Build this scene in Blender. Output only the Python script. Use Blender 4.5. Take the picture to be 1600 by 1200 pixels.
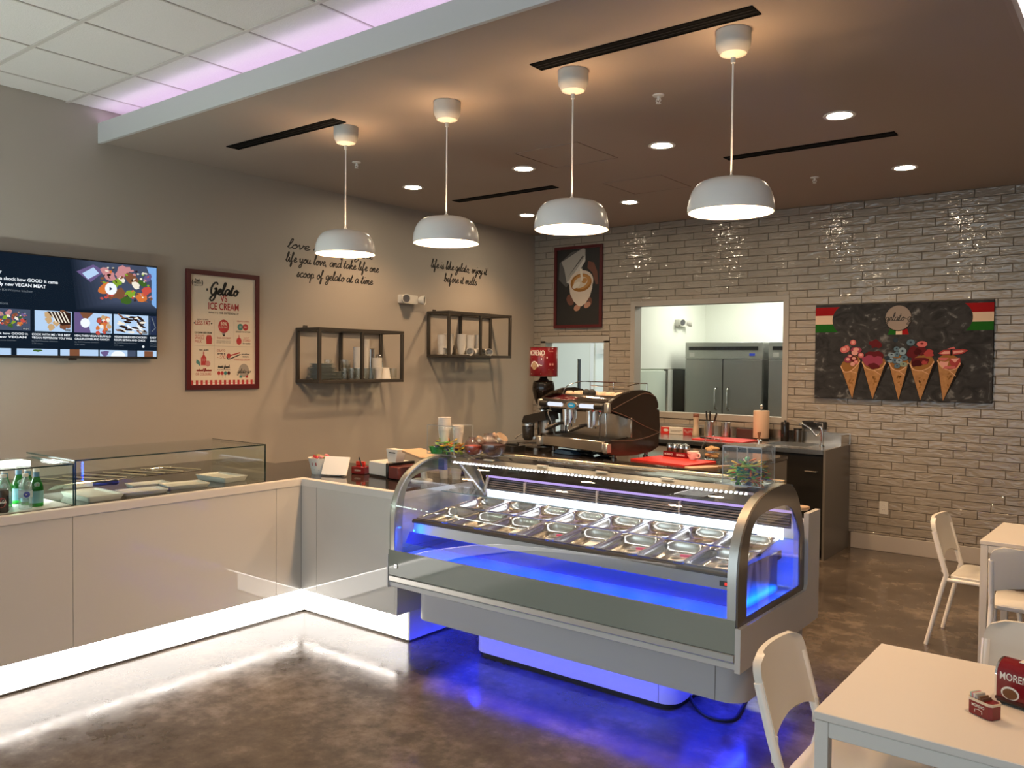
import bpy, bmesh, math, random
from mathutils import Vector, Matrix, Euler
R = math.radians
PI = math.pi
rnd = random.Random(7)
SC = bpy.context.scene
for o in list(bpy.data.objects):
    bpy.data.objects.remove(o)
COL = SC.collection

# ------------------------------------------------------------------ camera, world, exposure
cam = bpy.data.cameras.new('camera')
cam.sensor_width = 36.0
cam.lens = 36.0 * 1298.63 / 1600.0
cam.clip_start = 0.05
camo = bpy.data.objects.new('camera', cam)
COL.objects.link(camo)
_yaw, _pit, _rol = -0.659460556, -0.0257756722, 0.0100911459
_f = Vector((math.sin(_yaw) * math.cos(_pit), math.cos(_yaw) * math.cos(_pit), math.sin(_pit)))
_r = Vector((math.cos(_yaw), -math.sin(_yaw), 0))
_u = _r.cross(_f)
_r2 = math.cos(_rol) * _r + math.sin(_rol) * _u
_u2 = -math.sin(_rol) * _r + math.cos(_rol) * _u
CAM = Vector((6.176, -8.405, 1.762))
camo.matrix_world = Matrix(((_r2.x, _u2.x, -_f.x, CAM.x), (_r2.y, _u2.y, -_f.y, CAM.y), (_r2.z, _u2.z, -_f.z, CAM.z), (0, 0, 0, 1)))
SC.camera = camo

SC.view_settings.view_transform = 'Standard'
SC.view_settings.look = 'None'
SC.view_settings.exposure = 0.12
SC.view_settings.gamma = 1.0
SC.view_settings.use_curve_mapping = False
SC.cycles.max_bounces = 10
SC.cycles.diffuse_bounces = 4
SC.cycles.glossy_bounces = 5
SC.cycles.transmission_bounces = 6
SC.cycles.transparent_max_bounces = 32
SC.cycles.caustics_reflective = False
SC.cycles.caustics_refractive = False
SC.cycles.sample_clamp_indirect = 6.0
SC.cycles.use_denoising = True

# daylight that comes in through the open shop front behind the camera
world = bpy.data.worlds.new('daylight')
SC.world = world
world.use_nodes = True
_bg = world.node_tree.nodes['Background']
_bg.inputs[0].default_value = (0.80, 0.93, 1.0, 1)
_bg.inputs[1].default_value = 1.65

WARM = (1.0, 0.61, 0.31)
LAMP_W = 130.0      # pendant bulb
DOWN_W = 95.0      # recessed downlight
KITCHEN_W = 58.0
LED_WHITE = 24.0   # counter kick strip
LED_BLUE = 85.0
CASE_LED = 24.0

def lamp(name, kind, loc, energy, color, rot=(0, 0, 0), **kw):
    l = bpy.data.lights.new(name, kind)
    l.energy = energy
    l.color = color
    for k, v in kw.items():
        setattr(l, k, v)
    o = bpy.data.objects.new(name, l)
    o.location = loc
    o.rotation_euler = rot
    COL.objects.link(o)
    return o

PENDANT_X = (1.778, 2.706, 3.630, 4.545)
PENDANT_Y = -4.605
SOFFIT = 3.35
DOWN = [(x, y) for y in (-2.95, -1.22) for x in (0.785, 2.045, 3.30, 4.55)]
for _x, _y, _e in ((6.45, -5.75, 120), (6.55, -2.6, 90), (4.6, -7.8, 60), (1.9, -7.6, 90), (6.9, -8.6, 40)):
    lamp('front_downlight_lamp', 'SPOT', (_x, _y, 3.57), _e, WARM, spot_size=R(84), spot_blend=0.6, shadow_soft_size=0.07)
lamp('kitchen_lamp', 'AREA', (2.6, 1.6, 2.95), KITCHEN_W, (1.0, 0.985, 0.87), (0, 0, 0), shape='RECTANGLE', size=1.8, size_y=0.9)
lamp('corridor_lamp', 'AREA', (0.7, 0.75, 2.6), 9, (0.96, 1.0, 0.90), (0, 0, 0), shape='RECTANGLE', size=0.8, size_y=0.5)

# ------------------------------------------------------------------ materials
def nmat(name):
    m = bpy.data.materials.new(name)
    m.use_nodes = True
    nt = m.node_tree
    return m, nt, nt.nodes['Principled BSDF']

def mat(name, col, rough=0.5, metal=0.0, coat=0.0, spec=None, emit=None, es=0.0, bump=0.0, bscale=60.0, vary=0.0, vscale=8.0):
    m, nt, b = nmat(name)
    b.inputs['Base Color'].default_value = (*col, 1)
    b.inputs['Roughness'].default_value = rough
    b.inputs['Metallic'].default_value = metal
    if coat:
        b.inputs['Coat Weight'].default_value = coat
        b.inputs['Coat Roughness'].default_value = 0.06
    if spec is not None:
        b.inputs['Specular IOR Level'].default_value = spec
    if emit:
        b.inputs['Emission Color'].default_value = (*emit, 1)
        b.inputs['Emission Strength'].default_value = es
    if bump or vary:
        g = nt.nodes.new('ShaderNodeNewGeometry')
    if bump:
        n = nt.nodes.new('ShaderNodeTexNoise')
        n.inputs['Scale'].default_value = bscale
        n.inputs['Detail'].default_value = 4
        nt.links.new(g.outputs['Position'], n.inputs['Vector'])
        bp = nt.nodes.new('ShaderNodeBump')
        bp.inputs['Strength'].default_value = bump
        bp.inputs['Distance'].default_value = 0.004
        nt.links.new(n.outputs[0], bp.inputs['Height'])
        nt.links.new(bp.outputs[0], b.inputs['Normal'])
    if vary:
        n = nt.nodes.new('ShaderNodeTexNoise')
        n.inputs['Scale'].default_value = vscale
        n.inputs['Detail'].default_value = 6
        nt.links.new(g.outputs['Position'], n.inputs['Vector'])
        mx = nt.nodes.new('ShaderNodeMix')
        mx.data_type = 'RGBA'
        mx.inputs[6].default_value = (*[c * (1 - vary) for c in col], 1)
        mx.inputs[7].default_value = (*[min(1, c * (1 + vary)) for c in col], 1)
        nt.links.new(n.outputs[0], mx.inputs[0])
        nt.links.new(mx.outputs[2], b.inputs['Base Color'])
    return m

def emis(name, col, s):
    m = bpy.data.materials.new(name)
    m.use_nodes = True
    nt = m.node_tree
    nt.nodes.clear()
    e = nt.nodes.new('ShaderNodeEmission')
    e.inputs[0].default_value = (*col, 1)
    e.inputs[1].default_value = s
    o = nt.nodes.new('ShaderNodeOutputMaterial')
    nt.links.new(e.outputs[0], o.inputs[0])
    return m

def glass(name, tint=(0.96, 0.99, 0.97), ior=1.45, rough=0.0, solid=0.0, solid_col=(0.5, 0.5, 0.5)):
    """thin pane: what is not reflected passes straight through, tinted"""
    m = bpy.data.materials.new(name)
    m.use_nodes = True
    nt = m.node_tree
    nt.nodes.clear()
    t = nt.nodes.new('ShaderNodeBsdfTransparent')
    t.inputs[0].default_value = (*tint, 1)
    gl = nt.nodes.new('ShaderNodeBsdfGlossy')
    gl.inputs['Roughness'].default_value = rough
    f0 = ((ior - 1) / (ior + 1)) ** 2
    lw = nt.nodes.new('ShaderNodeLayerWeight')
    lw.inputs[0].default_value = 0.5
    pw = nt.nodes.new('ShaderNodeMath'); pw.operation = 'POWER'; pw.inputs[1].default_value = 5.0
    nt.links.new(lw.outputs['Facing'], pw.inputs[0])
    fr = nt.nodes.new('ShaderNodeMapRange')
    fr.inputs[3].default_value = f0; fr.inputs[4].default_value = 1.0
    nt.links.new(pw.outputs[0], fr.inputs[0])
    mx = nt.nodes.new('ShaderNodeMixShader')
    nt.links.new(fr.outputs[0], mx.inputs[0])
    last = t.outputs[0]
    if solid:
        d = nt.nodes.new('ShaderNodeBsdfDiffuse')
        d.inputs[0].default_value = (*solid_col, 1)
        m2 = nt.nodes.new('ShaderNodeMixShader')
        m2.inputs[0].default_value = solid
        nt.links.new(t.outputs[0], m2.inputs[1])
        nt.links.new(d.outputs[0], m2.inputs[2])
        last = m2.outputs[0]
    nt.links.new(last, mx.inputs[1])
    nt.links.new(gl.outputs[0], mx.inputs[2])
    o = nt.nodes.new('ShaderNodeOutputMaterial')
    nt.links.new(mx.outputs[0], o.inputs[0])
    return m

M = {}
M['wall'] = mat('greige_paint', (0.400, 0.352, 0.298), 0.62, bump=0.06, bscale=220)
M['soffit'] = mat('taupe_ceiling_paint', (0.400, 0.335, 0.285), 0.7, bump=0.05, bscale=200)
M['lip'] = mat('pale_grey_trim_paint', (0.60, 0.61, 0.60), 0.55)
M['acoustic'] = mat('acoustic_tile', (0.80, 0.76, 0.72), 0.95, bump=0.55, bscale=130, vary=0.05, vscale=90)
M['tbar'] = mat('white_grid_metal', (0.62, 0.57, 0.52), 0.5)
M['grout'] = mat('grout', (0.125, 0.098, 0.075), 0.9)
M['base'] = mat('baseboard_paint', (0.50, 0.45, 0.40), 0.45)
M['kwall'] = mat('kitchen_wall_white', (0.82, 0.84, 0.77), 0.5)
M['kfloor'] = mat('kitchen_floor', (0.3, 0.3, 0.28), 0.6)
M['frame'] = mat('greige_frame_paint', (0.36, 0.33, 0.29), 0.5)
M['laminate'] = mat('white_gloss_laminate', (0.66, 0.63, 0.58), 0.04, spec=0.5)
M['topedge'] = mat('white_worktop_edge', (0.74, 0.70, 0.65), 0.35)
M['blackglass'] = mat('dark_brown_glass', (0.030, 0.024, 0.021), 0.06)
M['seam'] = mat('dark_seam', (0.10, 0.09, 0.08), 0.8)
M['white'] = mat('white_paint', (0.72, 0.70, 0.66), 0.35)
M['whitegloss'] = mat('white_enamel', (0.92, 0.90, 0.86), 0.22, spec=0.5)
M['lampin'] = mat('lamp_inner_white', (0.90, 0.88, 0.84), 0.6)
M['plastic'] = mat('white_plastic', (0.68, 0.66, 0.61), 0.42)
M['table'] = mat('white_table_foil', (0.74, 0.70, 0.65), 0.33)
M['paper'] = mat('white_paper', (0.80, 0.77, 0.71), 0.75)
M['cup'] = mat('white_paper_cup', (0.76, 0.72, 0.66), 0.6)
M['china'] = mat('white_china', (0.78, 0.74, 0.69), 0.18)
M['bluegrey'] = mat('grey_blue_china', (0.30, 0.34, 0.34), 0.25)
M['black'] = mat('black_plastic', (0.014, 0.013, 0.012), 0.32)
M['blackmatte'] = mat('black_matte', (0.006, 0.0055, 0.005), 0.8, spec=0.1)
M['slot'] = mat('black_slot_metal', (0.006, 0.0055, 0.005), 0.8, spec=0.1)
M['iron'] = mat('dark_bronze_iron', (0.060, 0.050, 0.040), 0.45, metal=0.3)
M['steel'] = mat('brushed_steel', (0.62, 0.60, 0.56), 0.24, metal=1.0)
M['pan'] = mat('pan_steel', (0.78, 0.75, 0.69), 0.20, metal=1.0)
M['chrome'] = mat('chrome', (0.80, 0.79, 0.77), 0.07, metal=1.0)
M['darksteel'] = mat('dark_steel', (0.20, 0.185, 0.165), 0.30, metal=1.0)
M['fridge'] = mat('fridge_steel', (0.36, 0.36, 0.34), 0.34, metal=0.75)
M['espresso'] = mat('espresso_brown_shell', (0.022, 0.016, 0.012), 0.22, coat=0.2)
M['cabinet'] = mat('black_cabinet', (0.020, 0.018, 0.016), 0.24)
M['cabinetgrey'] = mat('grey_end_panel', (0.15, 0.135, 0.115), 0.32)
M['casegrey'] = mat('grey_backpainted_glass', (0.27, 0.29, 0.25), 0.06, spec=0.5)
M['caseframe'] = mat('bronze_grey_end_frame', (0.115, 0.095, 0.075), 0.16, spec=0.5)
M['casealu'] = mat('satin_aluminium', (0.55, 0.55, 0.52), 0.32, metal=0.85)
M['casewhite'] = mat('case_white_metal', (0.62, 0.61, 0.60), 0.30)
M['caseblue'] = mat('case_inner_glow_tint', (0.22, 0.42, 0.85), 0.35)  # lining tinted blue: glow of the blue LEDs put into its colour
M['skirt'] = mat('pale_grey_skirt', (0.46, 0.47, 0.50), 0.38)
M['slat'] = mat('grey_slat', (0.11, 0.11, 0.13), 0.5)
M['maroon'] = mat('maroon_frame', (0.085, 0.010, 0.012), 0.32)
M['red'] = mat('bright_red_board', (0.62, 0.030, 0.022), 0.45)
M['tinred'] = mat('red_tin', (0.18, 0.007, 0.012), 0.20, coat=0.2)
M['tindark'] = mat('dark_maroon_tin', (0.050, 0.004, 0.008), 0.25)
M['cream'] = mat('cream_poster_paper', (0.74, 0.63, 0.49), 0.6)
M['ink'] = mat('black_ink', (0.012, 0.011, 0.010), 0.6)
M['inkgrey'] = mat('grey_ink', (0.35, 0.30, 0.25), 0.6)
M['inkred'] = mat('red_ink', (0.46, 0.035, 0.035), 0.55)
M['inkteal'] = mat('teal_ink', (0.06, 0.22, 0.20), 0.55)
M['inkpink'] = mat('pink_ink', (0.55, 0.22, 0.20), 0.55)
M['inkwhite'] = mat('white_ink', (0.78, 0.74, 0.68), 0.55)
M['wood'] = mat('light_wood', (0.42, 0.27, 0.15), 0.5, vary=0.25, vscale=30)
M['tan'] = mat('tan_plastic', (0.44, 0.30, 0.18), 0.5)
M['biscuit'] = mat('biscuit', (0.50, 0.30, 0.13), 0.7, vary=0.3, vscale=60)
M['bluecloth'] = mat('blue_cloth', (0.03, 0.075, 0.15), 0.85)
M['kraft'] = mat('paper_towel', (0.66, 0.47, 0.33), 0.85, bump=0.2, bscale=300)
M['rubber'] = mat('black_rubber', (0.01, 0.01, 0.01), 0.6)
M['glass'] = glass('clear_glass')
M['caseglass'] = glass('display_case_glass', (0.975, 0.985, 0.98), 1.55)
M['ware'] = glass('glassware', (0.95, 0.96, 0.95), 1.75)
M['acrylic'] = glass('clear_acrylic', (0.98, 0.985, 0.985), 1.28)
M['acryledge'] = glass('acrylic_edge', (0.80, 0.84, 0.85), 1.7, solid=0.35, solid_col=(0.75, 0.75, 0.75))
M['edgegreen'] = mat('green_glass_edge', (0.004, 0.022, 0.018), 0.12)
M['blueacrylic'] = glass('blue_acrylic', (0.55, 0.62, 0.98), 1.2, solid=0.18, solid_col=(0.1, 0.12, 0.8))
M['greenbottle'] = glass('green_bottle_glass', (0.10, 0.62, 0.16), 1.5, solid=0.30, solid_col=(0.01, 0.22, 0.03))
M['clearbottle'] = glass('clear_bottle_plastic', (0.90, 0.94, 0.95), 1.6, solid=0.18, solid_col=(0.8, 0.86, 0.88))
M['amberglass'] = glass('jar_glass', (0.80, 0.76, 0.76), 2.0)
M['bulb'] = emis('pendant_bulb', (1.0, 0.86, 0.66), 30.0)
M['downglow'] = emis('downlight_glow', (1.0, 0.84, 0.60), 130.0)
M['ledwhite'] = emis('white_led_strip', (1.0, 0.93, 0.86), LED_WHITE)
M['ledcase'] = emis('case_white_led', (0.93, 0.95, 1.0), CASE_LED)
M['ledpanel'] = emis('case_light_panel', (0.80, 0.86, 1.0), 3.6)
M['ledblue'] = emis('blue_led_strip', (0.003, 0.085, 1.0), LED_BLUE)
M['ledplinth'] = emis('blue_plinth_led', (0.012, 0.028, 1.0), 75.0)
M['kickglow'] = emis('glowing_kick_face', (1.0, 0.94, 0.87), 4.2)  # blown-out white of the kick put in as its own emission
M['ledpurple'] = emis('lilac_cove_led', (0.78, 0.61, 1.0), 4.6)
M['ledcove'] = emis('white_cove_led', (1.0, 0.93, 0.95), 26.0)
M['ledbottle'] = emis('bottle_case_led', (0.93, 1.0, 0.97), 40.0)

# polished concrete floor
def floor_mat():
    m, nt, b = nmat('polished_concrete')
    g = nt.nodes.new('ShaderNodeNewGeometry')
    n1 = nt.nodes.new('ShaderNodeTexNoise'); n1.inputs['Scale'].default_value = 1.5; n1.inputs['Detail'].default_value = 8; n1.inputs['Roughness'].default_value = 0.62
    n2 = nt.nodes.new('ShaderNodeTexNoise'); n2.inputs['Scale'].default_value = 7.0; n2.inputs['Detail'].default_value = 8; n2.inputs['Roughness'].default_value = 0.7
    for n in (n1, n2):
        nt.links.new(g.outputs['Position'], n.inputs['Vector'])
    ad = nt.nodes.new('ShaderNodeMix'); ad.data_type = 'FLOAT'; ad.inputs[0].default_value = 0.42
    nt.links.new(n1.outputs[0], ad.inputs[2]); nt.links.new(n2.outputs[0], ad.inputs[3])
    cr = nt.nodes.new('ShaderNodeValToRGB')
    e = cr.color_ramp.elements
    e[0].position = 0.36; e[0].color = (0.054, 0.043, 0.035, 1)
    e[1].position = 0.64; e[1].color = (0.215, 0.174, 0.138, 1)
    k = cr.color_ramp.elements.new(0.50); k.color = (0.100, 0.080, 0.064, 1)
    nt.links.new(ad.outputs[0], cr.inputs[0]); nt.links.new(cr.outputs[0], b.inputs['Base Color'])
    mr = nt.nodes.new('ShaderNodeMapRange'); mr.inputs[1].default_value = 0.35; mr.inputs[2].default_value = 0.65; mr.inputs[3].default_value = 0.12; mr.inputs[4].default_value = 0.25
    nt.links.new(n2.outputs[0], mr.inputs[0]); nt.links.new(mr.outputs[0], b.inputs['Roughness'])
    bp = nt.nodes.new('ShaderNodeBump'); bp.inputs['Strength'].default_value = 0.03; bp.inputs['Distance'].default_value = 0.004
    nt.links.new(n2.outputs[0], bp.inputs['Height']); nt.links.new(bp.outputs[0], b.inputs['Normal'])
    b.inputs['Specular IOR Level'].default_value = 0.5
    return m
M['floor'] = floor_mat()

def tile_mat():
    m, nt, b = nmat('wavy_glazed_tile')
    g = nt.nodes.new('ShaderNodeNewGeometry')
    mp = nt.nodes.new('ShaderNodeMapping'); mp.inputs['Scale'].default_value = (6.0, 6.0, 17.0)
    nt.links.new(g.outputs['Position'], mp.inputs[0])
    n = nt.nodes.new('ShaderNodeTexNoise'); n.inputs['Scale'].default_value = 1.5; n.inputs['Detail'].default_value = 1.5; n.inputs['Distortion'].default_value = 0.7
    nt.links.new(mp.outputs[0], n.inputs['Vector'])
    bp = nt.nodes.new('ShaderNodeBump'); bp.inputs['Strength'].default_value = 0.75; bp.inputs['Distance'].default_value = 0.013
    nt.links.new(n.outputs[0], bp.inputs['Height']); nt.links.new(bp.outputs[0], b.inputs['Normal'])
    oi = nt.nodes.new('ShaderNodeTexNoise'); oi.inputs['Scale'].default_value = 2.3
    nt.links.new(g.outputs['Position'], oi.inputs['Vector'])
    mx = nt.nodes.new('ShaderNodeMix'); mx.data_type = 'RGBA'
    mx.inputs[6].default_value = (0.285, 0.245, 0.200, 1); mx.inputs[7].default_value = (0.395, 0.350, 0.295, 1)
    nt.links.new(oi.outputs[0], mx.inputs[0]); nt.links.new(mx.outputs[2], b.inputs['Base Color'])
    b.inputs['Roughness'].default_value = 0.035
    b.inputs['Specular IOR Level'].default_value = 0.6
    return m
M['tile'] = tile_mat()

def canvas_mat():
    m, nt, b = nmat('dark_painted_canvas')
    g = nt.nodes.new('ShaderNodeNewGeometry')
    mp = nt.nodes.new('ShaderNodeMapping'); mp.inputs['Scale'].default_value = (1, 1, 1.3)
    nt.links.new(g.outputs['Position'], mp.inputs[0])
    n = nt.nodes.new('ShaderNodeTexNoise'); n.inputs['Scale'].default_value = 7; n.inputs['Detail'].default_value = 6; n.inputs['Distortion'].default_value = 1.5
    nt.links.new(mp.outputs[0], n.inputs['Vector'])
    cr = nt.nodes.new('ShaderNodeValToRGB'); e = cr.color_ramp.elements
    e[0].position = 0.30; e[0].color = (0.022, 0.022, 0.024, 1); e[1].position = 0.80; e[1].color = (0.26, 0.26, 0.26, 1)
    k = e.new(0.59); k.color = (0.045, 0.045, 0.048, 1)
    nt.links.new(n.outputs[0], cr.inputs[0]); nt.links.new(cr.outputs[0], b.inputs['Base Color'])
    b.inputs['Roughness'].default_value = 0.9
    b.inputs['Specular IOR Level'].default_value = 0.15
    return m
M['canvas'] = canvas_mat()

def waffle_mat():
    m, nt, b = nmat('waffle_cone_paint')
    g = nt.nodes.new('ShaderNodeNewGeometry')
    n = nt.nodes.new('ShaderNodeTexNoise'); n.inputs['Scale'].default_value = 28; n.inputs['Detail'].default_value = 4
    nt.links.new(g.outputs['Position'], n.inputs['Vector'])
    mx = nt.nodes.new('ShaderNodeMix'); mx.data_type = 'RGBA'
    mx.inputs[6].default_value = (0.20, 0.075, 0.018, 1); mx.inputs[7].default_value = (0.50, 0.25, 0.075, 1)
    nt.links.new(n.outputs[0], mx.inputs[0]); nt.links.new(mx.outputs[2], b.inputs['Base Color'])
    b.inputs['Roughness'].default_value = 0.6
    return m
M['waffle'] = waffle_mat()

# ------------------------------------------------------------------ mesh building
class MB:
    def __init__(s):
        s.bm = bmesh.new()
        s.mi = 0
    def _f(s, vs):
        try:
            f = s.bm.faces.new(vs)
            f.material_index = s.mi
            return f
        except ValueError:
            return None
    def verts(s, pts):
        return [s.bm.verts.new(p) for p in pts]
    def poly(s, pts):
        return s._f(s.verts(pts))
    def box(s, x0, y0, z0, x1, y1, z1, bev=0.0, seg=1, mtx=None):
        p = [(x0, y0, z0), (x1, y0, z0), (x1, y1, z0), (x0, y1, z0), (x0, y0, z1), (x1, y0, z1), (x1, y1, z1), (x0, y1, z1)]
        if mtx:
            p = [mtx @ Vector(q) for q in p]
        v = s.verts(p)
        fs = [s._f([v[i] for i in q]) for q in ((3, 2, 1, 0), (4, 5, 6, 7), (0, 1, 5, 4), (1, 2, 6, 5), (2, 3, 7, 6), (3, 0, 4, 7))]
        if bev > 0:
            es = list({e for f in fs for e in f.edges})
            r = bmesh.ops.bevel(s.bm, geom=es, offset=bev, segments=seg, affect='EDGES', profile=0.5, clamp_overlap=True)
            for f in r['faces']:
                f.material_index = s.mi
        return s
    def rbox(s, x0, y0, z0, x1, y1, z1, r, n=6, mtx=None):
        """box with rounded vertical corners"""
        pts = rrect(x0, y0, x1, y1, r, n)
        s.loft([[(p[0], p[1], z0) for p in pts], [(p[0], p[1], z1) for p in pts]], mtx=mtx)
        return s
    def loft(s, rings, cap=True, closed=True, mtx=None):
        rv = []
        for r in rings:
            if mtx:
                r = [mtx @ Vector(p) for p in r]
            rv.append(s.verts(r))
        n = len(rv[0])
        for a, b in zip(rv, rv[1:]):
            for i in range(n if closed else n - 1):
                j = (i + 1) % n
                s._f([a[i], a[j], b[j], b[i]])
        if cap:
            s._f(list(reversed(rv[0])))
            s._f(rv[-1])
        return s
    def cyl(s, p0, p1, r0, r1=None, n=16, cap=True):
        p0 = Vector(p0); p1 = Vector(p1)
        r1 = r0 if r1 is None else r1
        d = (p1 - p0).normalized()
        a = d.orthogonal().normalized(); b = d.cross(a)
        rings = []
        for p, r in ((p0, r0), (p1, r1)):
            rings.append([p + a * (r * math.cos(2 * PI * i / n)) + b * (r * math.sin(2 * PI * i / n)) for i in range(n)])
        return s.loft(rings, cap)
    def lathe(s, prof, n=24, c=(0, 0, 0), mtx=None, cap=False):
        rings = []
        for r, z in prof:
            r = max(r, 0.0004)
            rings.append([(c[0] + r * math.cos(2 * PI * i / n), c[1] + r * math.sin(2 * PI * i / n), c[2] + z) for i in range(n)])
        return s.loft(rings, cap, mtx=mtx)
    def prism(s, poly, axis, a0, a1, mtx=None):
        def P(p, a):
            return {'x': (a, p[0], p[1]), 'y': (p[0], a, p[1]), 'z': (p[0], p[1], a)}[axis]
        return s.loft([[P(p, a0) for p in poly], [P(p, a1) for p in poly]], True, mtx=mtx)
    def plate(s, outer, inner, axis, a0, a1):
        """extruded plate with one hole; outer and inner have the same number of points"""
        def P(p, a):
            return {'x': (a, p[0], p[1]), 'y': (p[0], a, p[1]), 'z': (p[0], p[1], a)}[axis]
        o0 = s.verts([P(p, a0) for p in outer]); o1 = s.verts([P(p, a1) for p in outer])
        i0 = s.verts([P(p, a0) for p in inner]); i1 = s.verts([P(p, a1) for p in inner])
        n = len(outer)
        for i in range(n):
            j = (i + 1) % n
            s._f([o0[i], o0[j], o1[j], o1[i]]); s._f([i0[j], i0[i], i1[i], i1[j]])
            s._f([o0[j], o0[i], i0[i], i0[j]]); s._f([o1[i], o1[j], i1[j], i1[i]])
        return s
    def tube(s, pts, r, n=8, closed=False, cap=True):
        pts = [Vector(p) for p in pts]
        rings = []
        k = len(pts)
        up = None
        for i, p in enumerate(pts):
            a = pts[(i - 1) % k] if (closed or i > 0) else p
            b = pts[(i + 1) % k] if (closed or i < k - 1) else p
            d = (b - a).normalized()
            if up is None:
                up = d.orthogonal().normalized()
            up = (up - d * up.dot(d)).normalized()
            w = d.cross(up)
            rr = r[i] if isinstance(r, (list, tuple)) else r
            rings.append([p + up * (rr * math.cos(2 * PI * q / n)) + w * (rr * math.sin(2 * PI * q / n)) for q in range(n)])
        if closed:
            rings.append(rings[0])
            cap = False
        return s.loft(rings, cap)
    def sheet(s, prof, axis, a0, a1, th=0.0):
        def P(p, a):
            return {'x': (a, p[0], p[1]), 'y': (p[0], a, p[1])}[axis]
        if th:
            inner = []
            for i, p in enumerate(prof):
                a = Vector(prof[max(0, i - 1)]); b = Vector(prof[min(len(prof) - 1, i + 1)])
                d = (b - a).normalized()
                inner.append((p[0] + d.y * th, p[1] - d.x * th))
            return s.prism(list(prof) + inner[::-1], axis, a0, a1)
        A = s.verts([P(p, a0) for p in prof]); B = s.verts([P(p, a1) for p in prof])
        for i in range(len(prof) - 1):
            s._f([A[i], A[i + 1], B[i + 1], B[i]])
        return s
    def ball(s, c, r, u=16, v=10, sz=None, mtx=None):
        sz = sz or (1, 1, 1)
        prof = [(math.cos(-PI / 2 + PI * i / v), math.sin(-PI / 2 + PI * i / v)) for i in range(v + 1)]
        rings = []
        for q, z in prof:
            q = max(q, 0.002)
            rings.append([(c[0] + sz[0] * r * q * math.cos(2 * PI * i / u), c[1] + sz[1] * r * q * math.sin(2 * PI * i / u), c[2] + sz[2] * r * z) for i in range(u)])
        return s.loft(rings, True, mtx=mtx)

def rrect(x0, y0, x1, y1, r, n=6):
    pts = []
    for cx, cy, a in ((x1 - r, y1 - r, 0), (x0 + r, y1 - r, 90), (x0 + r, y0 + r, 180), (x1 - r, y0 + r, 270)):
        for i in range(n + 1):
            t = R(a + 90 * i / n)
            pts.append((cx + r * math.cos(t), cy + r * math.sin(t)))
    return pts

def spline(pts, n=8):
    """Catmull-Rom through the points"""
    out = []
    k = len(pts)
    for i in range(k - 1):
        p0 = pts[max(0, i - 1)]; p1 = pts[i]; p2 = pts[i + 1]; p3 = pts[min(k - 1, i + 2)]
        for j in range(n):
            t = j / n
            out.append(tuple(0.5 * (2 * b + (c - a) * t + (2 * a - 5 * b + 4 * c - d) * t * t + (3 * b - a - 3 * c + d) * t ** 3) for a, b, c, d in zip(p0, p1, p2, p3)))
    out.append(tuple(pts[-1]))
    return out

def wloc(o):
    p = Vector((0, 0, 0))
    while o is not None:
        p += o.location
        o = o.parent
    return p

def obj(name, mb, mats, parent=None, loc=(0, 0, 0), rot=(0, 0, 0), world=False, smooth=38, **props):
    """one mesh object; world=True: the shape was written in world coordinates"""
    me = bpy.data.meshes.new(name)
    bm = mb.bm
    if world and parent is not None:
        bmesh.ops.translate(bm, verts=bm.verts[:], vec=-wloc(parent))
    bmesh.ops.recalc_face_normals(bm, faces=bm.faces[:])
    bm.to_mesh(me)
    bm.free()
    if not isinstance(mats, (list, tuple)):
        mats = [mats]
    for m in mats:
        me.materials.append(M[m] if isinstance(m, str) else m)
    if smooth:
        me.polygons.foreach_set('use_smooth', [True] * len(me.polygons))
        me.set_sharp_from_angle(angle=R(smooth))
    o = bpy.data.objects.new(name, me)
    COL.objects.link(o)
    o.location = loc
    o.rotation_euler = rot
    if parent is not None:
        o.parent = parent
    for k, v in props.items():
        o[k] = v
    return o

def tag(o, label=None, cat=None, group=None, kind=None):
    if label: o['label'] = label
    if cat: o['category'] = cat
    if group: o['group'] = group
    if kind: o['kind'] = kind
    return o

def thing(name, label, cat, loc=(0, 0, 0), rotz=0.0, group=None, rot=None):
    o = bpy.data.objects.new(name, None)
    o.empty_display_size = 0.05
    COL.objects.link(o)
    o.location = loc
    o.rotation_euler = rot if rot else (0, 0, rotz)
    return tag(o, label, cat, group)

def kids(o):
    return [c for c in bpy.data.objects if c.parent == o]

def dup(o, label, loc, rotz=None, group=None, rot=None):
    """copy of a thing with copies of its parts and their sub-parts (mesh data shared)"""
    r = o.copy()
    COL.objects.link(r)
    r.location = loc
    if rot is not None: r.rotation_euler = rot
    elif rotz is not None: r.rotation_euler = (0, 0, rotz)
    r['label'] = label
    if group: r['group'] = group
    for ch in o.children:
        c = ch.copy(); COL.objects.link(c); c.parent = r
        for g in ch.children:
            d = g.copy(); COL.objects.link(d); d.parent = c
    return r

# ------------------------------------------------------------------ flat print and lettering
_tc = {}
def text_polys(s, bold=0.0):
    key = (s, bold)
    if key not in _tc:
        cu = bpy.data.curves.new('t', 'FONT')
        cu.body = s
        cu.resolution_u = 3
        cu.offset = bold
        ob = bpy.data.objects.new('t', cu)
        me = ob.to_mesh()
        vs = [(v.co.x, v.co.y) for v in me.vertices]
        fs = [tuple(p.vertices) for p in me.polygons]
        ob.to_mesh_clear()
        bpy.data.objects.remove(ob)
        bpy.data.curves.remove(cu)
        _tc[key] = (vs, fs)
    return _tc[key]

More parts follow.
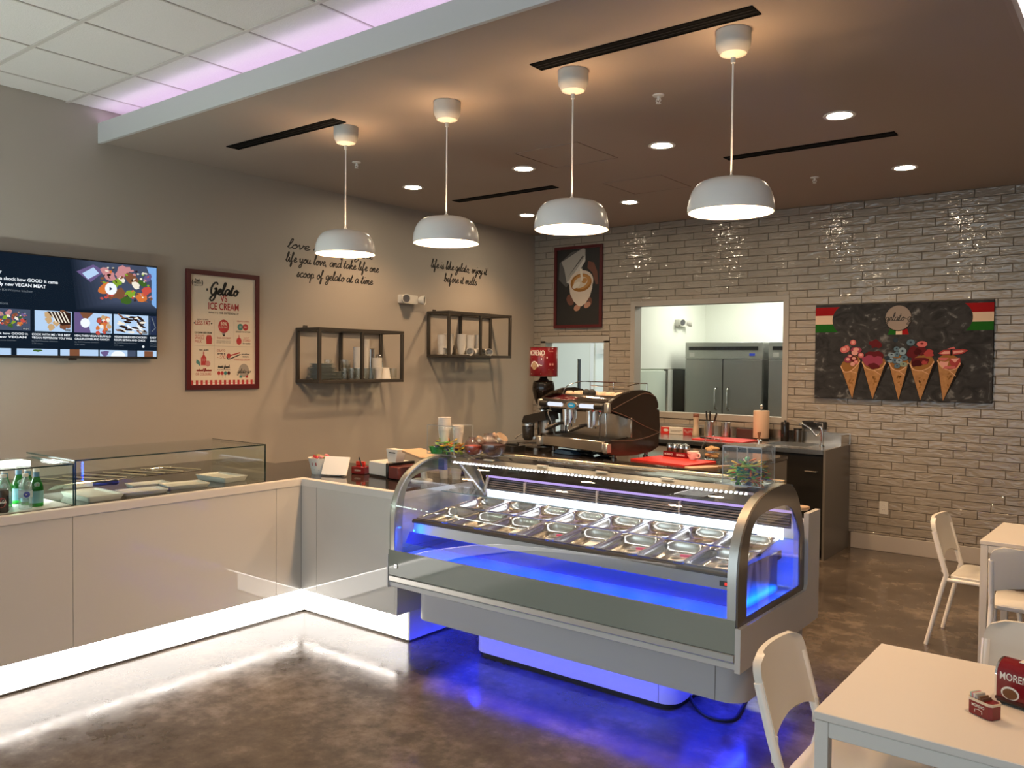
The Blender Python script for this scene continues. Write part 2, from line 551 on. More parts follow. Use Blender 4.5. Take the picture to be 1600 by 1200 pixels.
# handwritten letters: x-height 1, ascender 2.1, descender -1.1; each entry: advance, strokes
GL = {
 'a': (1.0, [[(.85, .85), (.5, 1.0), (.12, .6), (.2, .08), (.5, .08), (.8, .6), (.88, .95), (.82, .3), (.95, .02), (1.15, .2)]]),
 'b': (.95, [[(.0, .1), (.3, 1.0), (.38, 1.9), (.25, 2.1), (.15, 1.7), (.15, .5), (.25, .05), (.55, .05), (.78, .5), (.62, .95), (.42, .8), (.7, .6), (1.05, .75)]]),
 'c': (.8, [[(.72, .8), (.5, 1.0), (.15, .62), (.18, .12), (.5, .0), (.95, .3)]]),
 'd': (1.0, [[(.8, .8), (.5, .98), (.12, .6), (.2, .08), (.5, .1), (.82, .8), (.98, 2.1), (.86, .6), (.9, .08), (1.15, .2)]]),
 'e': (.75, [[(.0, .2), (.4, .45), (.62, .75), (.45, 1.0), (.18, .65), (.18, .18), (.45, .0), (.9, .3)]]),
 'f': (.75, [[(.0, .2), (.35, 1.1), (.55, 1.9), (.4, 2.12), (.28, 1.6), (.22, .2), (.15, -.8), (.28, -1.05), (.42, -.4), (.35, .05), (.55, .25), (.85, .25)]]),
 'g': (.95, [[(.82, .85), (.5, 1.0), (.12, .6), (.2, .1), (.5, .1), (.82, .8), (.75, -.6), (.45, -1.1), (.15, -.85), (.45, -.35), (1.1, .25)]]),
 'h': (1.0, [[(.0, .2), (.35, 1.3), (.42, 2.05), (.25, 1.9), (.15, .0)], [(.15, .1), (.4, .85), (.68, .9), (.7, .15), (.85, .0), (1.1, .25)]]),
 'i': (.5, [[(.0, .2), (.25, .95), (.22, .2), (.35, .02), (.6, .25)], [(.32, 1.5), (.36, 1.6)]]),
 'j': (.5, [[(.0, .25), (.3, .95), (.25, -.5), (.0, -1.05), (-.2, -.8), (.1, -.3), (.6, .25)], [(.36, 1.5), (.40, 1.6)]]),
 'k': (.95, [[(.0, .2), (.35, 1.3), (.42, 2.05), (.25, 1.9), (.15, .0)], [(.18, .3), (.5, .95), (.68, .75), (.35, .5), (.6, .1), (.8, .0), (1.05, .25)]]),
 'l': (.55, [[(.0, .2), (.4, 1.3), (.5, 2.0), (.32, 2.05), (.2, 1.2), (.2, .2), (.35, .0), (.65, .25)]]),
 'm': (1.35, [[(.0, .3), (.2, .95), (.15, .0)], [(.15, .2), (.4, .9), (.58, .85), (.55, .0)], [(.56, .2), (.85, .92), (1.02, .85), (1.0, .15), (1.15, .0), (1.4, .25)]]),
 'n': (1.0, [[(.0, .3), (.2, .95), (.15, .0)], [(.15, .2), (.45, .92), (.65, .85), (.65, .15), (.8, .0), (1.08, .25)]]),
 'o': (.85, [[(.5, .98), (.15, .6), (.2, .1), (.5, .02), (.75, .5), (.55, .98), (.5, .75), (.75, .65), (1.0, .75)]]),
 'p': (.95, [[(.0, .3), (.22, .95), (.18, .0), (.1, -1.1)], [(.18, .2), (.4, .95), (.72, .8), (.7, .2), (.42, .02), (.25, .15)], [(.6, .08), (1.0, .25)]]),
 'r': (.75, [[(.0, .2), (.2, 1.0), (.3, .82), (.55, .85), (.45, .2), (.6, .0), (.85, .25)]]),
 's': (.7, [[(.0, .1), (.38, 1.05), (.35, .75), (.58, .35), (.4, .0), (.1, .1), (.5, .12), (.8, .25)]]),
 't': (.65, [[(.0, .2), (.3, 1.2), (.4, 1.75), (.22, .3), (.35, .0), (.7, .25)], [(.08, 1.2), (.62, 1.28)]]),
 'u': (1.0, [[(.0, .3), (.18, .95), (.15, .2), (.35, .02), (.65, .4), (.72, .95), (.7, .2), (.85, .0), (1.1, .25)]]),
 'v': (.85, [[(.0, .6), (.15, .95), (.28, .3), (.38, .0), (.65, .6), (.68, .95), (.75, .75), (.98, .78)]]),
 'y': (.95, [[(.0, .6), (.15, .95), (.18, .25), (.4, .1), (.7, .6), (.75, .95), (.65, -.6), (.35, -1.1), (.1, -.85), (.4, -.35), (1.05, .25)]]),
 'G': (1.35, [[(1.15, 1.7), (.95, 2.05), (.5, 1.9), (.15, 1.1), (.25, .2), (.65, .0), (1.0, .5), (1.1, 1.0), (.75, .9), (1.1, 1.0), (1.0, -.5), (.6, -1.1), (.2, -.8), (.6, -.2), (1.4, .3)]]),
 'C': (1.05, [[(.90, 1.60), (.65, 2.02), (.22, 1.50), (.15, .55), (.45, .0), (1.10, .35)]]),
 ',': (.45, [[(.2, .12), (.12, -.25)]]), '.': (.45, [[(.15, .0), (.2, .1)]]), '-': (.7, [[(.15, .5), (.55, .55)]]), ' ': (.62, []),
}
def script_strokes(s, slant=0.18):
    x = 0.0
    out = []
    for ch in s:
        adv, st = GL[ch]
        for k in st:
            out.append([(x + px + slant * py, py) for px, py in spline(k, 5)])
        x += adv
    return out, x

class Print:
    """flat artwork: u to the right, v up, tiny steps towards the viewer so layers do not fight"""
    EPS = 0.0007
    def __init__(s, uc, vc, eps=None):
        s.uc, s.vc = uc, vc
        s.mb = MB(); s.mats = []
        s.eps = eps or Print.EPS
    def _m(s, m):
        if m not in s.mats: s.mats.append(m)
        s.mb.mi = s.mats.index(m)
    def poly(s, pts, m, L=1):
        s._m(m)
        s.mb.poly([(u - s.uc, v - s.vc, L * s.eps) for u, v in pts])
    def rect(s, u0, v0, u1, v1, m, L=1):
        s.poly([(u0, v0), (u1, v0), (u1, v1), (u0, v1)], m, L)
    def disc(s, u, v, r, m, L=1, rv=None, n=20, rot=0):
        rv = rv or r
        c, q = math.cos(rot), math.sin(rot)
        s.poly([(u + r * math.cos(2 * PI * i / n) * c - rv * math.sin(2 * PI * i / n) * q, v + r * math.cos(2 * PI * i / n) * q + rv * math.sin(2 * PI * i / n) * c) for i in range(n)], m, L)
    def blob(s, u, v, r, m, L=1, rv=None, rot=0, j=0.25, n=12):
        rv = rv or r
        c, q = math.cos(rot), math.sin(rot)
        pts = []
        for i in range(n):
            k = 1 + rnd.uniform(-j, j)
            a, b = r * k * math.cos(2 * PI * i / n), rv * k * math.sin(2 * PI * i / n)
            pts.append((u + a * c - b * q, v + a * q + b * c))
        s.poly(pts, m, L)
    def text(s, t, u, v, h, m, L=2, w=None, align='l', bold=0.0):
        """h: capital height; w: fit to this width"""
        vs, fs = text_polys(t, bold)
        if not vs: return
        x0 = min(p[0] for p in vs); x1 = max(p[0] for p in vs)
        ky = h / 0.70
        kx = ky if w is None else w / (x1 - x0)
        W = (x1 - x0) * kx
        du = {'l': 0, 'c': -W / 2, 'r': -W}[align]
        s._m(m)
        bv = s.mb.verts([((p[0] - x0) * kx + u + du - s.uc, p[1] * ky + v - s.vc, L * s.eps) for p in vs])
        for f in fs: s.mb._f([bv[i] for i in f])
    def stroke(s, pts, w, m, L=2):
        s._m(m)
        n = len(pts)
        A = []; B = []
        for i, p in enumerate(pts):
            a = Vector(pts[max(0, i - 1)]); b = Vector(pts[min(n - 1, i + 1)])
            d = (b - a)
            d = d.normalized() if d.length > 1e-9 else Vector((1, 0))
            k = w / 2 * (0.75 + 0.35 * abs(d.y))
            A.append((p[0] - d.y * k - s.uc, p[1] + d.x * k - s.vc, L * s.eps)); B.append((p[0] + d.y * k - s.uc, p[1] - d.x * k - s.vc, L * s.eps))
        a = s.mb.verts(A); b = s.mb.verts(B)
        for i in range(n - 1): s.mb._f([b[i], b[i + 1], a[i + 1], a[i]])
    def script(s, t, u, v, w, m, L=2, xh=None, pen=0.2, slant=0.18, align='l'):
        st, adv = script_strokes(t, slant)
        kx = w / adv
        ky = xh if xh else kx
        if align == 'c': u -= w / 2
        for k in st:
            s.stroke([(u + px * kx, v + py * ky) for px, py in k], pen * ky, m, L)
    def make(s, parent, name='print', **kw):
        return obj(name, s.mb, s.mats, parent, smooth=0, **kw)

ROT_LEFT = (R(90), 0, R(90))     # local x -> +Y, y -> +Z, z -> +X (left wall)
ROT_BACK = (R(90), 0, 0)         # local x -> +X, y -> +Z, z -> -Y (back wall)

# ================================================================== the room
def struct(name, mb, m, parent=None, **kw):
    o = obj(name, mb, m, parent, smooth=kw.pop('smooth', 0), **kw)
    if parent is None: o['kind'] = 'structure'
    return o

mb = MB(); mb.box(-0.3, -12.5, -0.1, 9.5, 4.0, 0.0)
struct('floor', mb, 'floor')
mb = MB(); mb.box(-0.15, -12.5, 0.0, 0.0, 0.0, 3.75)
struct('wall_left', mb, 'wall')
mb = MB(); mb.box(9.5, -12.5, 0.0, 9.65, 0.15, 3.75)
struct('wall_right', mb, 'wall')

# back wall with a door opening and the serving window
DX0, DX1, DZ = 0.17, 1.05, 2.03
WX0, WX1, WZ0, WZ1 = 1.43, 3.17, 1.215, 2.43
mb = MB()
for x0, x1, z0, z1 in ((-0.15, DX0, 0, 3.75), (DX0, DX1, DZ, 3.75), (DX1, WX0, 0, 3.75), (WX0, WX1, 0, WZ0), (WX0, WX1, WZ1, 3.75), (WX1, 9.5, 0, 3.75)):
    mb.box(x0, 0.0, z0, x1, 0.13, z1)
wall_back = struct('wall_back', mb, 'grout')

# glazed tiles in running bond, each a piece; nearest 300 in view single, the rest joined
TL, TH = 0.312, 0.0756
def tile_shape(mb, x0, z0, x1, z1, d):
    b = 0.004
    v = mb.verts([(x0, 0, z0), (x1, 0, z0), (x1, 0, z1), (x0, 0, z1), (x0 + b, -d, z0 + b), (x1 - b, -d, z0 + b), (x1 - b, -d, z1 - b), (x0 + b, -d, z1 - b),
                  (x0, -d + b, z0), (x1, -d + b, z0), (x1, -d + b, z1), (x0, -d + b, z1)])
    for q in ((4, 5, 6, 7), (8, 9, 5, 4), (9, 10, 6, 5), (10, 11, 7, 6), (11, 8, 4, 7), (0, 1, 9, 8), (1, 2, 10, 9), (2, 3, 11, 10), (3, 0, 8, 11)):
        mb._f([v[i] for i in q])
tiles = []
HOLES = ((DX0 - 0.055, DX1 + 0.055, -1, DZ + 0.065), (WX0 - 0.045, WX1 + 0.045, WZ0 - 0.05, WZ1 + 0.045))
row = 0
z1 = SOFFIT - 0.002
while z1 > 0.16:
    z0 = max(z1 - TH + 0.0035, 0.152)
    off = -((row * 0.335) % 1.0) * TL
    x = off + 0.18
    x -= TL
    while x < 9.4:
        segs = [(max(x, 0.002), z0, x + TL - 0.0035, z1)]
        for hx0, hx1, hz0, hz1 in HOLES:
            ns = []
            for a, c, b, d in segs:
                if b <= hx0 or a >= hx1 or d <= hz0 or c >= hz1:
                    ns.append((a, c, b, d)); continue
                if a < hx0: ns.append((a, c, hx0, d))
                if b > hx1: ns.append((hx1, c, b, d))
                if d > hz1: ns.append((max(a, hx0), hz1, min(b, hx1), d))
                if c < hz0: ns.append((max(a, hx0), c, min(b, hx1), hz0))
            segs = ns
        for q in segs:
            if q[2] - q[0] > 0.015 and q[3] - q[1] > 0.008: tiles.append(q)
        x += TL
    z1 -= TH
    row += 1
def t_hidden(t):
    a, z0, b, z1 = t
    return b > 5.42 or (a > 3.5 and b < 5.02 and z0 > 1.45 and z1 < 2.35) or (b < 3.84 and z1 < 1.1) or (a > 0.33 and b < 1.0 and z0 > 2.2 and z1 < 3.15) or (z1 < 0.66 and a > 4.9)
near = sorted([t for t in tiles if not t_hidden(t)], key=lambda t: (t[0] - CAM.x) ** 2 + (t[1] - CAM.z) ** 2)[:300]
nearset = set(near)
mesh_cache = {}
for t in near:
    key = (round(t[2] - t[0], 4), round(t[3] - t[1], 4), rnd.randrange(4))
    if key not in mesh_cache:
        mb = MB(); tile_shape(mb, 0, 0, t[2] - t[0], t[3] - t[1], 0.0085 + 0.0012 * key[2])
        o = struct('tile', mb, 'tile', wall_back, loc=(t[0], 0, t[1]))
        mesh_cache[key] = o
    else:
        o = mesh_cache[key].copy(); COL.objects.link(o); o.location = (t[0], 0, t[1])
mb = MB()
for t in tiles:
    if t not in nearset: tile_shape(mb, *t, 0.0085 + 0.0012 * rnd.randrange(4))
o = struct('tile_field', mb, 'tile', wall_back); o['kind'] = 'stuff'

# baseboard, door frame, window
mb = MB(); mb.box(3.86, -0.016, 0.0, 9.5, 0.0, 0.150, 0.003)
struct('baseboard_back', mb, 'base')
d1 = tag(bpy.data.objects.new('door_1', None), kind='structure'); COL.objects.link(d1)
mb = MB()
mb.box(DX0 - 0.055, -0.014, 0, DX0 + 0.02, 0.135, DZ); mb.box(DX1 - 0.02, -0.014, 0, DX1 + 0.055, 0.135, DZ); mb.box(DX0 - 0.055, -0.014, DZ - 0.02, DX1 + 0.055, 0.135, DZ + 0.06)
obj('frame', mb, 'frame', d1, smooth=0)
w1 = tag(bpy.data.objects.new('window_1', None), kind='structure'); COL.objects.link(w1)
mb = MB()
mb.plate([(WX0 - 0.045, WZ0 - 0.05), (WX1 + 0.045, WZ0 - 0.05), (WX1 + 0.045, WZ1 + 0.045), (WX0 - 0.045, WZ1 + 0.045)], [(WX0 + 0.012, WZ0 + 0.012), (WX1 - 0.012, WZ0 + 0.012), (WX1 - 0.012, WZ1 - 0.012), (WX0 + 0.012, WZ1 - 0.012)], 'y', -0.016, 0.135)
obj('frame', mb, 'frame', w1, smooth=0)
mb = MB(); mb.box(WX0, 0.100, WZ0, WX1, 0.106, WZ1)
obj('pane', mb, glass('window_glass', (0.99, 1.0, 0.99), 1.25), w1, smooth=0)

# kitchen and corridor behind the back wall
mb = MB()
mb.box(1.10, 2.60, 0, 5.4, 2.70, 3.1)
struct('wall_kitchen_back', mb, 'kwall')
mb = MB(); mb.box(1.055, 0.13, 0, 1.10, 2.70, 3.1)
struct('wall_kitchen_left', mb, 'kwall')
mb = MB(); mb.box(5.4, 0.13, 0, 5.5, 2.85, 3.1)
struct('wall_kitchen_right', mb, 'kwall')
mb = MB(); mb.box(-1.2, 0.13, 3.05, 5.5, 2.85, 3.15)
struct('ceiling_kitchen', mb, 'kwall')
mb = MB(); mb.box(-1.2, 1.35, 0, 1.055, 1.45, 3.1)
struct('wall_corridor_back', mb, 'kwall')
mb = MB(); mb.box(-1.3, 0.13, 0, -1.2, 1.45, 3.1)
struct('wall_corridor_left', mb, 'kwall')
d2 = tag(bpy.data.objects.new('door_2', None), kind='structure'); COL.objects.link(d2)
mb = MB(); mb.plate([(-0.96, 0.0), (0.05, 0.0), (0.05, 2.14), (-0.96, 2.14)], [(-0.90, 0.0), (-0.01, 0.0), (-0.01, 2.09), (-0.90, 2.09)], 'y', 1.325, 1.35)
obj('frame', mb, 'white', d2, smooth=0)
mb = MB(); mb.plate([(-0.90, 0.01), (-0.01, 0.01), (-0.01, 2.09), (-0.90, 2.09)], [(-0.215, 1.05), (-0.155, 1.05), (-0.155, 1.82), (-0.215, 1.82)], 'y', 1.32, 1.349)
obj('leaf', mb, mat('pale_door_paint', (0.66, 0.66, 0.58), 0.5), d2, smooth=0)
mb = MB(); mb.box(-0.215, 1.34, 1.05, -0.155, 1.345, 1.82)
obj('glass_slit', mb, 'black', d2, smooth=0)

# ------------------------------------------------------------------ ceilings
GZ = 3.589
mb = MB(); mb.box(0.0, -5.40, SOFFIT, 5.62, 0.0, SOFFIT + 0.03)
struct('ceiling', mb, 'soffit')
mb = MB(); mb.box(0.0, -5.425, SOFFIT - 0.012, 5.645, -5.40, SOFFIT + 0.135)
struct('trim_1', mb, 'lip')
mb = MB(); mb.box(5.62, -5.40, SOFFIT - 0.012, 5.645, 0.0, SOFFIT + 0.052)
struct('trim_2', mb, mat('taupe_trim_paint', (0.42, 0.35, 0.30), 0.6))
mb = MB(); mb.box(0.0, -5.02, SOFFIT + 0.03, 5.30, -4.99, GZ + 0.05); mb.box(5.27, -4.99, SOFFIT + 0.03, 5.30, 0.0, GZ + 0.05)
struct('trim_3', mb, 'lip')
up = MB(); up.box(0.0, -12.5, GZ + 0.012, 9.5, -4.99, GZ + 0.05); up.box(5.30, -4.99, GZ + 0.012, 9.5, 0.0, GZ + 0.05)
grid = struct('ceiling.001', up, 'acoustic')
GX, GY, GP = 0.9165, -5.642, 0.6096
mb = MB(); mb.box(-0.296, -0.296, -0.014, 0.296, 0.296, 0.0, 0.004)
t0 = None
for i in range(-2, 8):
    for j in range(-8, 2):
        x0 = max(GX + i * GP, 0.002); x1 = GX + (i + 1) * GP
        y0 = GY + j * GP; y1 = min(GY + (j + 1) * GP, -5.02)
        if x1 - x0 < 0.05 or y1 - y0 < 0.05: continue
        full = x1 - x0 > 0.6 and y1 - y0 > 0.6
        if full and t0 is not None:
            o = t0.copy(); COL.objects.link(o); o.location = ((x0 + x1) / 2, (y0 + y1) / 2, GZ + 0.012)
        else:
            if full: m2 = mb
            else:
                m2 = MB(); hx, hy = (x1 - x0) / 2 - 0.006, (y1 - y0) / 2 - 0.006
                m2.box(-hx, -hy, -0.014, hx, hy, 0.0, 0.004)
            o = obj('ceiling_tile', m2, 'acoustic', grid, loc=((x0 + x1) / 2, (y0 + y1) / 2, GZ + 0.012), smooth=0)
            if full: t0 = o
for i in range(-1, 9):
    mb = MB(); mb.box(GX + i * GP - 0.006, -10.6, GZ - 0.006, GX + i * GP + 0.006, -5.02, GZ + 0.010)
    obj('cross_bar', mb, 'tbar', grid, smooth=0)
for j in range(-8, 2):
    mb = MB(); mb.box(0.0, GY + j * GP - 0.011, GZ - 0.010, 6.4, GY + j * GP + 0.011, GZ + 0.010)
    obj('main_bar', mb, 'tbar', grid, smooth=0)
# cove lights lying on the soffit behind its lip
mb = MB(); mb.box(0.02, -5.365, SOFFIT + 0.095, 5.55, -5.335, SOFFIT + 0.118); mb.box(0.02, -5.356, SOFFIT + 0.031, 5.55, -5.345, SOFFIT + 0.095)
tag(obj('cove_light', mb, 'ledpurple', smooth=0), 'lilac light strip hidden behind the long front lip of the lowered ceiling', 'light strip')
mb = MB(); mb.box(5.56, -5.2, SOFFIT + 0.032, 5.58, -0.05, SOFFIT + 0.045)
tag(obj('cove_light', mb, 'ledcove', smooth=0), 'white light strip behind the side lip of the lowered ceiling, top right', 'light strip')

# ------------------------------------------------------------------ ceiling fittings
names = [['back left corner', 'behind the second pendant', 'behind the third pendant', 'right of the fourth pendant'], ['farthest back left', 'far back, left of the third pendant', 'far back', 'far right']]
dl_labels = ['round recessed downlight left of the second pendant cord', 'round recessed downlight above the coffee picture, front row', 'round recessed downlight between the two access hatches and the fourth pendant', 'round recessed downlight right of the fourth pendant, largest in view',
             'small recessed downlight just left of the third pendant shade', 'small recessed downlight between third and fourth pendant shades', 'recessed downlight behind the fourth pendant shade', 'recessed downlight far right, beyond the right-hand back slot']
first = None
for (x, y), lb in zip(DOWN, dl_labels):
    if first is None:
        first = thing('recessed_downlight', lb, 'light', (x, y, SOFFIT), group='recessed downlights')
        mb = MB(); mb.lathe([(0.098, 0.0), (0.100, -0.004), (0.096, -0.007), (0.078, -0.006), (0.072, 0.0), (0.066, 0.003)], 32)
        obj('trim_ring', mb, 'whitegloss', first)
        mb = MB(); mb.lathe([(0.0, -0.003), (0.068, -0.003), (0.068, 0.001), (0.0, 0.001)], 28)
        obj('lens', mb, 'downglow', first)
    else:
        dup(first, lb, (x, y, SOFFIT))
    lamp('downlight_lamp', 'SPOT', (x, y, SOFFIT - 0.012), DOWN_W, WARM, spot_size=R(125), spot_blend=0.7, shadow_soft_size=0.06)

def slot_diffuser(x0, x1, yc, label):
    t = thing('slot_diffuser', label, 'vent', ((x0 + x1) / 2, yc, SOFFIT), group='black slot diffusers')
    h = (x1 - x0) / 2
    mb = MB(); mb.plate([(-h, -0.054), (h, -0.054), (h, 0.054), (-h, 0.054)], [(-h + 0.006, -0.047), (h - 0.006, -0.047), (h - 0.006, 0.047), (-h + 0.006, 0.047)], 'z', -0.006, 0.0)
    obj('frame', mb, 'slot', t, smooth=0)
    mb = MB(); mb.box(-h + 0.006, -0.047, -0.0015, h - 0.006, 0.047, -0.0005)
    obj('backing', mb, 'blackmatte', t, smooth=0)
    for k in (-0.018, 0.012):
        mb = MB(); mb.box(-h + 0.006, k, -0.005, h - 0.006, k + 0.006, -0.001)
        obj('blade', mb, mat('slot_blade', (0.012, 0.011, 0.010), 0.6, spec=0.2), t, smooth=0)
slot_diffuser(0.667, 1.878, -4.745, 'long black slot vent in front of the first pendant, left')
slot_diffuser(3.503, 4.727, -4.778, 'long black slot vent in front of the third and fourth pendants')
slot_diffuser(0.667, 1.865, -2.235, 'thin black slot vent behind the second and third pendants')
slot_diffuser(3.517, 4.738, -2.312, 'thin black slot vent behind the fourth pendant, back right')
def sprinkler(x, y, label):
    t = thing('sprinkler', label, 'sprinkler', (x, y, SOFFIT), group='ceiling sprinklers')
    mb = MB(); mb.lathe([(0.0, 0.0), (0.036, 0.0), (0.034, -0.006), (0.014, -0.009), (0.0, -0.009)], 20)
    obj('rose', mb, 'whitegloss', t)
    mb = MB(); mb.cyl((0, 0, -0.008), (0, 0, -0.030), 0.008, 0.006, 10)
    mb.tube([(0.010, 0, -0.018), (0.016, 0, -0.034), (0.0, 0, -0.046)], 0.0025, 6); mb.tube([(-0.010, 0, -0.018), (-0.016, 0, -0.034), (0.0, 0, -0.046)], 0.0025, 6)
    obj('body', mb, 'whitegloss', t)
    mb = MB(); mb.cyl((0, 0, -0.047), (0, 0, -0.050), 0.015, 0.015, 12)
    obj('deflector', mb, 'whitegloss', t)
sprinkler(1.088, -3.898, 'white ceiling sprinkler beside the first pendant cord')
sprinkler(3.812, -3.971, 'white ceiling sprinkler between the third and fourth pendants')
sprinkler(3.857, -1.274, 'white ceiling sprinkler near the back wall, left of the far right downlight')
for x, y, lb in ((2.568, -3.10, 'square access hatch in the ceiling by the third pendant cord'), (2.565, -1.82, 'square access hatch farther back, above the third pendant shade')):
    t = thing('access_hatch', lb, 'hatch', (x, y, SOFFIT), group='ceiling access hatches')
    h = 0.285
    mb = MB(); mb.plate([(-h, -h), (h, -h), (h, h), (-h, h)], [(-h + 0.006, -h + 0.006), (h - 0.006, -h + 0.006), (h - 0.006, h - 0.006), (-h + 0.006, h - 0.006)], 'z', -0.004, 0.0)
    obj('frame', mb, mat('hatch_edge', (0.33, 0.27, 0.23), 0.6), t, smooth=0)
    mb = MB(); mb.box(-h + 0.009, -h + 0.009, -0.002, h - 0.009, h - 0.009, 0.0)
    obj('door', mb, 'soffit', t, smooth=0)

# ------------------------------------------------------------------ pendants
RIM = 2.490
pl = ['white dome pendant lamp hanging farthest left, in front of the wall lettering', 'white dome pendant lamp second from the left', 'white dome pendant lamp third from the left, beside the coffee picture', 'white dome pendant lamp farthest right and largest in view']
first = None
for x, lb in zip(PENDANT_X, pl):
    if first is None:
        first = thing('pendant_lamp', lb, 'lamp', (x, PENDANT_Y, RIM), group='white dome pendant lamps')
        H = SOFFIT - RIM
        mb = MB(); mb.lathe([(0.0, H), (0.082, H), (0.083, H - 0.05), (0.080, H - 0.075), (0.062, H - 0.108), (0.020, H - 0.122), (0.012, H - 0.124), (0.011, H - 0.150), (0.0, H - 0.150)], 32)
        obj('canopy', mb, 'plastic', first)
        mb = MB(); mb.cyl((0, 0, 0.13), (0, 0, H - 0.14), 0.0048, n=10)
        obj('cord', mb, 'whitegloss', first)
        outer = [(0.048, 0.160), (0.105, 0.156), (0.150, 0.140), (0.180, 0.108), (0.196, 0.066), (0.203, 0.026), (0.203, 0.004), (0.203, 0.0)]
        outer = spline(outer, 4)
        inner = [(r - 0.005, max(z - 0.005, 0.0)) for r, z in outer][::-1]
        mb = MB(); mb.mi = 0; mb.lathe(outer, 48); mb.mi = 1; mb.lathe([outer[-1]] + inner + [outer[0]], 48)
        obj('shade', mb, ['whitegloss', 'lampin'], first, smooth=50)
        mb = MB(); mb.lathe([(0.0, 0.185), (0.010, 0.180), (0.016, 0.150), (0.016, 0.118), (0.0, 0.116)], 16)
        for k in range(3):
            a = 2 * PI * k / 3
            mb.tube([(0.012 * math.cos(a), 0.012 * math.sin(a), 0.158), (0.052 * math.cos(a), 0.052 * math.sin(a), 0.158)], 0.003, 6)
        obj('lamp_holder', mb, 'plastic', first)
        mb = MB(); mb.ball((0, 0, 0.078), 0.036, 20, 12)
        obj('bulb', mb, 'bulb', first)
    else:
        dup(first, lb, (x, PENDANT_Y, RIM))
    lamp('pendant_light', 'POINT', (x, PENDANT_Y, RIM + 0.075), LAMP_W, WARM, shadow_soft_size=0.045)

# ================================================================== left wall
# television
TVC = (-5.615, 2.1175)
tv = thing('television', 'wide black television on the left wall showing cooking videos', 'television', (0.0, TVC[0], TVC[1]), rot=ROT_LEFT)
mb = MB(); mb.box(-0.605, -0.356, 0.055, 0.605, 0.356, 0.082, 0.004); mb.box(-0.40, -0.25, 0.02, 0.40, 0.22, 0.058, 0.01)
obj('housing', mb, 'black', tv)
mb = MB(); mb.box(-0.18, -0.12, 0.0, 0.18, 0.12, 0.025); 
obj('wall_bracket', mb, 'black', tv, smooth=0)
mb = MB(); mb.box(-0.055, -0.372, 0.060, 0.0, -0.354, 0.080, 0.004)
obj('logo_badge', mb, 'black', tv)
P = Print(*TVC)
def em(n, c, s=1.0): return emis('screen_' + n, c, s)
E_ = {k: em(k, v) for k, v in dict(bg=(0.006, 0.012, 0.022), white=(0.85, 0.9, 0.95), grey=(0.16, 0.19, 0.22), blue=(0.20, 0.40, 0.75), pale=(0.45, 0.62, 0.85), pink=(0.55, 0.24, 0.25), orange=(0.62, 0.17, 0.04), red=(0.55, 0.08, 0.06), green=(0.22, 0.36, 0.03), dkgreen=(0.05, 0.12, 0.02), purple=(0.14, 0.10, 0.24), brown=(0.20, 0.08, 0.04), dkbrown=(0.03, 0.014, 0.010), tan=(0.55, 0.36, 0.18), cream=(0.85, 0.78, 0.65), slate=(0.06, 0.08, 0.13), navy=(0.02, 0.03, 0.07)).items()}
P.rect(-6.205, 1.779, -5.020, 2.465, E_['bg'], 1)
for k in range(10):
    f = (k + 1) / 10
    P.poly([(-5.66 + .018 * k, 2.463), (-5.021, 2.463), (-5.021, 2.11 + .008 * k), (-5.62 + .030 * k, 2.11 + .008 * k)], em('fade', (0.006 + .05 * f, 0.012 + .06 * f, 0.022 + .10 * f)), 2 + k * .08)
P.poly([(-5.10, 2.46), (-5.021, 2.46), (-5.021, 2.15), (-5.06, 2.18), (-5.06, 2.36)], E_['blue'], 3)
P.poly([(-5.62, 2.38), (-5.50, 2.44), (-5.42, 2.40), (-5.52, 2.31)], E_['purple'], 3)
P.poly([(-5.58, 2.37), (-5.50, 2.42), (-5.46, 2.38), (-5.54, 2.33)], E_['pale'], 4)
def food(u0, v0, u1, v1, s, L):
    W, H = u1 - u0, v1 - v0
    for cx, cy, r, c in ((.30, .75, .20, 'pink'), (.50, .82, .22, 'pink'), (.65, .68, .20, 'brown'), (.25, .42, .20, 'orange'), (.45, .35, .22, 'brown'), (.42, .58, .16, 'green'), (.62, .36, .15, 'green'), (.55, .20, .16, 'dkgreen'), (.78, .30, .18, 'orange'), (.86, .45, .15, 'red'), (.70, .55, .13, 'cream'), (.88, .75, .13, 'purple'), (.80, .62, .12, 'dkgreen'), (.33, .30, .10, 'red'), (.50, .66, .10, 'cream')):
        P.blob(u0 + cx * W, v0 + cy * H, r * H * 0.85, E_[c], L, r * H * 0.55, rnd.uniform(-0.8, 0.8))
        L += 0.15
    for k in range(46):
        P.blob(u0 + W * rnd.uniform(.2, .95), v0 + H * rnd.uniform(.2, .92), H * rnd.uniform(.02, .05), E_[rnd.choice(['cream', 'orange', 'green', 'pink', 'brown', 'dkbrown', 'red'])], L + 0.1, H * rnd.uniform(.012, .03), rnd.uniform(-1, 1))
food(-5.55, 2.13, -5.03, 2.46, 1, 5)
P.disc(-5.375, 2.274, 0.044, E_['white'], 9, 0.044, 28); P.poly([(-5.386, 2.288), (-5.386, 2.260), (-5.362, 2.274)], E_['navy'], 10)
P.text('T', -6.12, 2.322, 0.016, E_['white'], 8, bold=.02)
P.text('n shock how GOOD it came', -6.118, 2.279, 0.022, E_['white'], 8, w=0.370, bold=.02)
P.text('My new VEGAN MEAT', -6.135, 2.243, 0.022, E_['white'], 8, w=0.308, bold=.02)
P.text('by RAWsome kitchen', -6.135, 2.207, 0.015, E_['grey'], 8, w=0.223)
P.text('tions', -6.118, 2.117, 0.016, E_['grey'], 8, w=0.05)
TH_ = [(-6.190, -5.928), (-5.900, -5.653), (-5.635, -5.366), (-5.352, -5.086), (-5.075, -5.021)]
for a, b in TH_: P.rect(a, 1.946, b, 2.090, E_['pale'], 2)
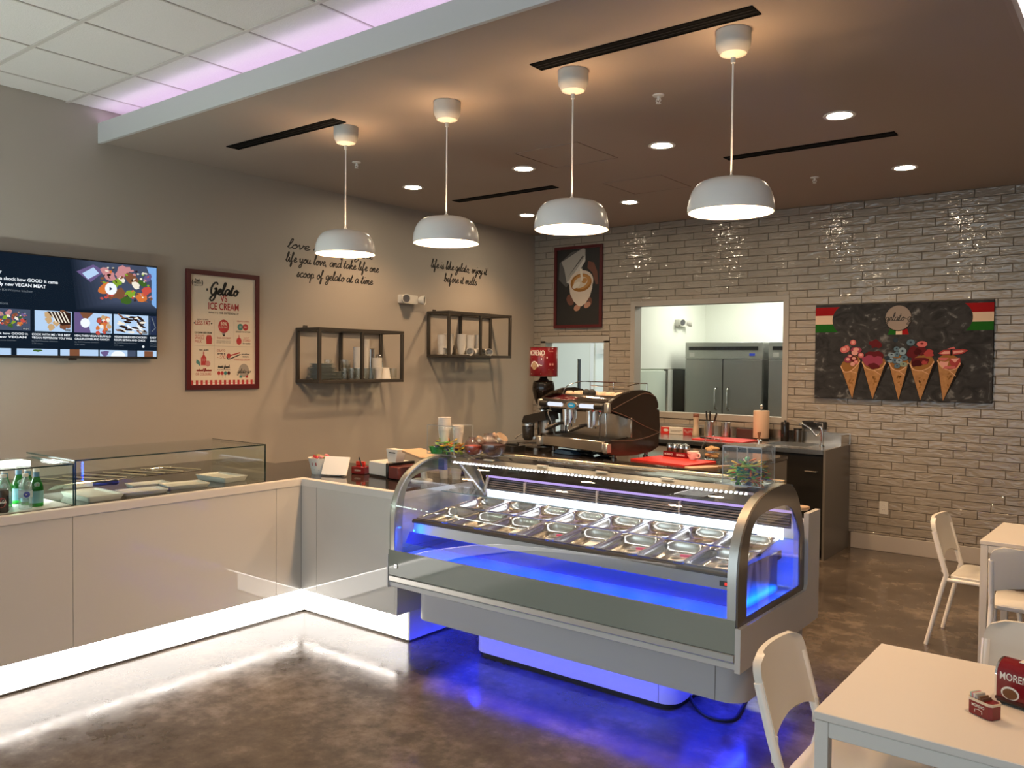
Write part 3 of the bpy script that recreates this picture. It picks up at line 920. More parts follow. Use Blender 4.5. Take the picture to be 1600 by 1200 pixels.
P.rect(-6.19, 1.946, -5.928, 2.09, E_['slate'], 2.5); food(-6.19, 1.95, -5.94, 2.088, 1, 3)
for k in range(9): P.blob(-5.80 + rnd.uniform(-.04, .12), 2.02 + rnd.uniform(-.06, .06), 0.024, E_[rnd.choice(['tan', 'brown', 'tan'])], 3 + k * .1)
P.poly([(-5.82, 2.085), (-5.66, 2.085), (-5.66, 2.00), (-5.72, 1.99), (-5.77, 2.03)], E_['dkbrown'], 5)
for k in range(5): P.poly([(-5.80 + k * .022, 2.085), (-5.792 + k * .022, 2.085), (-5.755 + k * .022, 2.01), (-5.765 + k * .022, 2.01)], E_['cream'], 6)
P.poly([(-5.635, 1.946), (-5.52, 1.946), (-5.56, 2.09), (-5.635, 2.09)], E_['purple'], 3); P.poly([(-5.60, 2.09), (-5.50, 2.09), (-5.56, 2.03)], E_['brown'], 4)
P.disc(-5.56, 2.016, 0.034, E_['white'], 5)
for k in range(22): P.blob(-5.435 + rnd.gauss(0, .028), 2.015 + rnd.gauss(0, .026), 0.016, E_[rnd.choice(['tan', 'brown', 'orange', 'cream', 'red'])], 5 + k * .05)
for k in range(34): P.blob(-5.215 + rnd.uniform(-.10, .11), 2.015 + rnd.uniform(-.055, .062), 0.030, E_[rnd.choice(['dkbrown', 'white', 'dkbrown', 'brown', 'cream'])], 3 + k * .08, 0.008, rnd.uniform(-.8, .1))
P.rect(-5.075, 1.946, -5.021, 2.09, E_['navy'], 4); P.stroke([(-5.06, 2.08), (-5.03, 2.0), (-5.06, 1.97)], .006, E_['grey'], 5)
for a, b in TH_[:4]: P.rect(b - 0.052, 1.952, b - 0.012, 1.966, E_['bg'], 12); P.text('10:21', b - 0.048, 1.955, 0.008, E_['white'], 13, w=0.032)
caps = [('n shock how GOOD it', 'My new VEGAN'), ('COOK WITH ME - THE BEST', 'VEGAN PEPPERONI YOU WILL'), ('HEALTHIER VEGAN BUFFALO', 'CAULIFLOWER AND RANCH'), ('VEGAN SHREDDED CHICKEN', 'RECIPE SEITAN AND CHICK'), ('EASY', 'ZUCC')]
for (a, b), (s1, s2), wa, wb in zip(TH_, caps, (.245, .255, .258, .25, .052), (.235, .268, .245, .24, .052)):
    x = a if a != -5.900 else -5.920
    P.text(s1, x, 1.917, 0.014, E_['white'], 8, w=wa, bold=.02); P.text(s2, x, 1.894, 0.014, E_['white'], 8, w=wb, bold=.02)
    P.text('by RAWsome kitchen', x, 1.874, 0.009, E_['grey'], 8, w=min(.17, b - x)); P.text('2.7K views', x, 1.856, 0.009, E_['grey'], 8, w=min(.07, b - x))
for a, b in ((-6.20, -6.05), (-6.015, -5.750), (-5.732, -5.467), (-5.456, -5.186), (-5.174, -5.021)): P.rect(a, 1.779, b, 1.824, E_['pale'], 3)
P.poly([(-5.32 + .055 * math.cos(PI * i / 14), 1.779 + .040 * math.sin(PI * i / 14)) for i in range(15)], E_['white'], 4); P.rect(-5.67, 1.779, -5.60, 1.824, E_['brown'], 4); P.rect(-5.25, 1.779, -5.186, 1.824, E_['slate'], 4); P.blob(-5.42, 1.80, .03, E_['purple'], 4, .02); P.rect(-5.12, 1.779, -5.05, 1.82, E_['brown'], 4); P.blob(-5.88, 1.812, .03, E_['dkgreen'], 4, .008)
P.disc(-5.129, 1.854, 0.009, E_['white'], 9)
P.make(tv, 'screen', loc=(0, 0, 0.0822))
mb = MB(); mb.box(-0.597, -0.348, 0.0, 0.597, 0.348, 0.0015)
obj('front_glass', mb, glass('screen_glass', (1, 1, 1), 1.12, 0.08), tv, loc=(0, 0, 0.094), smooth=0)

# gelato poster
PC = (-4.391, 2.0025)
po = thing('framed_poster', 'cream gelato versus ice cream poster in a maroon frame beside the television', 'poster', (0, PC[0], PC[1]), rot=ROT_LEFT)
hw, hh = 0.341, 0.487
mb = MB(); mb.plate([(-hw, -hh), (hw, -hh), (hw, hh), (-hw, hh)], [(-hw + .038, -hh + .038), (hw - .038, -hh + .038), (hw - .038, hh - .038), (-hw + .038, hh - .038)], 'z', 0.0, 0.026)
obj('frame', mb, 'maroon', po, smooth=0)
mb = MB(); mb.box(-hw + .02, -hh + .02, 0.002, hw - .02, hh - .02, 0.012)
obj('paper', mb, 'cream', po, smooth=0)
P = Print(*PC)
u, cu = -4.69, -4.391
P.script('Gelato', -4.522, 2.300, 0.262, M['ink'], 2, xh=0.048, pen=0.34)
P.disc(-4.545, 2.335, .007, M['ink'], 2, .012); P.disc(-4.262, 2.335, .007, M['ink'], 2, .012)
P.text('VS', cu, 2.245, 0.052, M['inkred'], 2, w=.066, align='c', bold=.015); P.text('ICE CREAM', cu, 2.176, 0.056, M['inkred'], 2, w=.285, align='c', bold=.015)
P.text("WHAT'S THE DIFFERENCE?", cu, 2.141, 0.017, M['ink'], 2, w=.284, align='c')
P.stroke([(-4.672, 2.41), (-4.680, 2.385), (-4.672, 2.36)], .006, M['ink'], 2); P.stroke([(-4.592, 2.41), (-4.584, 2.385), (-4.592, 2.36)], .006, M['ink'], 2)
P.text('Fresh', -4.632, 2.398, .018, M['ink'], 2, w=.045, align='c', bold=.03); P.text('FRESH', -4.632, 2.376, .018, M['ink'], 2, w=.066, align='c', bold=.02); P.text('GELATO', -4.632, 2.357, .012, M['ink'], 2, w=.06, align='c')
P.text('GELATO HAS', -4.585, 2.083, .010, M['ink'], 2, w=.10, align='c'); P.text('LESS FAT', -4.582, 2.043, .036, M['inkred'], 2, w=.135, align='c', bold=.01); P.disc(-4.66, 2.058, .006, M['ink'], 2); P.disc(-4.504, 2.058, .006, M['ink'], 2)
P.disc(cu, 2.040, .051, M['inkred'], 2, .056, 28); P.text('50%', cu, 2.048, .028, M['cream'], 3, w=.06, align='c', bold=.02); P.text('LESS FAT', cu, 2.024, .017, M['cream'], 3, w=.075, align='c')
P.text('GELATO OFFERS', -4.205, 2.083, .013, M['inkred'], 2, w=.12, align='c'); P.disc(-4.232, 2.040, .027, M['inkteal'], 2, .029); P.disc(-4.182, 2.040, .027, M['inkred'], 2.2, .029); P.text('10', -4.232, 2.032, .018, M['cream'], 3, align='c'); P.text('80', -4.182, 2.032, .018, M['cream'], 3, align='c'); P.text('LESS SUGAR THAN ICE CREAM', -4.205, 1.994, .012, M['ink'], 2, w=.14, align='c', bold=.02)
P.text('ICE CREAM USES CREAM', -4.58, 1.974, .014, M['ink'], 2, w=.155, align='c', bold=.02); P.text('GELATO USES', -4.655, 1.952, .012, M['inkred'], 2, w=.085); P.text('WHOLE', -4.655, 1.926, .022, M['inkred'], 2, w=.085); P.text('MILK', -4.655, 1.898, .022, M['inkred'], 2, w=.062)
P.poly([(-4.552, 1.890), (-4.503, 1.890), (-4.500, 1.940), (-4.510, 1.962), (-4.545, 1.962), (-4.555, 1.940)], M['inkred'], 2)
P.poly([(-4.403, 1.972), (-4.378, 1.972), (-4.384, 1.958), (-4.397, 1.958)], M['ink'], 2); P.text('LESS AIR', cu, 1.972, .014, M['ink'], 2, w=.03, align='c')
P.text('THAN ICE CREAM', cu, 1.936, .014, M['inkred'], 2, w=.13, align='c'); P.text('WHICH MAKES GELATO', cu, 1.912, .010, M['inkgrey'], 2, w=.135, align='c'); P.text('DENSER AND RICHER', cu, 1.898, .010, M['inkgrey'], 2, w=.135, align='c')
P.disc(-4.245, 1.920, .025, M['inkred'], 2, .031); P.stroke([(-4.245, 1.95), (-4.247, 1.972)], .006, M['inkred'], 2); P.text('NOT', -4.172, 1.942, .013, M['inkred'], 2, w=.05, align='c'); P.text('STORED', -4.170, 1.918, .019, M['inkred'], 2, w=.075, align='c'); P.text('for months', -4.170, 1.896, .013, M['ink'], 2, w=.075, align='c', bold=.03)
P.rect(u + .03, 1.873, -4.10, 1.8745, M['inkgrey'], 1.5); P.rect(-4.48, 1.66, -4.4785, 2.09, M['inkgrey'], 1.5); P.rect(-4.295, 1.89, -4.2935, 2.09, M['inkgrey'], 1.5)
P.text('WE ADD', -4.575, 1.832, .014, M['ink'], 2, w=.085, align='c', bold=.02)
P.poly([(-4.600, 1.715), (-4.552, 1.715), (-4.552, 1.775), (-4.570, 1.800), (-4.571, 1.826), (-4.579, 1.826), (-4.580, 1.800), (-4.600, 1.775)], M['inkred'], 2); P.text('10', -4.576, 1.748, .024, M['inkpink'], 3, w=.028, align='c', bold=.02)
P.poly([(-4.605, 1.705), (-4.645, 1.735), (-4.640, 1.765), (-4.612, 1.745)], M['inkteal'], 2.5); P.disc(-4.538, 1.728, .022, M['inkpink'], 2.5, .024)
P.script('natural flavours', -4.640, 1.668, .135, M['inkred'], 2, xh=.010, pen=.5) if all(c in GL for c in 'natural flavours') else None
P.text('OR COLOURS', -4.578, 1.632, .022, M['inkred'], 2, w=.14, align='c')
P.text('GELATO', -4.415, 1.828, .018, M['inkred'], 2, w=.078, align='c'); P.text('served at', -4.412, 1.806, .014, M['ink'], 2, w=.075, align='c', bold=.03); P.text('-15\u00b0C', -4.412, 1.772, .026, M['inkred'], 2, w=.075, align='c')
P.disc(-4.343, 1.795, .020, M['inkred'], 2.3); P.stroke([(-4.33, 1.797), (-4.235, 1.823)], .012, M['inkred'], 2.3); P.stroke([(-4.365, 1.79), (-4.352, 1.768), (-4.328, 1.770), (-4.23, 1.808)], .010, M['ink'], 2.2)
P.text('another', -4.180, 1.805, .013, M['ink'], 2, w=.08, align='c', bold=.03); P.text('texture', -4.180, 1.784, .013, M['ink'], 2, w=.06, align='c', bold=.03); P.text('THAN ICE CREAM', -4.215, 1.755, .016, M['inkred'], 2, w=.155, align='c')
P.script('taste fresh', -4.445, 1.695, .11, M['ink'], 2, xh=.010, pen=.5); P.text('IN SO MANY FLAVOURS', cu, 1.674, .010, M['ink'], 2, w=.12, align='c')
for k, c in enumerate(('inkred', 'inkred', 'inkteal', 'maroon')):
    P.disc(-4.436 + k * .031, 1.650, .0145, M[c], 2, .016); P.rect(-4.437 + k * .031, 1.610, -4.435 + k * .031, 1.636, M['inkgrey'], 2)
P.disc(-4.197, 1.672, .050, M['inkgrey'], 2, .056, 28); P.script('gelato-go', -4.262, 1.650, .13, M['ink'], 3, xh=.018, pen=.18)
P.rect(-4.240, 1.608, -4.214, 1.630, M['inkteal'], 2); P.rect(-4.180, 1.608, -4.156, 1.630, M['inkred'], 2)
P.rect(-4.690, 1.551, -4.089, 1.572, M['inkred'], 2)
k = -4.690
while k < -4.10:
    P.rect(k, 1.570, k + .0215, 1.592, M['inkred'], 2); P.rect(k + .0215, 1.556, min(k + .043, -4.09), 1.5705, M['inkwhite'], 2.5); k += .043
P.make(po, 'print', loc=(0, 0, 0.012))

# wall lettering in two quotes
def lettering(uc, vc, lines, label, xh):
    t = thing('wall_lettering', label, 'lettering', (0, uc, vc), rot=ROT_LEFT)
    for s, u0, w, v in lines:
        P = Print(uc, vc); P.script(s, u0, v, w, M['ink'], 1, xh=xh, pen=0.27); P.make(t, 'line')
lettering(-3.20, 2.66, [('love the life you', -3.745, 1.02, 2.770), ('life you love, and take life one', -3.760, 1.12, 2.648), ('scoop of gelato at a time', -3.640, 0.92, 2.520)], 'black handwritten love the life you quote above the left wall shelf', 0.041)
lettering(-1.40, 2.72, [('life is like gelato, enjoy it', -1.880, 0.94, 2.775), ('before it melts', -1.670, 0.55, 2.640)], 'black handwritten life is like gelato quote above the right-hand wall shelf', 0.044)

# emergency light on the wall (and its twins in the kitchen)
def emergency(loc, rot, label, twin=True):
    t = thing('emergency_light', label, 'light', loc, rot=rot)
    mb = MB(); mb.rbox(-0.13, -0.045, 0, 0.10, 0.045, 0.06, 0.012)
    obj('housing', mb, 'plastic', t)
    for k, (x, ax) in enumerate(((-0.105, -0.4), (0.135, 0.5))):
        m4 = Matrix.Translation((x, 0.0, 0.085)) @ Matrix.Rotation(ax, 4, 'Y')
        mb = MB(); mb.lathe([(0.0, -0.04), (0.028, -0.035), (0.046, 0.0), (0.048, 0.028), (0.044, 0.030), (0.040, 0.022), (0.0, 0.020)], 20, mtx=m4)
        obj('lamp_head', mb, 'plastic', t)
        mb = MB(); mb.cyl(m4 @ Vector((0, 0, .0215)), m4 @ Vector((0, 0, .025)), 0.038, n=16)
        obj('lens', mb, mat('lamp_lens', (0.10, 0.10, 0.11), 0.2), t)
    return t
emergency((0, -2.235, 2.405), ROT_LEFT, 'white twin-head emergency light on the left wall between the two quotes')
emergency((1.124, 1.744, 2.31), ROT_LEFT, 'white twin-head emergency light high on the kitchen wall seen through the serving window')
t = thing('alarm_box', 'white wall box on the corridor wall seen through the door opening', 'box', (0.175, 1.35, 1.98), rot=ROT_BACK)
mb = MB(); mb.rbox(-0.06, -0.085, 0, 0.06, 0.085, 0.06, 0.01); obj('housing', mb, 'plastic', t)
mb = MB(); mb.rbox(0.03, -0.03, 0.06, 0.058, 0.03, 0.085, 0.006); obj('lens', mb, 'white', t)

# ------------------------------------------------------------------ two open iron wall shelves
def wall_shelf(y0, y1, z0, z1, d, label):
    t = thing('wall_shelf', label, 'shelf', (0, (y0 + y1) / 2, z0), group='iron wall shelves')
    b = 0.029
    mb = MB(); h = (y1 - y0) / 2; H = z1 - z0
    def bar(p, q): 
        lo = [min(a, c) for a, c in zip(p, q)]; hi = [max(a, c) for a, c in zip(p, q)]
        mb.box(lo[0], lo[1], lo[2], hi[0], hi[1], hi[2], 0.002)
    ym = -h + (2 * h) * 0.48
    for z in (0, H - b):
        bar((0, -h, z), (b, h, z + b)); bar((d - b, -h, z), (d, h, z + b))
        for y in (-h, h - b, ym): bar((b, y, z), (d - b, y + b, z + b))
    obj('frame', mb, 'iron', t)
    for y in (-h, ym, h - b):
        for x in (0.0, d - b):
            mb = MB(); mb.box(x, y, b, x + b, y + b, H - b, 0.002); obj('post', mb, 'iron', t)
    mb = MB(); mb.box(b * .5, -h + b * .5, b, d - b * .5, h - b * .5, b + 0.004); obj('glass_shelf', mb, 'glass', t, smooth=0)
    mb = MB(); mb.box(0.004, -h + 0.08, H, 0.02, -h + 0.12, H + 0.025, 0.002); obj('hook', mb, 'iron', t)
    return z0 + b + 0.0045
SH1 = wall_shelf(-3.648, -2.60, 1.560, 2.058, 0.33, 'iron frame wall shelf with plates and glasses, nearest the framed poster')
SH2 = wall_shelf(-1.935, -0.865, 1.810, 2.300, 0.32, 'iron frame wall shelf with stacked paper cups, farther back, nearest the room corner')

NTH = ['topmost', 'second-from-top', 'third-from-top', 'fourth-from-top', 'fifth-from-top', 'sixth-from-top', 'seventh-from-top', 'eighth-from-top', 'ninth-from-top', 'tenth-from-top', 'eleventh-from-top', 'twelfth-from-top', 'thirteenth-from-top', 'fourteenth-from-top', 'fifteenth-from-top', 'sixteenth-from-top', 'seventeenth-from-top', 'eighteenth-from-top', 'nineteenth-from-top']
CUPMESH = None
def cup_proto(h=0.092, rt=0.044, rb=0.030):
    mb = MB(); mb.lathe([(0.0, 0.004), (rb - .002, 0.004), (rb - .001, 0.0), (rb, 0.0), (rt - .001, h - .004), (rt + .002, h - .003), (rt + .002, h), (rt - .002, h), (rb - .002, 0.006), (0.0, 0.006)], 24)
    return mb
def cups(x, y, z, n, label, group, pitch=0.0125, scale=1.0, flip=False):
    """n nested paper cups in one tower"""
    global CUPMESH
    for k in range(n):
        if CUPMESH is None:
            o = obj('paper_cup', cup_proto(), 'cup'); CUPMESH = o.data
        else:
            o = bpy.data.objects.new('paper_cup', CUPMESH); COL.objects.link(o)
        o.location = (x, y, z + (k * pitch + (0.092 if flip else 0)) * scale)
        o.scale = (scale,) * 3
        if flip: o.rotation_euler = (PI, 0, 0)
        tag(o, label.replace('white', NTH[n - 1 - k] + ' white', 1) if n > 1 else label, 'cup', group)
# shelf 1: plates, glasses, cup towers
mb = MB(); mb.lathe([(0.0, 0.003), (0.070, 0.003), (0.075, 0.0), (0.080, 0.004), (0.128, 0.015), (0.130, 0.018), (0.126, 0.019), (0.080, 0.009), (0.0, 0.008)], 32)
p0 = None
for k in range(11):
    if p0 is None: p0 = o = obj('plate', mb, 'bluegrey')
    else: o = p0.copy(); COL.objects.link(o)
    s = 1.0 if k < 8 else 0.86
    o.location = (0.17, -3.485, SH1 + k * 0.0125); o.scale = (s, s, 1)
    tag(o, NTH[10 - k] + ' grey-blue plate of the tall stack at the near end of the left shelf', 'plate', 'plates stacked on the left wall shelf')
p1 = None
for k in range(5):
    o = p0.copy(); COL.objects.link(o); o.location = (0.12, -3.27, SH1 + k * 0.0125); o.scale = (0.72, 0.72, 1)
    tag(o, NTH[4 - k] + ' small pale plate of the low stack behind the near glasses', 'plate', 'small plates on the left wall shelf')
def glass_mb(h, r, stem=False):
    mb = MB()
    if stem:
        mb.lathe([(0.0, 0.0), (0.032, 0.0), (0.032, 0.003), (0.006, 0.008), (0.005, 0.035), (0.018, 0.045), (r, 0.075), (r * .95, h), (r * .95 - .002, h), (r - .003, 0.078), (0.015, 0.050), (0.0, 0.048)], 20)
    else:
        mb.lathe([(0.0, 0.0), (r * .8, 0.0), (r * .85, 0.004), (r, h), (r - .003, h), (r * .8, 0.010), (0.0, 0.009)], 20)
    return mb
gl0 = None
gsp = [(0.27, -3.30), (0.275, -3.215), (0.265, -3.13), (0.275, -3.05), (0.265, -2.965), (0.19, -3.16), (0.19, -3.08), (0.20, -3.00), (0.24, -2.735), (0.25, -2.665)]
gnm = ['nearest', 'second', 'third', 'fourth', 'fifth']
for k, (x, y) in enumerate(gsp):
    if gl0 is None: gl0 = o = obj('water_glass', glass_mb(0.10, 0.036), 'ware')
    else: o = gl0.copy(); COL.objects.link(o)
    o.location = (x, y, SH1)
    lb = f'small clear glass, {gnm[k]} along the front row of the left wall shelf' if k < 5 else ('small clear glass in the back row behind the front glasses on the left shelf' if k < 8 else 'small clear glass at the far end of the left wall shelf')
    tag(o, lb, 'glass', 'clear glasses on the left wall shelf')
g2 = None
for k, (x, y) in enumerate(((0.10, -3.36), (0.12, -3.18), (0.08, -3.11))):
    if g2 is None: g2 = o = obj('stem_glass', glass_mb(0.18, 0.036, True), 'ware')
    else: o = g2.copy(); COL.objects.link(o)
    o.location = (x, y, SH1)
    tag(o, ['tall stemmed glass nearest the plates on the left wall shelf', 'middle one of three tall stemmed glasses on the left wall shelf', 'tall stemmed glass nearest the cup towers on the left wall shelf'][k], 'glass', 'stemmed glasses on the left wall shelf')
cups(0.13, -3.02, SH1, 15, 'white paper cup in the nearer tall tower on the left shelf', 'cup tower behind the glasses', 0.0150)
cups(0.27, -2.885, SH1, 2, 'white paper cup of the pair beside the left shelf middle post', 'pair of cups on the left shelf', 0.02)
cups(0.12, -2.92, SH1, 19, 'white paper cup in the tallest tower of the left wall shelf', 'tallest cup tower on the left shelf', 0.0160)
cups(0.22, -2.855, SH1, 8, 'white paper cup in the short tower of the left wall shelf', 'short cup tower on the left shelf', 0.0130, 1.1)
cups(0.27, -2.79, SH1, 1, 'single white cup upside down at the front of the left wall shelf', 'upturned cup', scale=1.15, flip=True)
t = thing('cocktail_shaker', 'steel cocktail shaker behind the upturned cup on the left shelf', 'shaker', (0.17, -2.785, SH1))
mb = MB(); mb.lathe([(0.0, 0.0), (0.034, 0.0), (0.044, 0.15), (0.0, 0.15)], 24); obj('cup', mb, 'chrome', t)
mb = MB(); mb.lathe([(0.045, 0.145), (0.044, 0.165), (0.026, 0.205), (0.024, 0.225), (0.018, 0.235), (0.0, 0.235)], 24); obj('cap', mb, 'chrome', t)
t = thing('steel_tumbler', 'tall narrow steel tumbler right of the tallest cup tower on the left shelf', 'tumbler', (0.10, -2.83, SH1))
mb = MB(); mb.lathe([(0.0, 0.0), (0.032, 0.0), (0.040, 0.29), (0.037, 0.29), (0.030, 0.006), (0.0, 0.006)], 24); obj('body', mb, 'chrome', t)
mb = MB(); mb.lathe([(0.0395, 0.283), (0.0415, 0.2865), (0.0395, 0.291)], 24); obj('rim', mb, 'chrome', t)
# shelf 2: cup towers and cups lying on their side
for k, (x, y, n, s) in enumerate(((0.16, -1.865, 8, 1.15), (0.14, -1.74, 9, 1.15), (0.20, -1.60, 9, 1.15), (0.22, -1.485, 8, 1.2), (0.12, -1.49, 10, 1.1), (0.20, -1.33, 9, 1.15))):
    nm = ['nearest', 'second', 'third', 'fourth', 'fifth', 'farthest'][k]
    cups(x, y, SH2, n, f'white paper cup in the {nm} tower on the right-hand wall shelf', f'{nm} cup tower on the right-hand shelf', 0.0125, s)
lc = None
for k, (x, y, a) in enumerate(((0.18, -1.80, 0.4), (0.26, -1.55, 0.9), (0.26, -1.365, -0.3), (0.26, -1.20, 0.7), (0.19, -1.16, 0.2), (0.09, -1.64, 0.1))):
    o = bpy.data.objects.new('espresso_cup', CUPMESH); COL.objects.link(o)
    o.scale = (0.95,) * 3; o.location = (x, y, SH2 + 0.041); o.rotation_euler = (R(98), 0, a)
    tag(o, ['white cup lying between the first and second towers of the right-hand shelf', 'white cup lying in front of the third tower of the right-hand shelf', 'white cup lying between the fourth and farthest towers of the right-hand shelf', 'white cup lying just past the farthest tower of the right-hand shelf', 'white cup lying farthest back on the right-hand wall shelf', 'white cup lying against the wall behind the towers of the right-hand shelf'][k], 'cup', 'cups lying on the right-hand wall shelf')

# ================================================================== service counter (L-shaped)
CX, CY = 1.585, -4.815      # front faces
CZ = 0.957
CEX = 2.515                 # end of the short leg
t = thing('service_counter', 'long white gloss counter with glowing kick strip running along the left wall', 'counter', (1.0, -8.0, 0))
def wbox(name, m, parent, *a, bev=0.0, smooth=0, **kw):
    mb = MB(); mb.box(*a, bev); return obj(name, mb, m, parent, world=True, smooth=smooth, **kw)
g = 0.0015
ys = [-11.0, -9.0, -7.62, -6.33, -5.02, CY]
for a, b in zip(ys, ys[1:]):
    wbox('front_panel', 'laminate', t, CX - 0.02, a + g, 0.195, CX, b - g, CZ - 0.045)
wbox('carcass', 'seam', t, 0.75, -11.0, 0.1945, CX - 0.022, CY + 0.02, CZ - 0.045)
wbox('kick_panel', 'kickglow', t, 1.44, -11.0, 0.012, 1.475, -4.70, 0.20)
wbox('plinth_edge', 'darksteel', t, 1.44, -11.0, 0.0, 1.478, -4.70, 0.012)
wbox('led_strip', 'ledwhite', t, CX - 0.026, -11.0, 0.186, CX - 0.012, CY - 0.01, 0.1935)
t2 = thing('service_counter', 'short white counter leg meeting the gelato case, with glowing kick strip', 'counter', (2.0, -4.5, 0))
xs = [CX, 1.745, CEX - 0.018]
for a, b in zip(xs, xs[1:]):
    wbox('front_panel', 'laminate', t2, a + g, CY, 0.195, b - g, CY + 0.02, CZ - 0.045)
wbox('end_panel', 'laminate', t2, CEX - 0.018, CY, 0.195, CEX, -4.02, CZ - 0.045)
wbox('carcass', 'seam', t2, CX + 0.02, CY + 0.022, 0.1945, CEX - 0.02, -4.02, CZ - 0.045)
wbox('kick_panel', 'kickglow', t2, 1.477, -4.700, 0.012, CEX - 0.02, -4.665, 0.20)
wbox('kick_end', 'white', t2, CEX - 0.020, -4.700, 0.012, CEX - 0.005, -4.05, 0.195)
wbox('plinth_edge', 'darksteel', t2, 1.475, -4.703, 0.0, CEX - 0.005, -4.05, 0.012)
wbox('led_strip', 'ledwhite', t2, CX + 0.01, CY + 0.012, 0.186, CEX - 0.03, CY + 0.026, 0.1935)
wt = thing('worktop', 'L-shaped dark glass worktop with a white front edge on the counter', 'worktop', (1.5, -5, CZ - 0.045))
def Lshape(x0, xe, y0, xr, yb, z0, z1):
    mb = MB(); mb.prism([(x0, -11.0), (xe, -11.0), (xe, y0), (xr, y0), (xr, yb), (x0, yb)], 'z', z0, z1); return mb
obj('edge', Lshape(0.745, CX + 0.006, CY - 0.006, CEX + 0.003, -4.0, CZ - 0.045, CZ - 0.003), 'topedge', wt, world=True, smooth=0)
obj('glass_top', Lshape(0.745, CX - 0.045, CY + 0.05, CEX - 0.002, -4.0, CZ - 0.004, CZ), 'blackglass', wt, world=True, smooth=0)
wbox('edge_cap', 'topedge', wt, CX - 0.045, -11.0, CZ - 0.003, CX + 0.004, CY + 0.05, CZ)
wbox('edge_cap', 'topedge', wt, CX + 0.004, CY - 0.004, CZ - 0.003, CEX, CY + 0.05, CZ)
# back shelf along the wall
t = thing('back_counter', 'low dark counter against the left wall behind the glass display', 'counter', (0.3, -6, 0))
wbox('body', 'cabinet', t, 0.0, -11.0, 0.0, 0.62, -4.3, 0.90); wbox('top', 'blackglass', t, 0.0, -11.0, 0.90, 0.64, -4.28, 0.93)

# ------------------------------------------------------------------ glass display boxes on the counter
def glassbox(name, label, x0, x1, y0, y1, z0, z1, topx0=None, panes='ftr'):
    t = thing(name, label, 'display case', ((x0 + x1) / 2, (y0 + y1) / 2, z0))
    th = 0.008
    tx = x0 if topx0 is None else topx0
    def pane(nm, *a):
        wbox(nm, 'glass', t, *a)
    pane('front_pane', x1 - th, y0 + th, z0, x1, y1 - th, z1 - th)
    pane('side_pane', x0, y1 - th, z0, x1, y1, z1 - th)
    pane('side_pane', x0, y0, z0, x1, y0 + th, z1 - th)
    pane('top_pane', tx, y0, z1 - th, x1, y1, z1)
    e = 0.0055
    for nm, a in (('edge', (x1 - e, y0, z1 - e, x1 + .001, y1, z1 + .001)), ('edge', (x1 - e, y1 - e, z0, x1 + .001, y1 + .001, z1)), ('edge', (tx, y1 - e, z1 - e, x1, y1 + .001, z1 + .001)), ('edge', (x1 - e, y0 - .001, z0, x1 + .001, y0 + e, z1)), ('edge', (tx, y0 - .001, z1 - e, x1, y0 + e, z1 + .001))):
        wbox(nm, 'edgegreen', t, *a)
    return t
glassbox('glass_display', 'long empty glass display box on the counter, holding white trays', 0.90, 1.515, -6.285, -5.055, CZ + .001, 1.203)
bc = glassbox('bottle_display', 'lit glass display box full of drink bottles at the left edge', 1.02, 1.535, -8.2, -6.300, CZ + .001, 1.188)
wbox('light_bar', 'ledbottle', bc, 1.02, -8.15, 1.150, 1.14, -6.36, 1.176)
wbox('base_tray', 'white', bc, 1.03, -8.18, CZ + .001, 1.524, -6.312, CZ + 0.006)
# white trays
def tray(x, y, w, d, rz, label, h=0.022):
    t = thing('serving_tray', label, 'tray', (x, y, CZ), R(rz), group='white serving trays in the glass display')
    mb = MB()
    rings = []
    for k, (ex, z) in enumerate(((-.012, 0.0), (0.0, h - .004), (0.0, h))):
        rings.append([(p[0], p[1], z) for p in rrect(-w / 2 - ex, -d / 2 - ex, w / 2 + ex, d / 2 + ex, 0.012, 3)])
    rings.append([(p[0], p[1], h) for p in rrect(-w / 2 + .014, -d / 2 + .014, w / 2 - .014, d / 2 - .014, 0.010, 3)])
    rings.append([(p[0], p[1], h - .008) for p in rrect(-w / 2 + .020, -d / 2 + .020, w / 2 - .020, d / 2 - .020, 0.008, 3)])
    mb.loft(rings); obj('body', mb, 'china', t)
tray(1.32, -6.10, 0.34, 0.21, 0, 'white serving tray nearest the bottle display, inside the long glass box', 0.03)
tray(1.38, -5.835, 0.17, 0.26, -8, 'white serving tray second from the bottle display, at the front of the glass box')
tray(1.15, -5.67, 0.15, 0.24, -8, 'white serving tray lying behind the two middle trays in the glass box')
tray(1.34, -5.535, 0.19, 0.26, -10, 'white serving tray third along the front of the glass box', 0.024)
tray(1.24, -5.205, 0.31, 0.19, 4, 'white serving tray at the far end of the glass box, by the counter corner', 0.034)
t = thing('bread_knife', 'long knife with a thick black handle lying over the first white tray', 'knife', (1.16, -6.02, CZ + 0.052), R(32), rot=(0, R(-3), R(62)))
mb = MB(); mb.prism([(-0.24, -0.012), (0.0, -0.012), (0.0, 0.012), (-0.20, 0.012)], 'y', -0.0012, 0.0012); obj('blade', mb, 'chrome', t, smooth=0)
mb = MB(); mb.lathe([(0.0, 0.0), (0.012, 0.0), (0.016, 0.03), (0.014, 0.09), (0.018, 0.125), (0.010, 0.14), (0.0, 0.142)], 14, mtx=Matrix.Rotation(PI / 2, 4, 'Y')); obj('handle', mb, 'black', t)
t = thing('wire_rack', 'flat wire rack of slanting rods lying behind the long glass box', 'rack', (0.42, -5.45, 0.935))
for k in range(7):
    y = -0.42 + k * 0.14
    mb = MB(); mb.cyl((-0.20, y - 0.05, 0.012), (0.17, y + 0.07, 0.012), 0.0045, n=8); obj('rod', mb, mat('brass_rod', (0.85, 0.66, 0.42), 0.35, metal=.5), t)
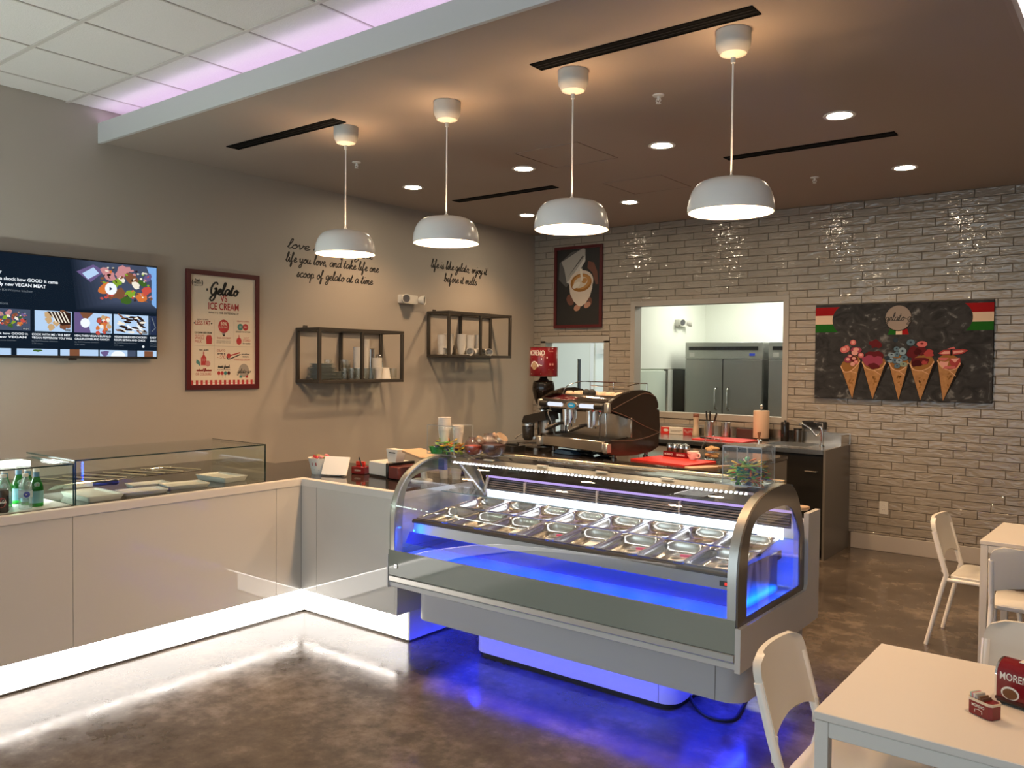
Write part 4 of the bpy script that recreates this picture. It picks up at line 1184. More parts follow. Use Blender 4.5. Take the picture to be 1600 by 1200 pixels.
for x in (-0.19, 0.16):
    mb = MB(); mb.cyl((x, -0.5, 0.004), (x, 0.5, 0.004), 0.004, n=8); obj('rail', mb, 'chrome', t)
# bottles and cans
def bottle_mb(h, r, neck, kind):
    mb = MB()
    if kind == 'g': prof = [(0.0, 0.0), (r * .9, 0.0), (r, 0.006), (r, h * .48), (r * .92, h * .55), (r * .55, h * .72), (neck, h * .82), (neck, h * .93), (0.0, h * .93)]
    else: prof = [(0.0, 0.0), (r * .85, 0.0), (r, 0.01), (r * .96, h * .22), (r, h * .30), (r, h * .62), (r * .9, h * .70), (neck * 1.1, h * .88), (neck, h * .95), (0.0, h * .95)]
    mb.lathe(spline(prof, 2), 22); return mb
green = None
for k, (x, y) in enumerate(((1.42, -6.445), (1.34, -6.455), (1.26, -6.47), (1.34, -6.57))):
    lb = ['green glass water bottle with blue label, nearest the display corner', 'green glass water bottle behind the first green one', 'green glass water bottle third in line towards the wall', 'green glass water bottle behind the clear plastic bottle'][k]
    if green is None:
        green = thing('water_bottle', lb, 'bottle', (x, y, CZ + .006), group='green water bottles')
        obj('body', bottle_mb(0.205, 0.034, 0.014, 'g'), 'greenbottle', green)
        mb = MB(); mb.lathe([(0.0345, 0.02), (0.0347, 0.02), (0.0347, 0.085), (0.0345, 0.085)], 22); obj('label', mb, mat('blue_green_label', (0.20, 0.42, 0.48), 0.5), green)
        mb = MB(); mb.lathe([(0.0150, 0.160), (0.0155, 0.160), (0.0155, 0.182), (0.0150, 0.184)], 18); obj('neck_label', mb, mat('neck_blue', (0.10, 0.25, 0.42), 0.4), green)
        mb = MB(); mb.lathe([(0.0, 0.204), (0.015, 0.204), (0.016, 0.200), (0.016, 0.185), (0.0, 0.185)], 18); obj('cap', mb, 'white', green)
        mb = MB(); mb.cyl((0.030, -0.008, 0.120), (0.0335, -0.009, 0.119), 0.014, n=14); obj('emblem', mb, mat('bottle_emblem', (0.30, 0.45, 0.40), 0.5), green)
        mb = MB(); mb.cyl((0.0335, -0.009, 0.119), (0.034, -0.0095, 0.119), 0.004, n=5); obj('star', mb, 'inkred', green)
    else: dup(green, lb, (x, y, CZ + .006), rotz=rnd.uniform(-.2, .2))
clear = None
for k, (x, y) in enumerate(((1.470, -6.520), (1.43, -6.610), (1.36, -6.66), (1.42, -6.72), (1.30, -6.60))):
    lb = ['clear plastic water bottle with round blue logo, front, beside the cola can', 'clear plastic water bottle half hidden behind the cola can', 'clear plastic water bottle farther back in the bright corner of the bottle display', 'clear plastic water bottle at the frame edge behind the cola can', 'clear plastic water bottle behind the front clear bottle'][k]
    if clear is None:
        clear = thing('water_bottle', lb, 'bottle', (x, y, CZ + .006), group='clear water bottles')
        obj('body', bottle_mb(0.185, 0.032, 0.014, 'c'), 'clearbottle', clear)
        mb = MB(); mb.lathe([(0.0325, 0.062), (0.0328, 0.062), (0.0328, 0.098), (0.0325, 0.098)], 22); obj('label', mb, mat('pale_blue_label', (0.45, 0.60, 0.70), 0.5), clear)
        mb = MB(); mb.cyl((0.0318, -0.006, 0.080), (0.0336, -0.0065, 0.080), 0.0155, n=18); obj('logo', mb, mat('logo_blue', (0.05, 0.07, 0.40), 0.5), clear)
        mb = MB(); mb.box(0.0337, -0.014, 0.078, 0.0341, 0.002, 0.0825); obj('logo_band', mb, 'white', clear)
        mb = MB(); mb.lathe([(0.0, 0.188), (0.014, 0.188), (0.015, 0.185), (0.015, 0.172), (0.0, 0.172)], 18); obj('cap', mb, 'white', clear)
    else: dup(clear, lb, (x, y, CZ + .006), rotz=rnd.uniform(-.3, .3))
can = None
for k, (x, y) in enumerate(((1.492, -6.640), (1.49, -6.715))):
    lb = ['black and red cola can at the front of the bottle display', 'black and red cola can cut off by the frame edge'][k]
    if can is None:
        can = thing('cola_can', lb, 'can', (x, y, CZ + .006), R(-25), group='cola cans')
        mb = MB(); mb.lathe([(0.0, 0.003), (0.024, 0.003), (0.026, 0.0), (0.031, 0.008), (0.031, 0.108), (0.026, 0.118), (0.025, 0.116), (0.0, 0.114)], 26); obj('body', mb, mat('cola_black', (0.012, 0.006, 0.006), 0.2, metal=0.3), can)
        mb = MB(); mb.lathe([(0.0262, 0.117), (0.0275, 0.1185), (0.0262, 0.120)], 24); obj('rim', mb, 'chrome', can)
        P = Print(0, 0)
        P.disc(0, 0.055, 0.020, M['inkred'], 1, 0.026); P.script('Coca-Cola', -0.019, 0.052, 0.038, M['inkwhite'], 3, xh=.008, pen=.3)
        for v in P.mb.bm.verts:    # wrap the flat print round the can
            u, w, n = v.co; a = u / 0.031; rr = 0.0312 + n
            v.co = (rr * math.cos(a), rr * math.sin(a), w)
        obj('print', P.mb, P.mats, can, smooth=0)
    else: dup(can, lb, (x, y, CZ + .006))

# ------------------------------------------------------------------ counter corner: till things
t = thing('candy_tub', 'white paper tub of coloured sweets on the counter corner', 'tub', (1.475, -4.56, CZ))
mb = MB(); mb.lathe([(0.0, 0.004), (0.062, 0.004), (0.063, 0.0), (0.088, 0.112), (0.091, 0.114), (0.086, 0.114), (0.062, 0.008), (0.0, 0.008)], 30); obj('body', mb, 'paper', t)
P = Print(0, 0)
P.rect(-.045, .062, -.005, .085, M['inkred'], 1); P.stroke([(.045, .02), (.060, .05), (.068, .02)], .003, M['inkgrey'], 1); P.stroke([(.047, .03), (.068, .03)], .003, M['inkgrey'], 1); P.stroke([(-.03, .035), (.01, .03)], .003, M['inkgrey'], 1)
for v in P.mb.bm.verts:
    u, w, n = v.co; rr = 0.0635 + 0.225 * w + n; a = u / rr - 1.0
    v.co = (rr * math.cos(a), rr * math.sin(a), w)
obj('print', P.mb, P.mats, t, smooth=0)
cols = [mat('candy_red', (0.55, 0.03, 0.05), 0.35), mat('candy_pink', (0.65, 0.25, 0.28), 0.4), mat('candy_green', (0.16, 0.22, 0.06), 0.4), mat('candy_tan', (0.45, 0.28, 0.10), 0.5)]
for k in range(22):
    a = rnd.uniform(0, 6.28); r = rnd.uniform(0, .066)
    mb = MB(); mb.ball((r * math.cos(a), r * math.sin(a), 0.112 + rnd.uniform(-.004, .012)), 0.017, 8, 6, (1.2, 0.9, 0.7)); obj('sweet', mb, cols[k % 4], t)
t = thing('tablet_display', 'white till tablet tilted back beside the sweets tub', 'tablet', (1.662, -4.60, CZ + 0.004), R(21))
mb = MB(); mb.rbox(-0.098, -0.008, 0, 0.098, 0.008, 0.135, 0.006, mtx=Matrix.Translation((0, 0, 0.004)) @ Matrix.Rotation(R(-26), 4, 'X')); obj('screen_back', mb, 'whitegloss', t)
mb = MB(); mb.prism([(0.0, 0.0), (0.085, 0.0), (0.062, 0.10), (0.050, 0.10)], 'x', -0.05, 0.05); obj('stand', mb, 'plastic', t)
t = thing('red_box', 'small red box with a pen in it between tablet and till', 'box', (1.70, -4.385, CZ), R(15))
mb = MB(); mb.box(-0.055, -0.04, 0, 0.055, 0.04, 0.055, 0.004); obj('body', mb, 'tinred', t)
mb = MB(); mb.box(-0.055, 0.02, 0.055, 0.02, 0.035, 0.085, 0.003); obj('back_card', mb, 'red', t)
mb = MB(); mb.cyl((0.01, 0, 0.05), (-0.02, 0.01, 0.115), 0.005, n=8); obj('pen', mb, 'black', t)
P = Print(0, 0); P.text('MORENO', -0.030, 0.024, 0.012, M['inkwhite'], 1, w=.052)
obj('lettering', P.mb, P.mats, t, loc=(0.005, -0.0405, 0), rot=(R(90), 0, 0), smooth=0)
t = thing('receipt_printer', 'white receipt printer box with a red-brown side on the counter', 'printer', (1.98, -4.33, CZ), R(-6))
mb = MB(); mb.box(-0.16, -0.10, 0.012, 0.06, 0.12, 0.105, 0.006); obj('body', mb, 'plastic', t)
mb = MB(); mb.box(0.06, -0.12, 0.0, 0.085, 0.12, 0.110, 0.004); obj('black_frame', mb, 'black', t)
mb = MB(); mb.box(0.085, -0.115, 0.008, 0.19, 0.11, 0.090, 0.004); obj('paper_cover', mb, mat('red_brown_cover', (0.16, 0.035, 0.03), 0.3), t)
mb = MB(); mb.box(-0.155, -0.095, 0.0, 0.055, 0.115, 0.012); obj('foot', mb, 'black', t, smooth=0)
t = thing('card_reader', 'white wedge-shaped stand with a dark slot on top of the printer', 'stand', (2.03, -4.37, CZ + 0.112), R(-6))
mb = MB(); mb.prism([(-0.052, 0.088), (0.075, 0.088), (0.052, 0.0), (-0.032, 0.0)], 'y', -0.035, 0.035); obj('body', mb, 'plastic', t)
mb = MB(); mb.box(-0.022, -0.0365, 0.062, 0.048, -0.0345, 0.069); obj('slot', mb, 'black', t, smooth=0)
t = thing('till_screen', 'tan backed till screen leaning behind the white stand', 'screen', (2.28, -4.36, CZ), R(-6))
mb = MB(); mb.rbox(-0.12, -0.09, 0.0, 0.10, 0.09, 0.014, 0.02, mtx=Matrix.Translation((0, 0, 0.175)) @ Matrix.Rotation(R(10), 4, 'Y')); obj('panel', mb, 'tan', t)
mb = MB(); mb.cyl((0, 0.02, 0.014), (0, 0.0, 0.175), 0.022, 0.018, 16); obj('stem', mb, 'plastic', t)
mb = MB(); mb.lathe([(0.0, 0.0), (0.075, 0.0), (0.07, 0.012), (0.03, 0.016), (0.0, 0.016)], 24); obj('foot', mb, 'plastic', t)
for k, (x, y, n) in enumerate(((2.300, -4.16, 8), (2.385, -4.13, 8), (2.462, -4.085, 8))):
    cups(x, y, CZ, n, f'white paper cup, {["first", "middle", "last"][k]} tower behind the gelato case end glass', f'{["first", "middle", "last"][k]} cup tower by the gelato case', 0.010, 0.9)

# ================================================================== gelato display case
XL, XR = 2.525, 4.740
gc = thing('gelato_case', 'curved-glass gelato display case glowing blue, centre of the shop', 'display case', (3.63, -4.36, 0))
def G(name, mb, m, smooth=38, parent=None, **kw): return obj(name, mb, m, parent or gc, world=True, smooth=smooth, **kw)
# plinth, skirt, body
mb = MB(); mb.loft([[(p[0], p[1], z) for p in rrect(2.965, -4.625, 4.300, -3.95, 0.09, 8)] for z in (0.035, 0.399)]); G('plinth', mb, 'casewhite')
mb = MB(); mb.loft([[(p[0], p[1], z) for p in rrect(2.985, -4.605, 4.280, -3.97, 0.08, 6)] for z in (0.0, 0.035)]); G('plinth_foot', mb, 'rubber')
wbox('panel_joint', 'seam', gc, 4.208, -4.6265, 0.036, 4.2105, -4.624, 0.29)
mb = MB(); mb.plate(rrect(XL + 0.12, -4.80, XR - 0.02, -3.90, 0.10, 8), rrect(XL + 0.135, -4.785, XR - 0.035, -3.915, 0.085, 8), 'z', 0.205, 0.42); G('skirt', mb, 'skirt')
wbox('panel_joint', 'seam', gc, 4.590, -4.8015, 0.206, 4.5925, -4.799, 0.39)
for a in ((2.90, -4.735, 0.375, 4.38, -4.715, 0.390), (4.42, -4.65, 0.375, 4.44, -4.05, 0.390), (2.82, -4.65, 0.375, 2.84, -4.05, 0.390)):
    wbox('plinth_light', 'ledplinth', gc, *a)
wbox('base_board', 'casewhite', gc, XL, -4.895, 0.400, XR - 0.012, -3.88, 0.432, bev=0.004)
wbox('bumper_rail', 'casealu', gc, XL + 0.012, -4.910, 0.437, XR - 0.014, -4.885, 0.472, bev=0.004)
wbox('front_panel', 'casegrey', gc, XL + 0.004, -4.903, 0.474, XR - 0.014, -4.893, 0.625)
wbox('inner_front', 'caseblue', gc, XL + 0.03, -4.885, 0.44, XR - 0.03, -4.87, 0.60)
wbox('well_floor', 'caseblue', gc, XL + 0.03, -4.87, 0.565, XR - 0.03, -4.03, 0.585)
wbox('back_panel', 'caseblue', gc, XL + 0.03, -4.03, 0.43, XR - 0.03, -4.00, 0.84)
wbox('rear_body', 'casewhite', gc, XL + 0.02, -4.00, 0.43, XR - 0.03, -3.86, 0.93)
wbox('lock', 'chrome', gc, XL + 0.058, -4.910, 0.520, XL + 0.083, -4.903, 0.548, bev=0.004)
wbox('lock_face', 'black', gc, XL + 0.067, -4.9112, 0.526, XL + 0.074, -4.909, 0.541)
# curved profile (y, z)
ARC = spline([(-4.900, 0.600), (-4.902, 0.72), (-4.900, 0.83), (-4.886, 0.915), (-4.858, 0.985), (-4.812, 1.047), (-4.745, 1.100), (-4.655, 1.140), (-4.56, 1.160), (-4.46, 1.172)], 4)
TOPB = spline([(-4.46, 1.172), (-4.36, 1.175), (-4.275, 1.168), (-4.205, 1.143), (-4.15, 1.100), (-4.105, 1.035), (-4.066, 0.96), (-4.035, 0.88), (-4.030, 0.60)], 3)
OUT = ARC + TOPB[1:]
# front glass: one bent pane with painted borders
mb = MB(); mb.sheet(ARC, 'x', XL + 0.055, XR - 0.06); G('front_glass', mb, 'caseglass', 60)
mb = MB(); mb.sheet([(y - .0005, z) for y, z in ARC if z < 0.64], 'x', XL + 0.05, XR - 0.05); G('glass_border', mb, 'casegrey', 60)
mb = MB(); mb.sheet([(-4.46, 1.172), (-4.40, 1.175), (-4.30, 1.174), (-4.255, 1.170)], 'x', XL + 0.05, XR - 0.05, 0.008); G('top_glass', mb, 'caseglass', 60)
wbox('top_rail', mat('bronze_rail', (0.42, 0.34, 0.24), 0.25, metal=1.0), gc, XL + 0.03, -4.262, 1.160, XR - 0.03, -4.235, 1.182, bev=0.004)
# end frames: arch with a window, bright edge band, pane
def smooth_win():
    pts = spline([(-4.800, 0.625), (-4.802, 0.75), (-4.793, 0.88), (-4.768, 0.98), (-4.722, 1.036), (-4.648, 1.064), (-4.50, 1.074), (-4.36, 1.070), (-4.286, 1.058), (-4.225, 1.035), (-4.175, 0.99), (-4.12, 0.92), (-4.098, 0.86), (-4.096, 0.625)], 4)
    return pts
WIN = smooth_win()
def resample(poly, n):
    L = [0]
    for a, b in zip(poly, poly[1:]): L.append(L[-1] + math.hypot(b[0] - a[0], b[1] - a[1]))
    out = []; j = 0
    for k in range(n):
        s = L[-1] * k / (n - 1)
        while j < len(L) - 2 and L[j + 1] < s: j += 1
        f = (s - L[j]) / max(1e-9, L[j + 1] - L[j])
        out.append((poly[j][0] + (poly[j + 1][0] - poly[j][0]) * f, poly[j][1] + (poly[j + 1][1] - poly[j][1]) * f))
    return out
N_ = 60
outer = resample(OUT, N_); inner = resample(WIN, N_)
def end_frame(x0, x1, xin, m_face, label):
    e = G('end_frame', (lambda b: (b.plate(outer + [(-4.03, 0.585), (-4.90, 0.585)], inner + [(-4.10, 0.618), (-4.80, 0.618)], 'x', x0, x1), b)[1])(MB()), m_face, 30)
    b = MB(); b.sheet([(y, z) for y, z in outer], 'x', xin[0], xin[1], 0.010); G('edge_band', b, 'casealu', 60, parent=e)
    b = MB(); b.sheet([(y, z) for y, z in inner], 'x', x0 + .002, x1 - .002); b.bm.faces.ensure_lookup_table()
    b2 = MB(); b2.prism(resample(WIN, 40) + [(-4.10, 0.618), (-4.80, 0.618)], 'x', (x0 + x1) / 2 - .002, (x0 + x1) / 2 + .002); G('end_glass', b2, 'caseglass', 0, parent=e)
    b.bm.free()
    return e
end_frame(XR - 0.012, XR - 0.003, (XR - 0.055, XR - 0.013), 'caseframe', 'right')
end_frame(XL + 0.010, XL + 0.018, (XL + 0.018, XL + 0.05), 'casegrey', 'left')
# white L-shaped side panels
for x0, x1 in ((XR - 0.012, XR + 0.014), (XL - 0.006, XL + 0.004)):
    mb = MB(); mb.prism([(-4.908, 0.395), (-3.835, 0.395), (-3.835, 0.986), (-4.020, 0.986), (-4.020, 0.612), (-4.045, 0.586), (-4.908, 0.594)], 'x', x0, x1)
    if x0 < 3: mb = MB(); mb.prism([(-4.908, 0.395), (-3.99, 0.395), (-3.99, 0.594), (-4.908, 0.594)], 'x', x0, x1)
    G('side_panel', mb, 'casewhite', 0)
mb = MB(); mb.lathe([(0.0, 0.0), (0.035, 0.0), (0.048, 0.010), (0.046, 0.020), (0.0, 0.022)], 20, c=(XR - 0.06, -3.93, 0.985)); G('knob', mb, 'tan')
# rear: slats, light panel, mirror hood, LED bar
for k in range(5):
    z = 0.915 + k * 0.014
    wbox('slat', 'slat', gc, XL + 0.10, -4.105 + k * .004, z, XR - 0.06, -4.085 + k * .004, z + 0.009, bev=0.002)
wbox('slat_back', 'black', gc, XL + 0.10, -4.08, 0.905, XR - 0.06, -4.07, 0.99)
for x in (2.95, 3.50, 4.05, 4.5): wbox('slat_clip', 'white', gc, x, -4.112, 0.912, x + .006, -4.085, 0.985)
wbox('light_panel', 'ledpanel', gc, XL + 0.10, -4.085, 0.842, XR - 0.10, -4.070, 0.905)
wbox('lilac_strip', emis('lilac_strip_light', (0.62, 0.45, 1.0), 0.9), gc, XL + 0.10, -4.10, 0.990, XR - 0.05, -4.085, 1.002)
wbox('rear_glass', 'caseglass', gc, XL + 0.05, -4.090, 1.005, XR - 0.05, -4.084, 1.14)
mb = MB(); mb.prism([(-4.545, 1.148), (-4.475, 1.162), (-4.475, 1.150), (-4.535, 1.134)], 'x', XL + 0.18, XR - 0.08); G('led_bar', mb, 'casealu', 0)
n = 74
mb = MB()
for k in range(n):
    x = XL + 0.20 + k * (XR - XL - 0.30) / n
    mb.box(x, -4.542, 1.1335, x + 0.009, -4.520, 1.1375)
led = G('led_dots', mb, 'ledcase', 0); led['kind'] = 'stuff'
for k in range(5): wbox('bar_clip', 'white', gc, XL + 0.42 + k * 0.40, -4.515, 1.164, XL + 0.49 + k * 0.40, -4.492, 1.170)
for a, b in (((-4.45, 1.165), (-4.14, 0.88)), ((-4.09, 1.00), (-4.14, 0.88))):
    mb = MB(); mb.tube([(XL + 0.115, a[0], a[1]), (XL + 0.115, b[0], b[1])], 0.012, 8); G('strut', mb, 'casealu')
mb = MB(); mb.box(XL + 0.09, -4.56, 1.085, XL + 0.14, -4.53, 1.16); G('hinge', mb, mat('blue_hinge', (0.10, 0.11, 0.30), 0.3), 0)
# pan tray: frame slopes up towards the back
PY0, PZ0, PY1, PZ1 = -4.755, 0.803, -4.125, 0.858
def pz(y): return PZ0 + (PZ1 - PZ0) * (y - PY0) / (PY1 - PY0)
PXL, PXR = 2.605, 4.650
SLOPE = math.atan2(PZ1 - PZ0, PY1 - PY0)
mb = MB(); mb.prism([(PY0 - .026, pz(PY0) - .014), (PY0 - .018, pz(PY0) - .002), (PY0 + .017, pz(PY0) - .004), (PY0 + .017, pz(PY0) - .024), (PY0 - .026, pz(PY0) - .024)], 'x', PXL, PXR)
mb.box(PXL, PY0, PZ0 - .05, PXL + .006, PY1, PZ0 - .006); mb.box(PXR - .006, PY0, PZ0 - .05, PXR, PY1, PZ0 - .006)
G('tray_frame', mb, 'iron', 0)
mb = MB(); mb.prism([(PY0 - .022, 0.785), (PY0 - .016, 0.785), (PY0 - .010, 0.718), (PY0 - .016, 0.718)], 'x', PXL + .01, PXR + .02); ap = G('apron', mb, mat('satin_steel_apron', (0.48, 0.50, 0.49), 0.30, metal=0.4), 0)
mb = MB(); mb.box(PXR - .055, PY0 + .001, 0.735, PXR - .002, PY0 + .004, 0.760, mtx=Matrix.Translation((0, -.023, 0))); th = G('thermometer', mb, 'black', 0, parent=ap)
mb = MB(); mb.box(PXR - .030, PY0 - .0235, 0.741, PXR - .016, PY0 - .0222, 0.755); G('digit', mb, emis('red_digit', (0.8, 0.04, 0.03), 1.2), 0, parent=ap)
mb = MB(); mb.prism([(PY0 - .014, 0.718), (PY0 - .008, 0.718), (PY0 - .046, 0.652), (PY0 - .052, 0.654)], 'x', PXL - .03, PXR); G('deflector', mb, 'blueacrylic', 0)
wbox('blue_light', 'ledblue', gc, PXL, -4.768, 0.725, PXR - .02, -4.754, 0.731)
wbox('tray_side', 'darksteel', gc, PXR + .002, -4.745, 0.600, PXR + .010, -4.21, 0.800)
wbox('blue_light', 'ledblue', gc, XR - 0.034, -4.765, 0.62, XR - 0.024, -4.755, 0.80)
wbox('blue_light', 'ledblue', gc, XL + 0.028, -4.888, 0.64, XL + 0.036, -4.880, 0.73)
wbox('blue_light', 'ledblue', gc, XR - 0.034, -4.72, 0.592, XR - 0.024, -4.12, 0.600)
wbox('inner_shelf', 'caseglass', gc, PXL, -4.52, 0.942, PXR + .02, -4.33, 0.946)
wbox('shelf_edge', mat('teal_glass_edge', (0.30, 0.42, 0.46), 0.15), gc, PXL, -4.522, 0.9415, PXR + .02, -4.519, 0.9465)
t = thing('power_cord', 'black power cord looping on the floor under the gelato case', 'cord', (4.4, -4.5, 0))
mb = MB(); mb.tube(spline([(4.25, -4.40, 0.06), (4.36, -4.50, 0.012), (4.47, -4.56, 0.008), (4.56, -4.52, 0.009), (4.55, -4.38, 0.009), (4.48, -4.1, 0.009)], 6), 0.009, 8); obj('cable', mb, 'rubber', t, world=True)

# ------------------------------------------------------------------ steel pans, two rows of eight
PW = (PXR - PXL) / 8
def pan_mb(w, d, h):
    mb = MB(); rings = []
    for ix, z, r in ((0.0, -0.003, .012), (0.0, 0.0, .012), (0.012, 0.001, .045), (0.015, -0.005, .055), (0.018, -h + .035, .060), (0.024, -h + .016, .060), (0.034, -h + .004, .055), (0.050, -h, .045)):
        rings.append([(p[0], p[1], z) for p in rrect(-w / 2 + ix, -d / 2 + ix, w / 2 - ix, d / 2 - ix, r, 5)])
    rv = [mb.verts(r) for r in rings]
    n = len(rv[0])
    for a, b in zip(rv, rv[1:]):
        for i in range(n): mb._f([a[i], a[(i + 1) % n], b[(i + 1) % n], b[i]])
    mb._f(rv[-1])
    return mb
ORD = ['first', 'second', 'third', 'fourth', 'fifth', 'sixth', 'seventh', 'eighth']
pan0 = {}
pinkm = mat('pink_scoop_plastic', (0.62, 0.04, 0.17), 0.35)
for row_, (ya, yb) in enumerate(((PY0, -4.425), (-4.42, PY1))):
    for k in range(8):
        x = PXL + PW * (k + .5); y = (ya + yb) / 2
        lb = f'empty steel gelato pan, {ORD[k]} from the counter end, {"front" if row_ == 0 else "back"} row'
        if row_ not in pan0:
            o = obj('gelato_pan', pan_mb(PW - .003, yb - ya - .004, 0.052 if row_ == 0 else .056), 'pan', smooth=50); pan0[row_] = o
        else:
            o = pan0[row_].copy(); COL.objects.link(o)
        o.location = (x, y, pz(y) + .003); o.rotation_euler = (SLOPE, 0, 0)
        tag(o, lb, 'pan', f'{"front" if row_ == 0 else "back"} row of steel gelato pans')
        if row_ == 0:
            zf = pz(y + .085) - 0.0465
            mb = MB(); mb.box(-.062, -.105, 0, .062, .022, 0.001); c = obj('flavour_card', mb, 'paper', loc=(x + .020, y + .095, zf), rot=(SLOPE, 0, R(6)), smooth=0)
            tag(c, f'white paper card lying in the {ORD[k]} front gelato pan', 'card', 'paper cards in the front pans')
            if k >= 3 and k != 4:
                t = thing('scoop', f'pink handled scoop lying in the {ORD[k]} front gelato pan', 'scoop', (x + .055, y + .060, zf + .004), R(25), group='pink scoops in the front pans')
                mb = MB(); mb.rbox(-.045, -.009, 0, .045, .009, .010, .008, 4); obj('handle', mb, pinkm, t)
                mb = MB(); mb.rbox(-.095, -.016, 0, -.043, .016, .004, .012, 4); obj('blade', mb, 'steel', t)

# ------------------------------------------------------------------ on top of the gelato case
ZT = 1.1775
strawcols = [mat('straw_' + n, c, 0.35) for n, c in (('green', (0.10, 0.42, 0.05)), ('lime', (0.42, 0.55, 0.08)), ('orange', (0.70, 0.15, 0.02)), ('yellow', (0.70, 0.45, 0.05)), ('navy', (0.03, 0.03, 0.13)), ('teal', (0.03, 0.30, 0.20)))]
def acrylic_box(name, label, loc, rz, w, d, h, lid=True):
    t = thing(name, label, 'box', loc, R(rz))
    th = .004
    mb = MB(); mb.plate([(-w / 2, -d / 2), (w / 2, -d / 2), (w / 2, d / 2), (-w / 2, d / 2)], [(-w / 2 + th, -d / 2 + th), (w / 2 - th, -d / 2 + th), (w / 2 - th, d / 2 - th), (-w / 2 + th, d / 2 - th)], 'z', 0, h)
    obj('walls', mb, 'acrylic', t, smooth=0)
    mb = MB(); mb.box(-w / 2 + th, -d / 2 + th, 0, w / 2 - th, d / 2 - th, th); obj('bottom', mb, 'acrylic', t, smooth=0)
    mb = MB(); e = .0035
    for sx in (-1, 1):
        for sy in (-1, 1): mb.box(sx * w / 2 - e / 2, sy * d / 2 - e / 2, 0, sx * w / 2 + e / 2, sy * d / 2 + e / 2, h)
    for sy in (-1, 1):
        for z in (0, h - e): mb.box(-w / 2, sy * d / 2 - e / 2, z, w / 2, sy * d / 2 + e / 2, z + e)
    for sx in (-1, 1):
        for z in (0, h - e): mb.box(sx * w / 2 - e / 2, -d / 2, z, sx * w / 2 + e / 2, d / 2, z + e)
    obj('edges', mb, 'acryledge', t, smooth=0)
    return t
def spoons(parentlabel, group, loc, rz, n, w, d, h0):
    """little plastic spoons, each its own thing"""
    m4 = Matrix.Translation(loc) @ Matrix.Rotation(R(rz), 4, 'Z')
    protos = []
    for c in range(6):
        mb = MB(); L = .085
        mb.box(-.0038, -.0018, -L * .6, .0038, .0018, L * .4); mb.ball((0, 0, L * .4 + .012), .015, 10, 6, (.8, .3, 1.15)); protos.append(mb)
    first = [None] * 6
    for k in range(n):
        c = k % 6
        if first[c] is None: o = first[c] = obj('spoon', protos[c], strawcols[c])
        else: o = first[c].copy(); COL.objects.link(o)
        p = m4 @ Vector((rnd.uniform(-w / 2 + .046, w / 2 - .046), rnd.uniform(-d / 2 + .046, d / 2 - .046), .016 + h0 * rnd.random() ** 1.2))
        o.location = p
        o.rotation_euler = (R(rnd.uniform(60, 120)), R(rnd.uniform(-12, 12)), rnd.uniform(0, 6.28))
        cn = ['green', 'lime', 'orange', 'yellow', 'navy', 'teal'][c]
        tag(o, f'{cn} plastic tasting spoon {parentlabel}', 'spoon', f'{cn} {group}')
    for c in range(6):
        if first[c] is None: protos[c].bm.free()
SB = (4.605, -4.475, ZT + 0.002)
sb = acrylic_box('spoon_box', 'clear acrylic lidded box of coloured tasting spoons on the bronze end of the case', SB, 3, 0.19, 0.20, 0.188)
mb = MB(); mb.box(-.095, -.10, .188, .095, .06, .192); obj('lid', mb, 'acryledge', sb, smooth=0)
mb = MB(); mb.tube(spline([(.085, -.02, .192), (.100, .02, .19), (.104, .04, .15), (.102, .05, .115)], 5), .004, 8); obj('scoop_hook', mb, 'acryledge', sb)
mb = MB(); mb.tube(spline([(-.01, .0, .188), (0.0, -.02, .15), (.004, -.02, .10)], 5), .004, 8); obj('hanger', mb, 'acryledge', sb)
spoons('in the acrylic box on the bronze case end', 'spoons in the lidded box', SB, 3, 132, 0.185, 0.195, 0.085)
LB = (2.645, -4.485, ZT + 0.002)
lb_ = acrylic_box('cup_box', 'clear acrylic box holding cup towers and spoons on the near end of the case top', LB, 0, 0.225, 0.18, 0.185)
spoons('in the acrylic box beside the cup towers', 'spoons in the cup box', LB, 0, 54, 0.225, 0.18, 0.06)
cups(2.600, -4.49, ZT + .070, 8, 'white tasting cup in the taller tower in the acrylic box', 'taller tower of tasting cups in the acrylic box', 0.012, 0.92)
cups(2.685, -4.455, ZT + .065, 6, 'white tasting cup in the shorter tower in the acrylic box', 'shorter tower of tasting cups in the acrylic box', 0.012, 0.78)
o = obj('green_bowl', (lambda b: (b.lathe([(0.0, 0.0), (.035, 0.0), (.050, .040), (.053, .042), (.048, .040), (.034, .004), (0.0, .004)], 26), b)[1])(MB()), glass('green_bowl_glass', (0.35, 0.85, 0.45), 1.6, solid=.15, solid_col=(.05, .4, .1)), loc=(2.600, -4.56, ZT + .008))
tag(o, 'small green glass bowl of spoons in front of the taller tasting-cup tower', 'bowl')
redcandy = mat('red_candy', (0.50, 0.08, 0.03), 0.35, vary=.4, vscale=70); brownc = mat('chocolate_candy', (0.10, 0.035, 0.018), 0.3, vary=.4, vscale=70)
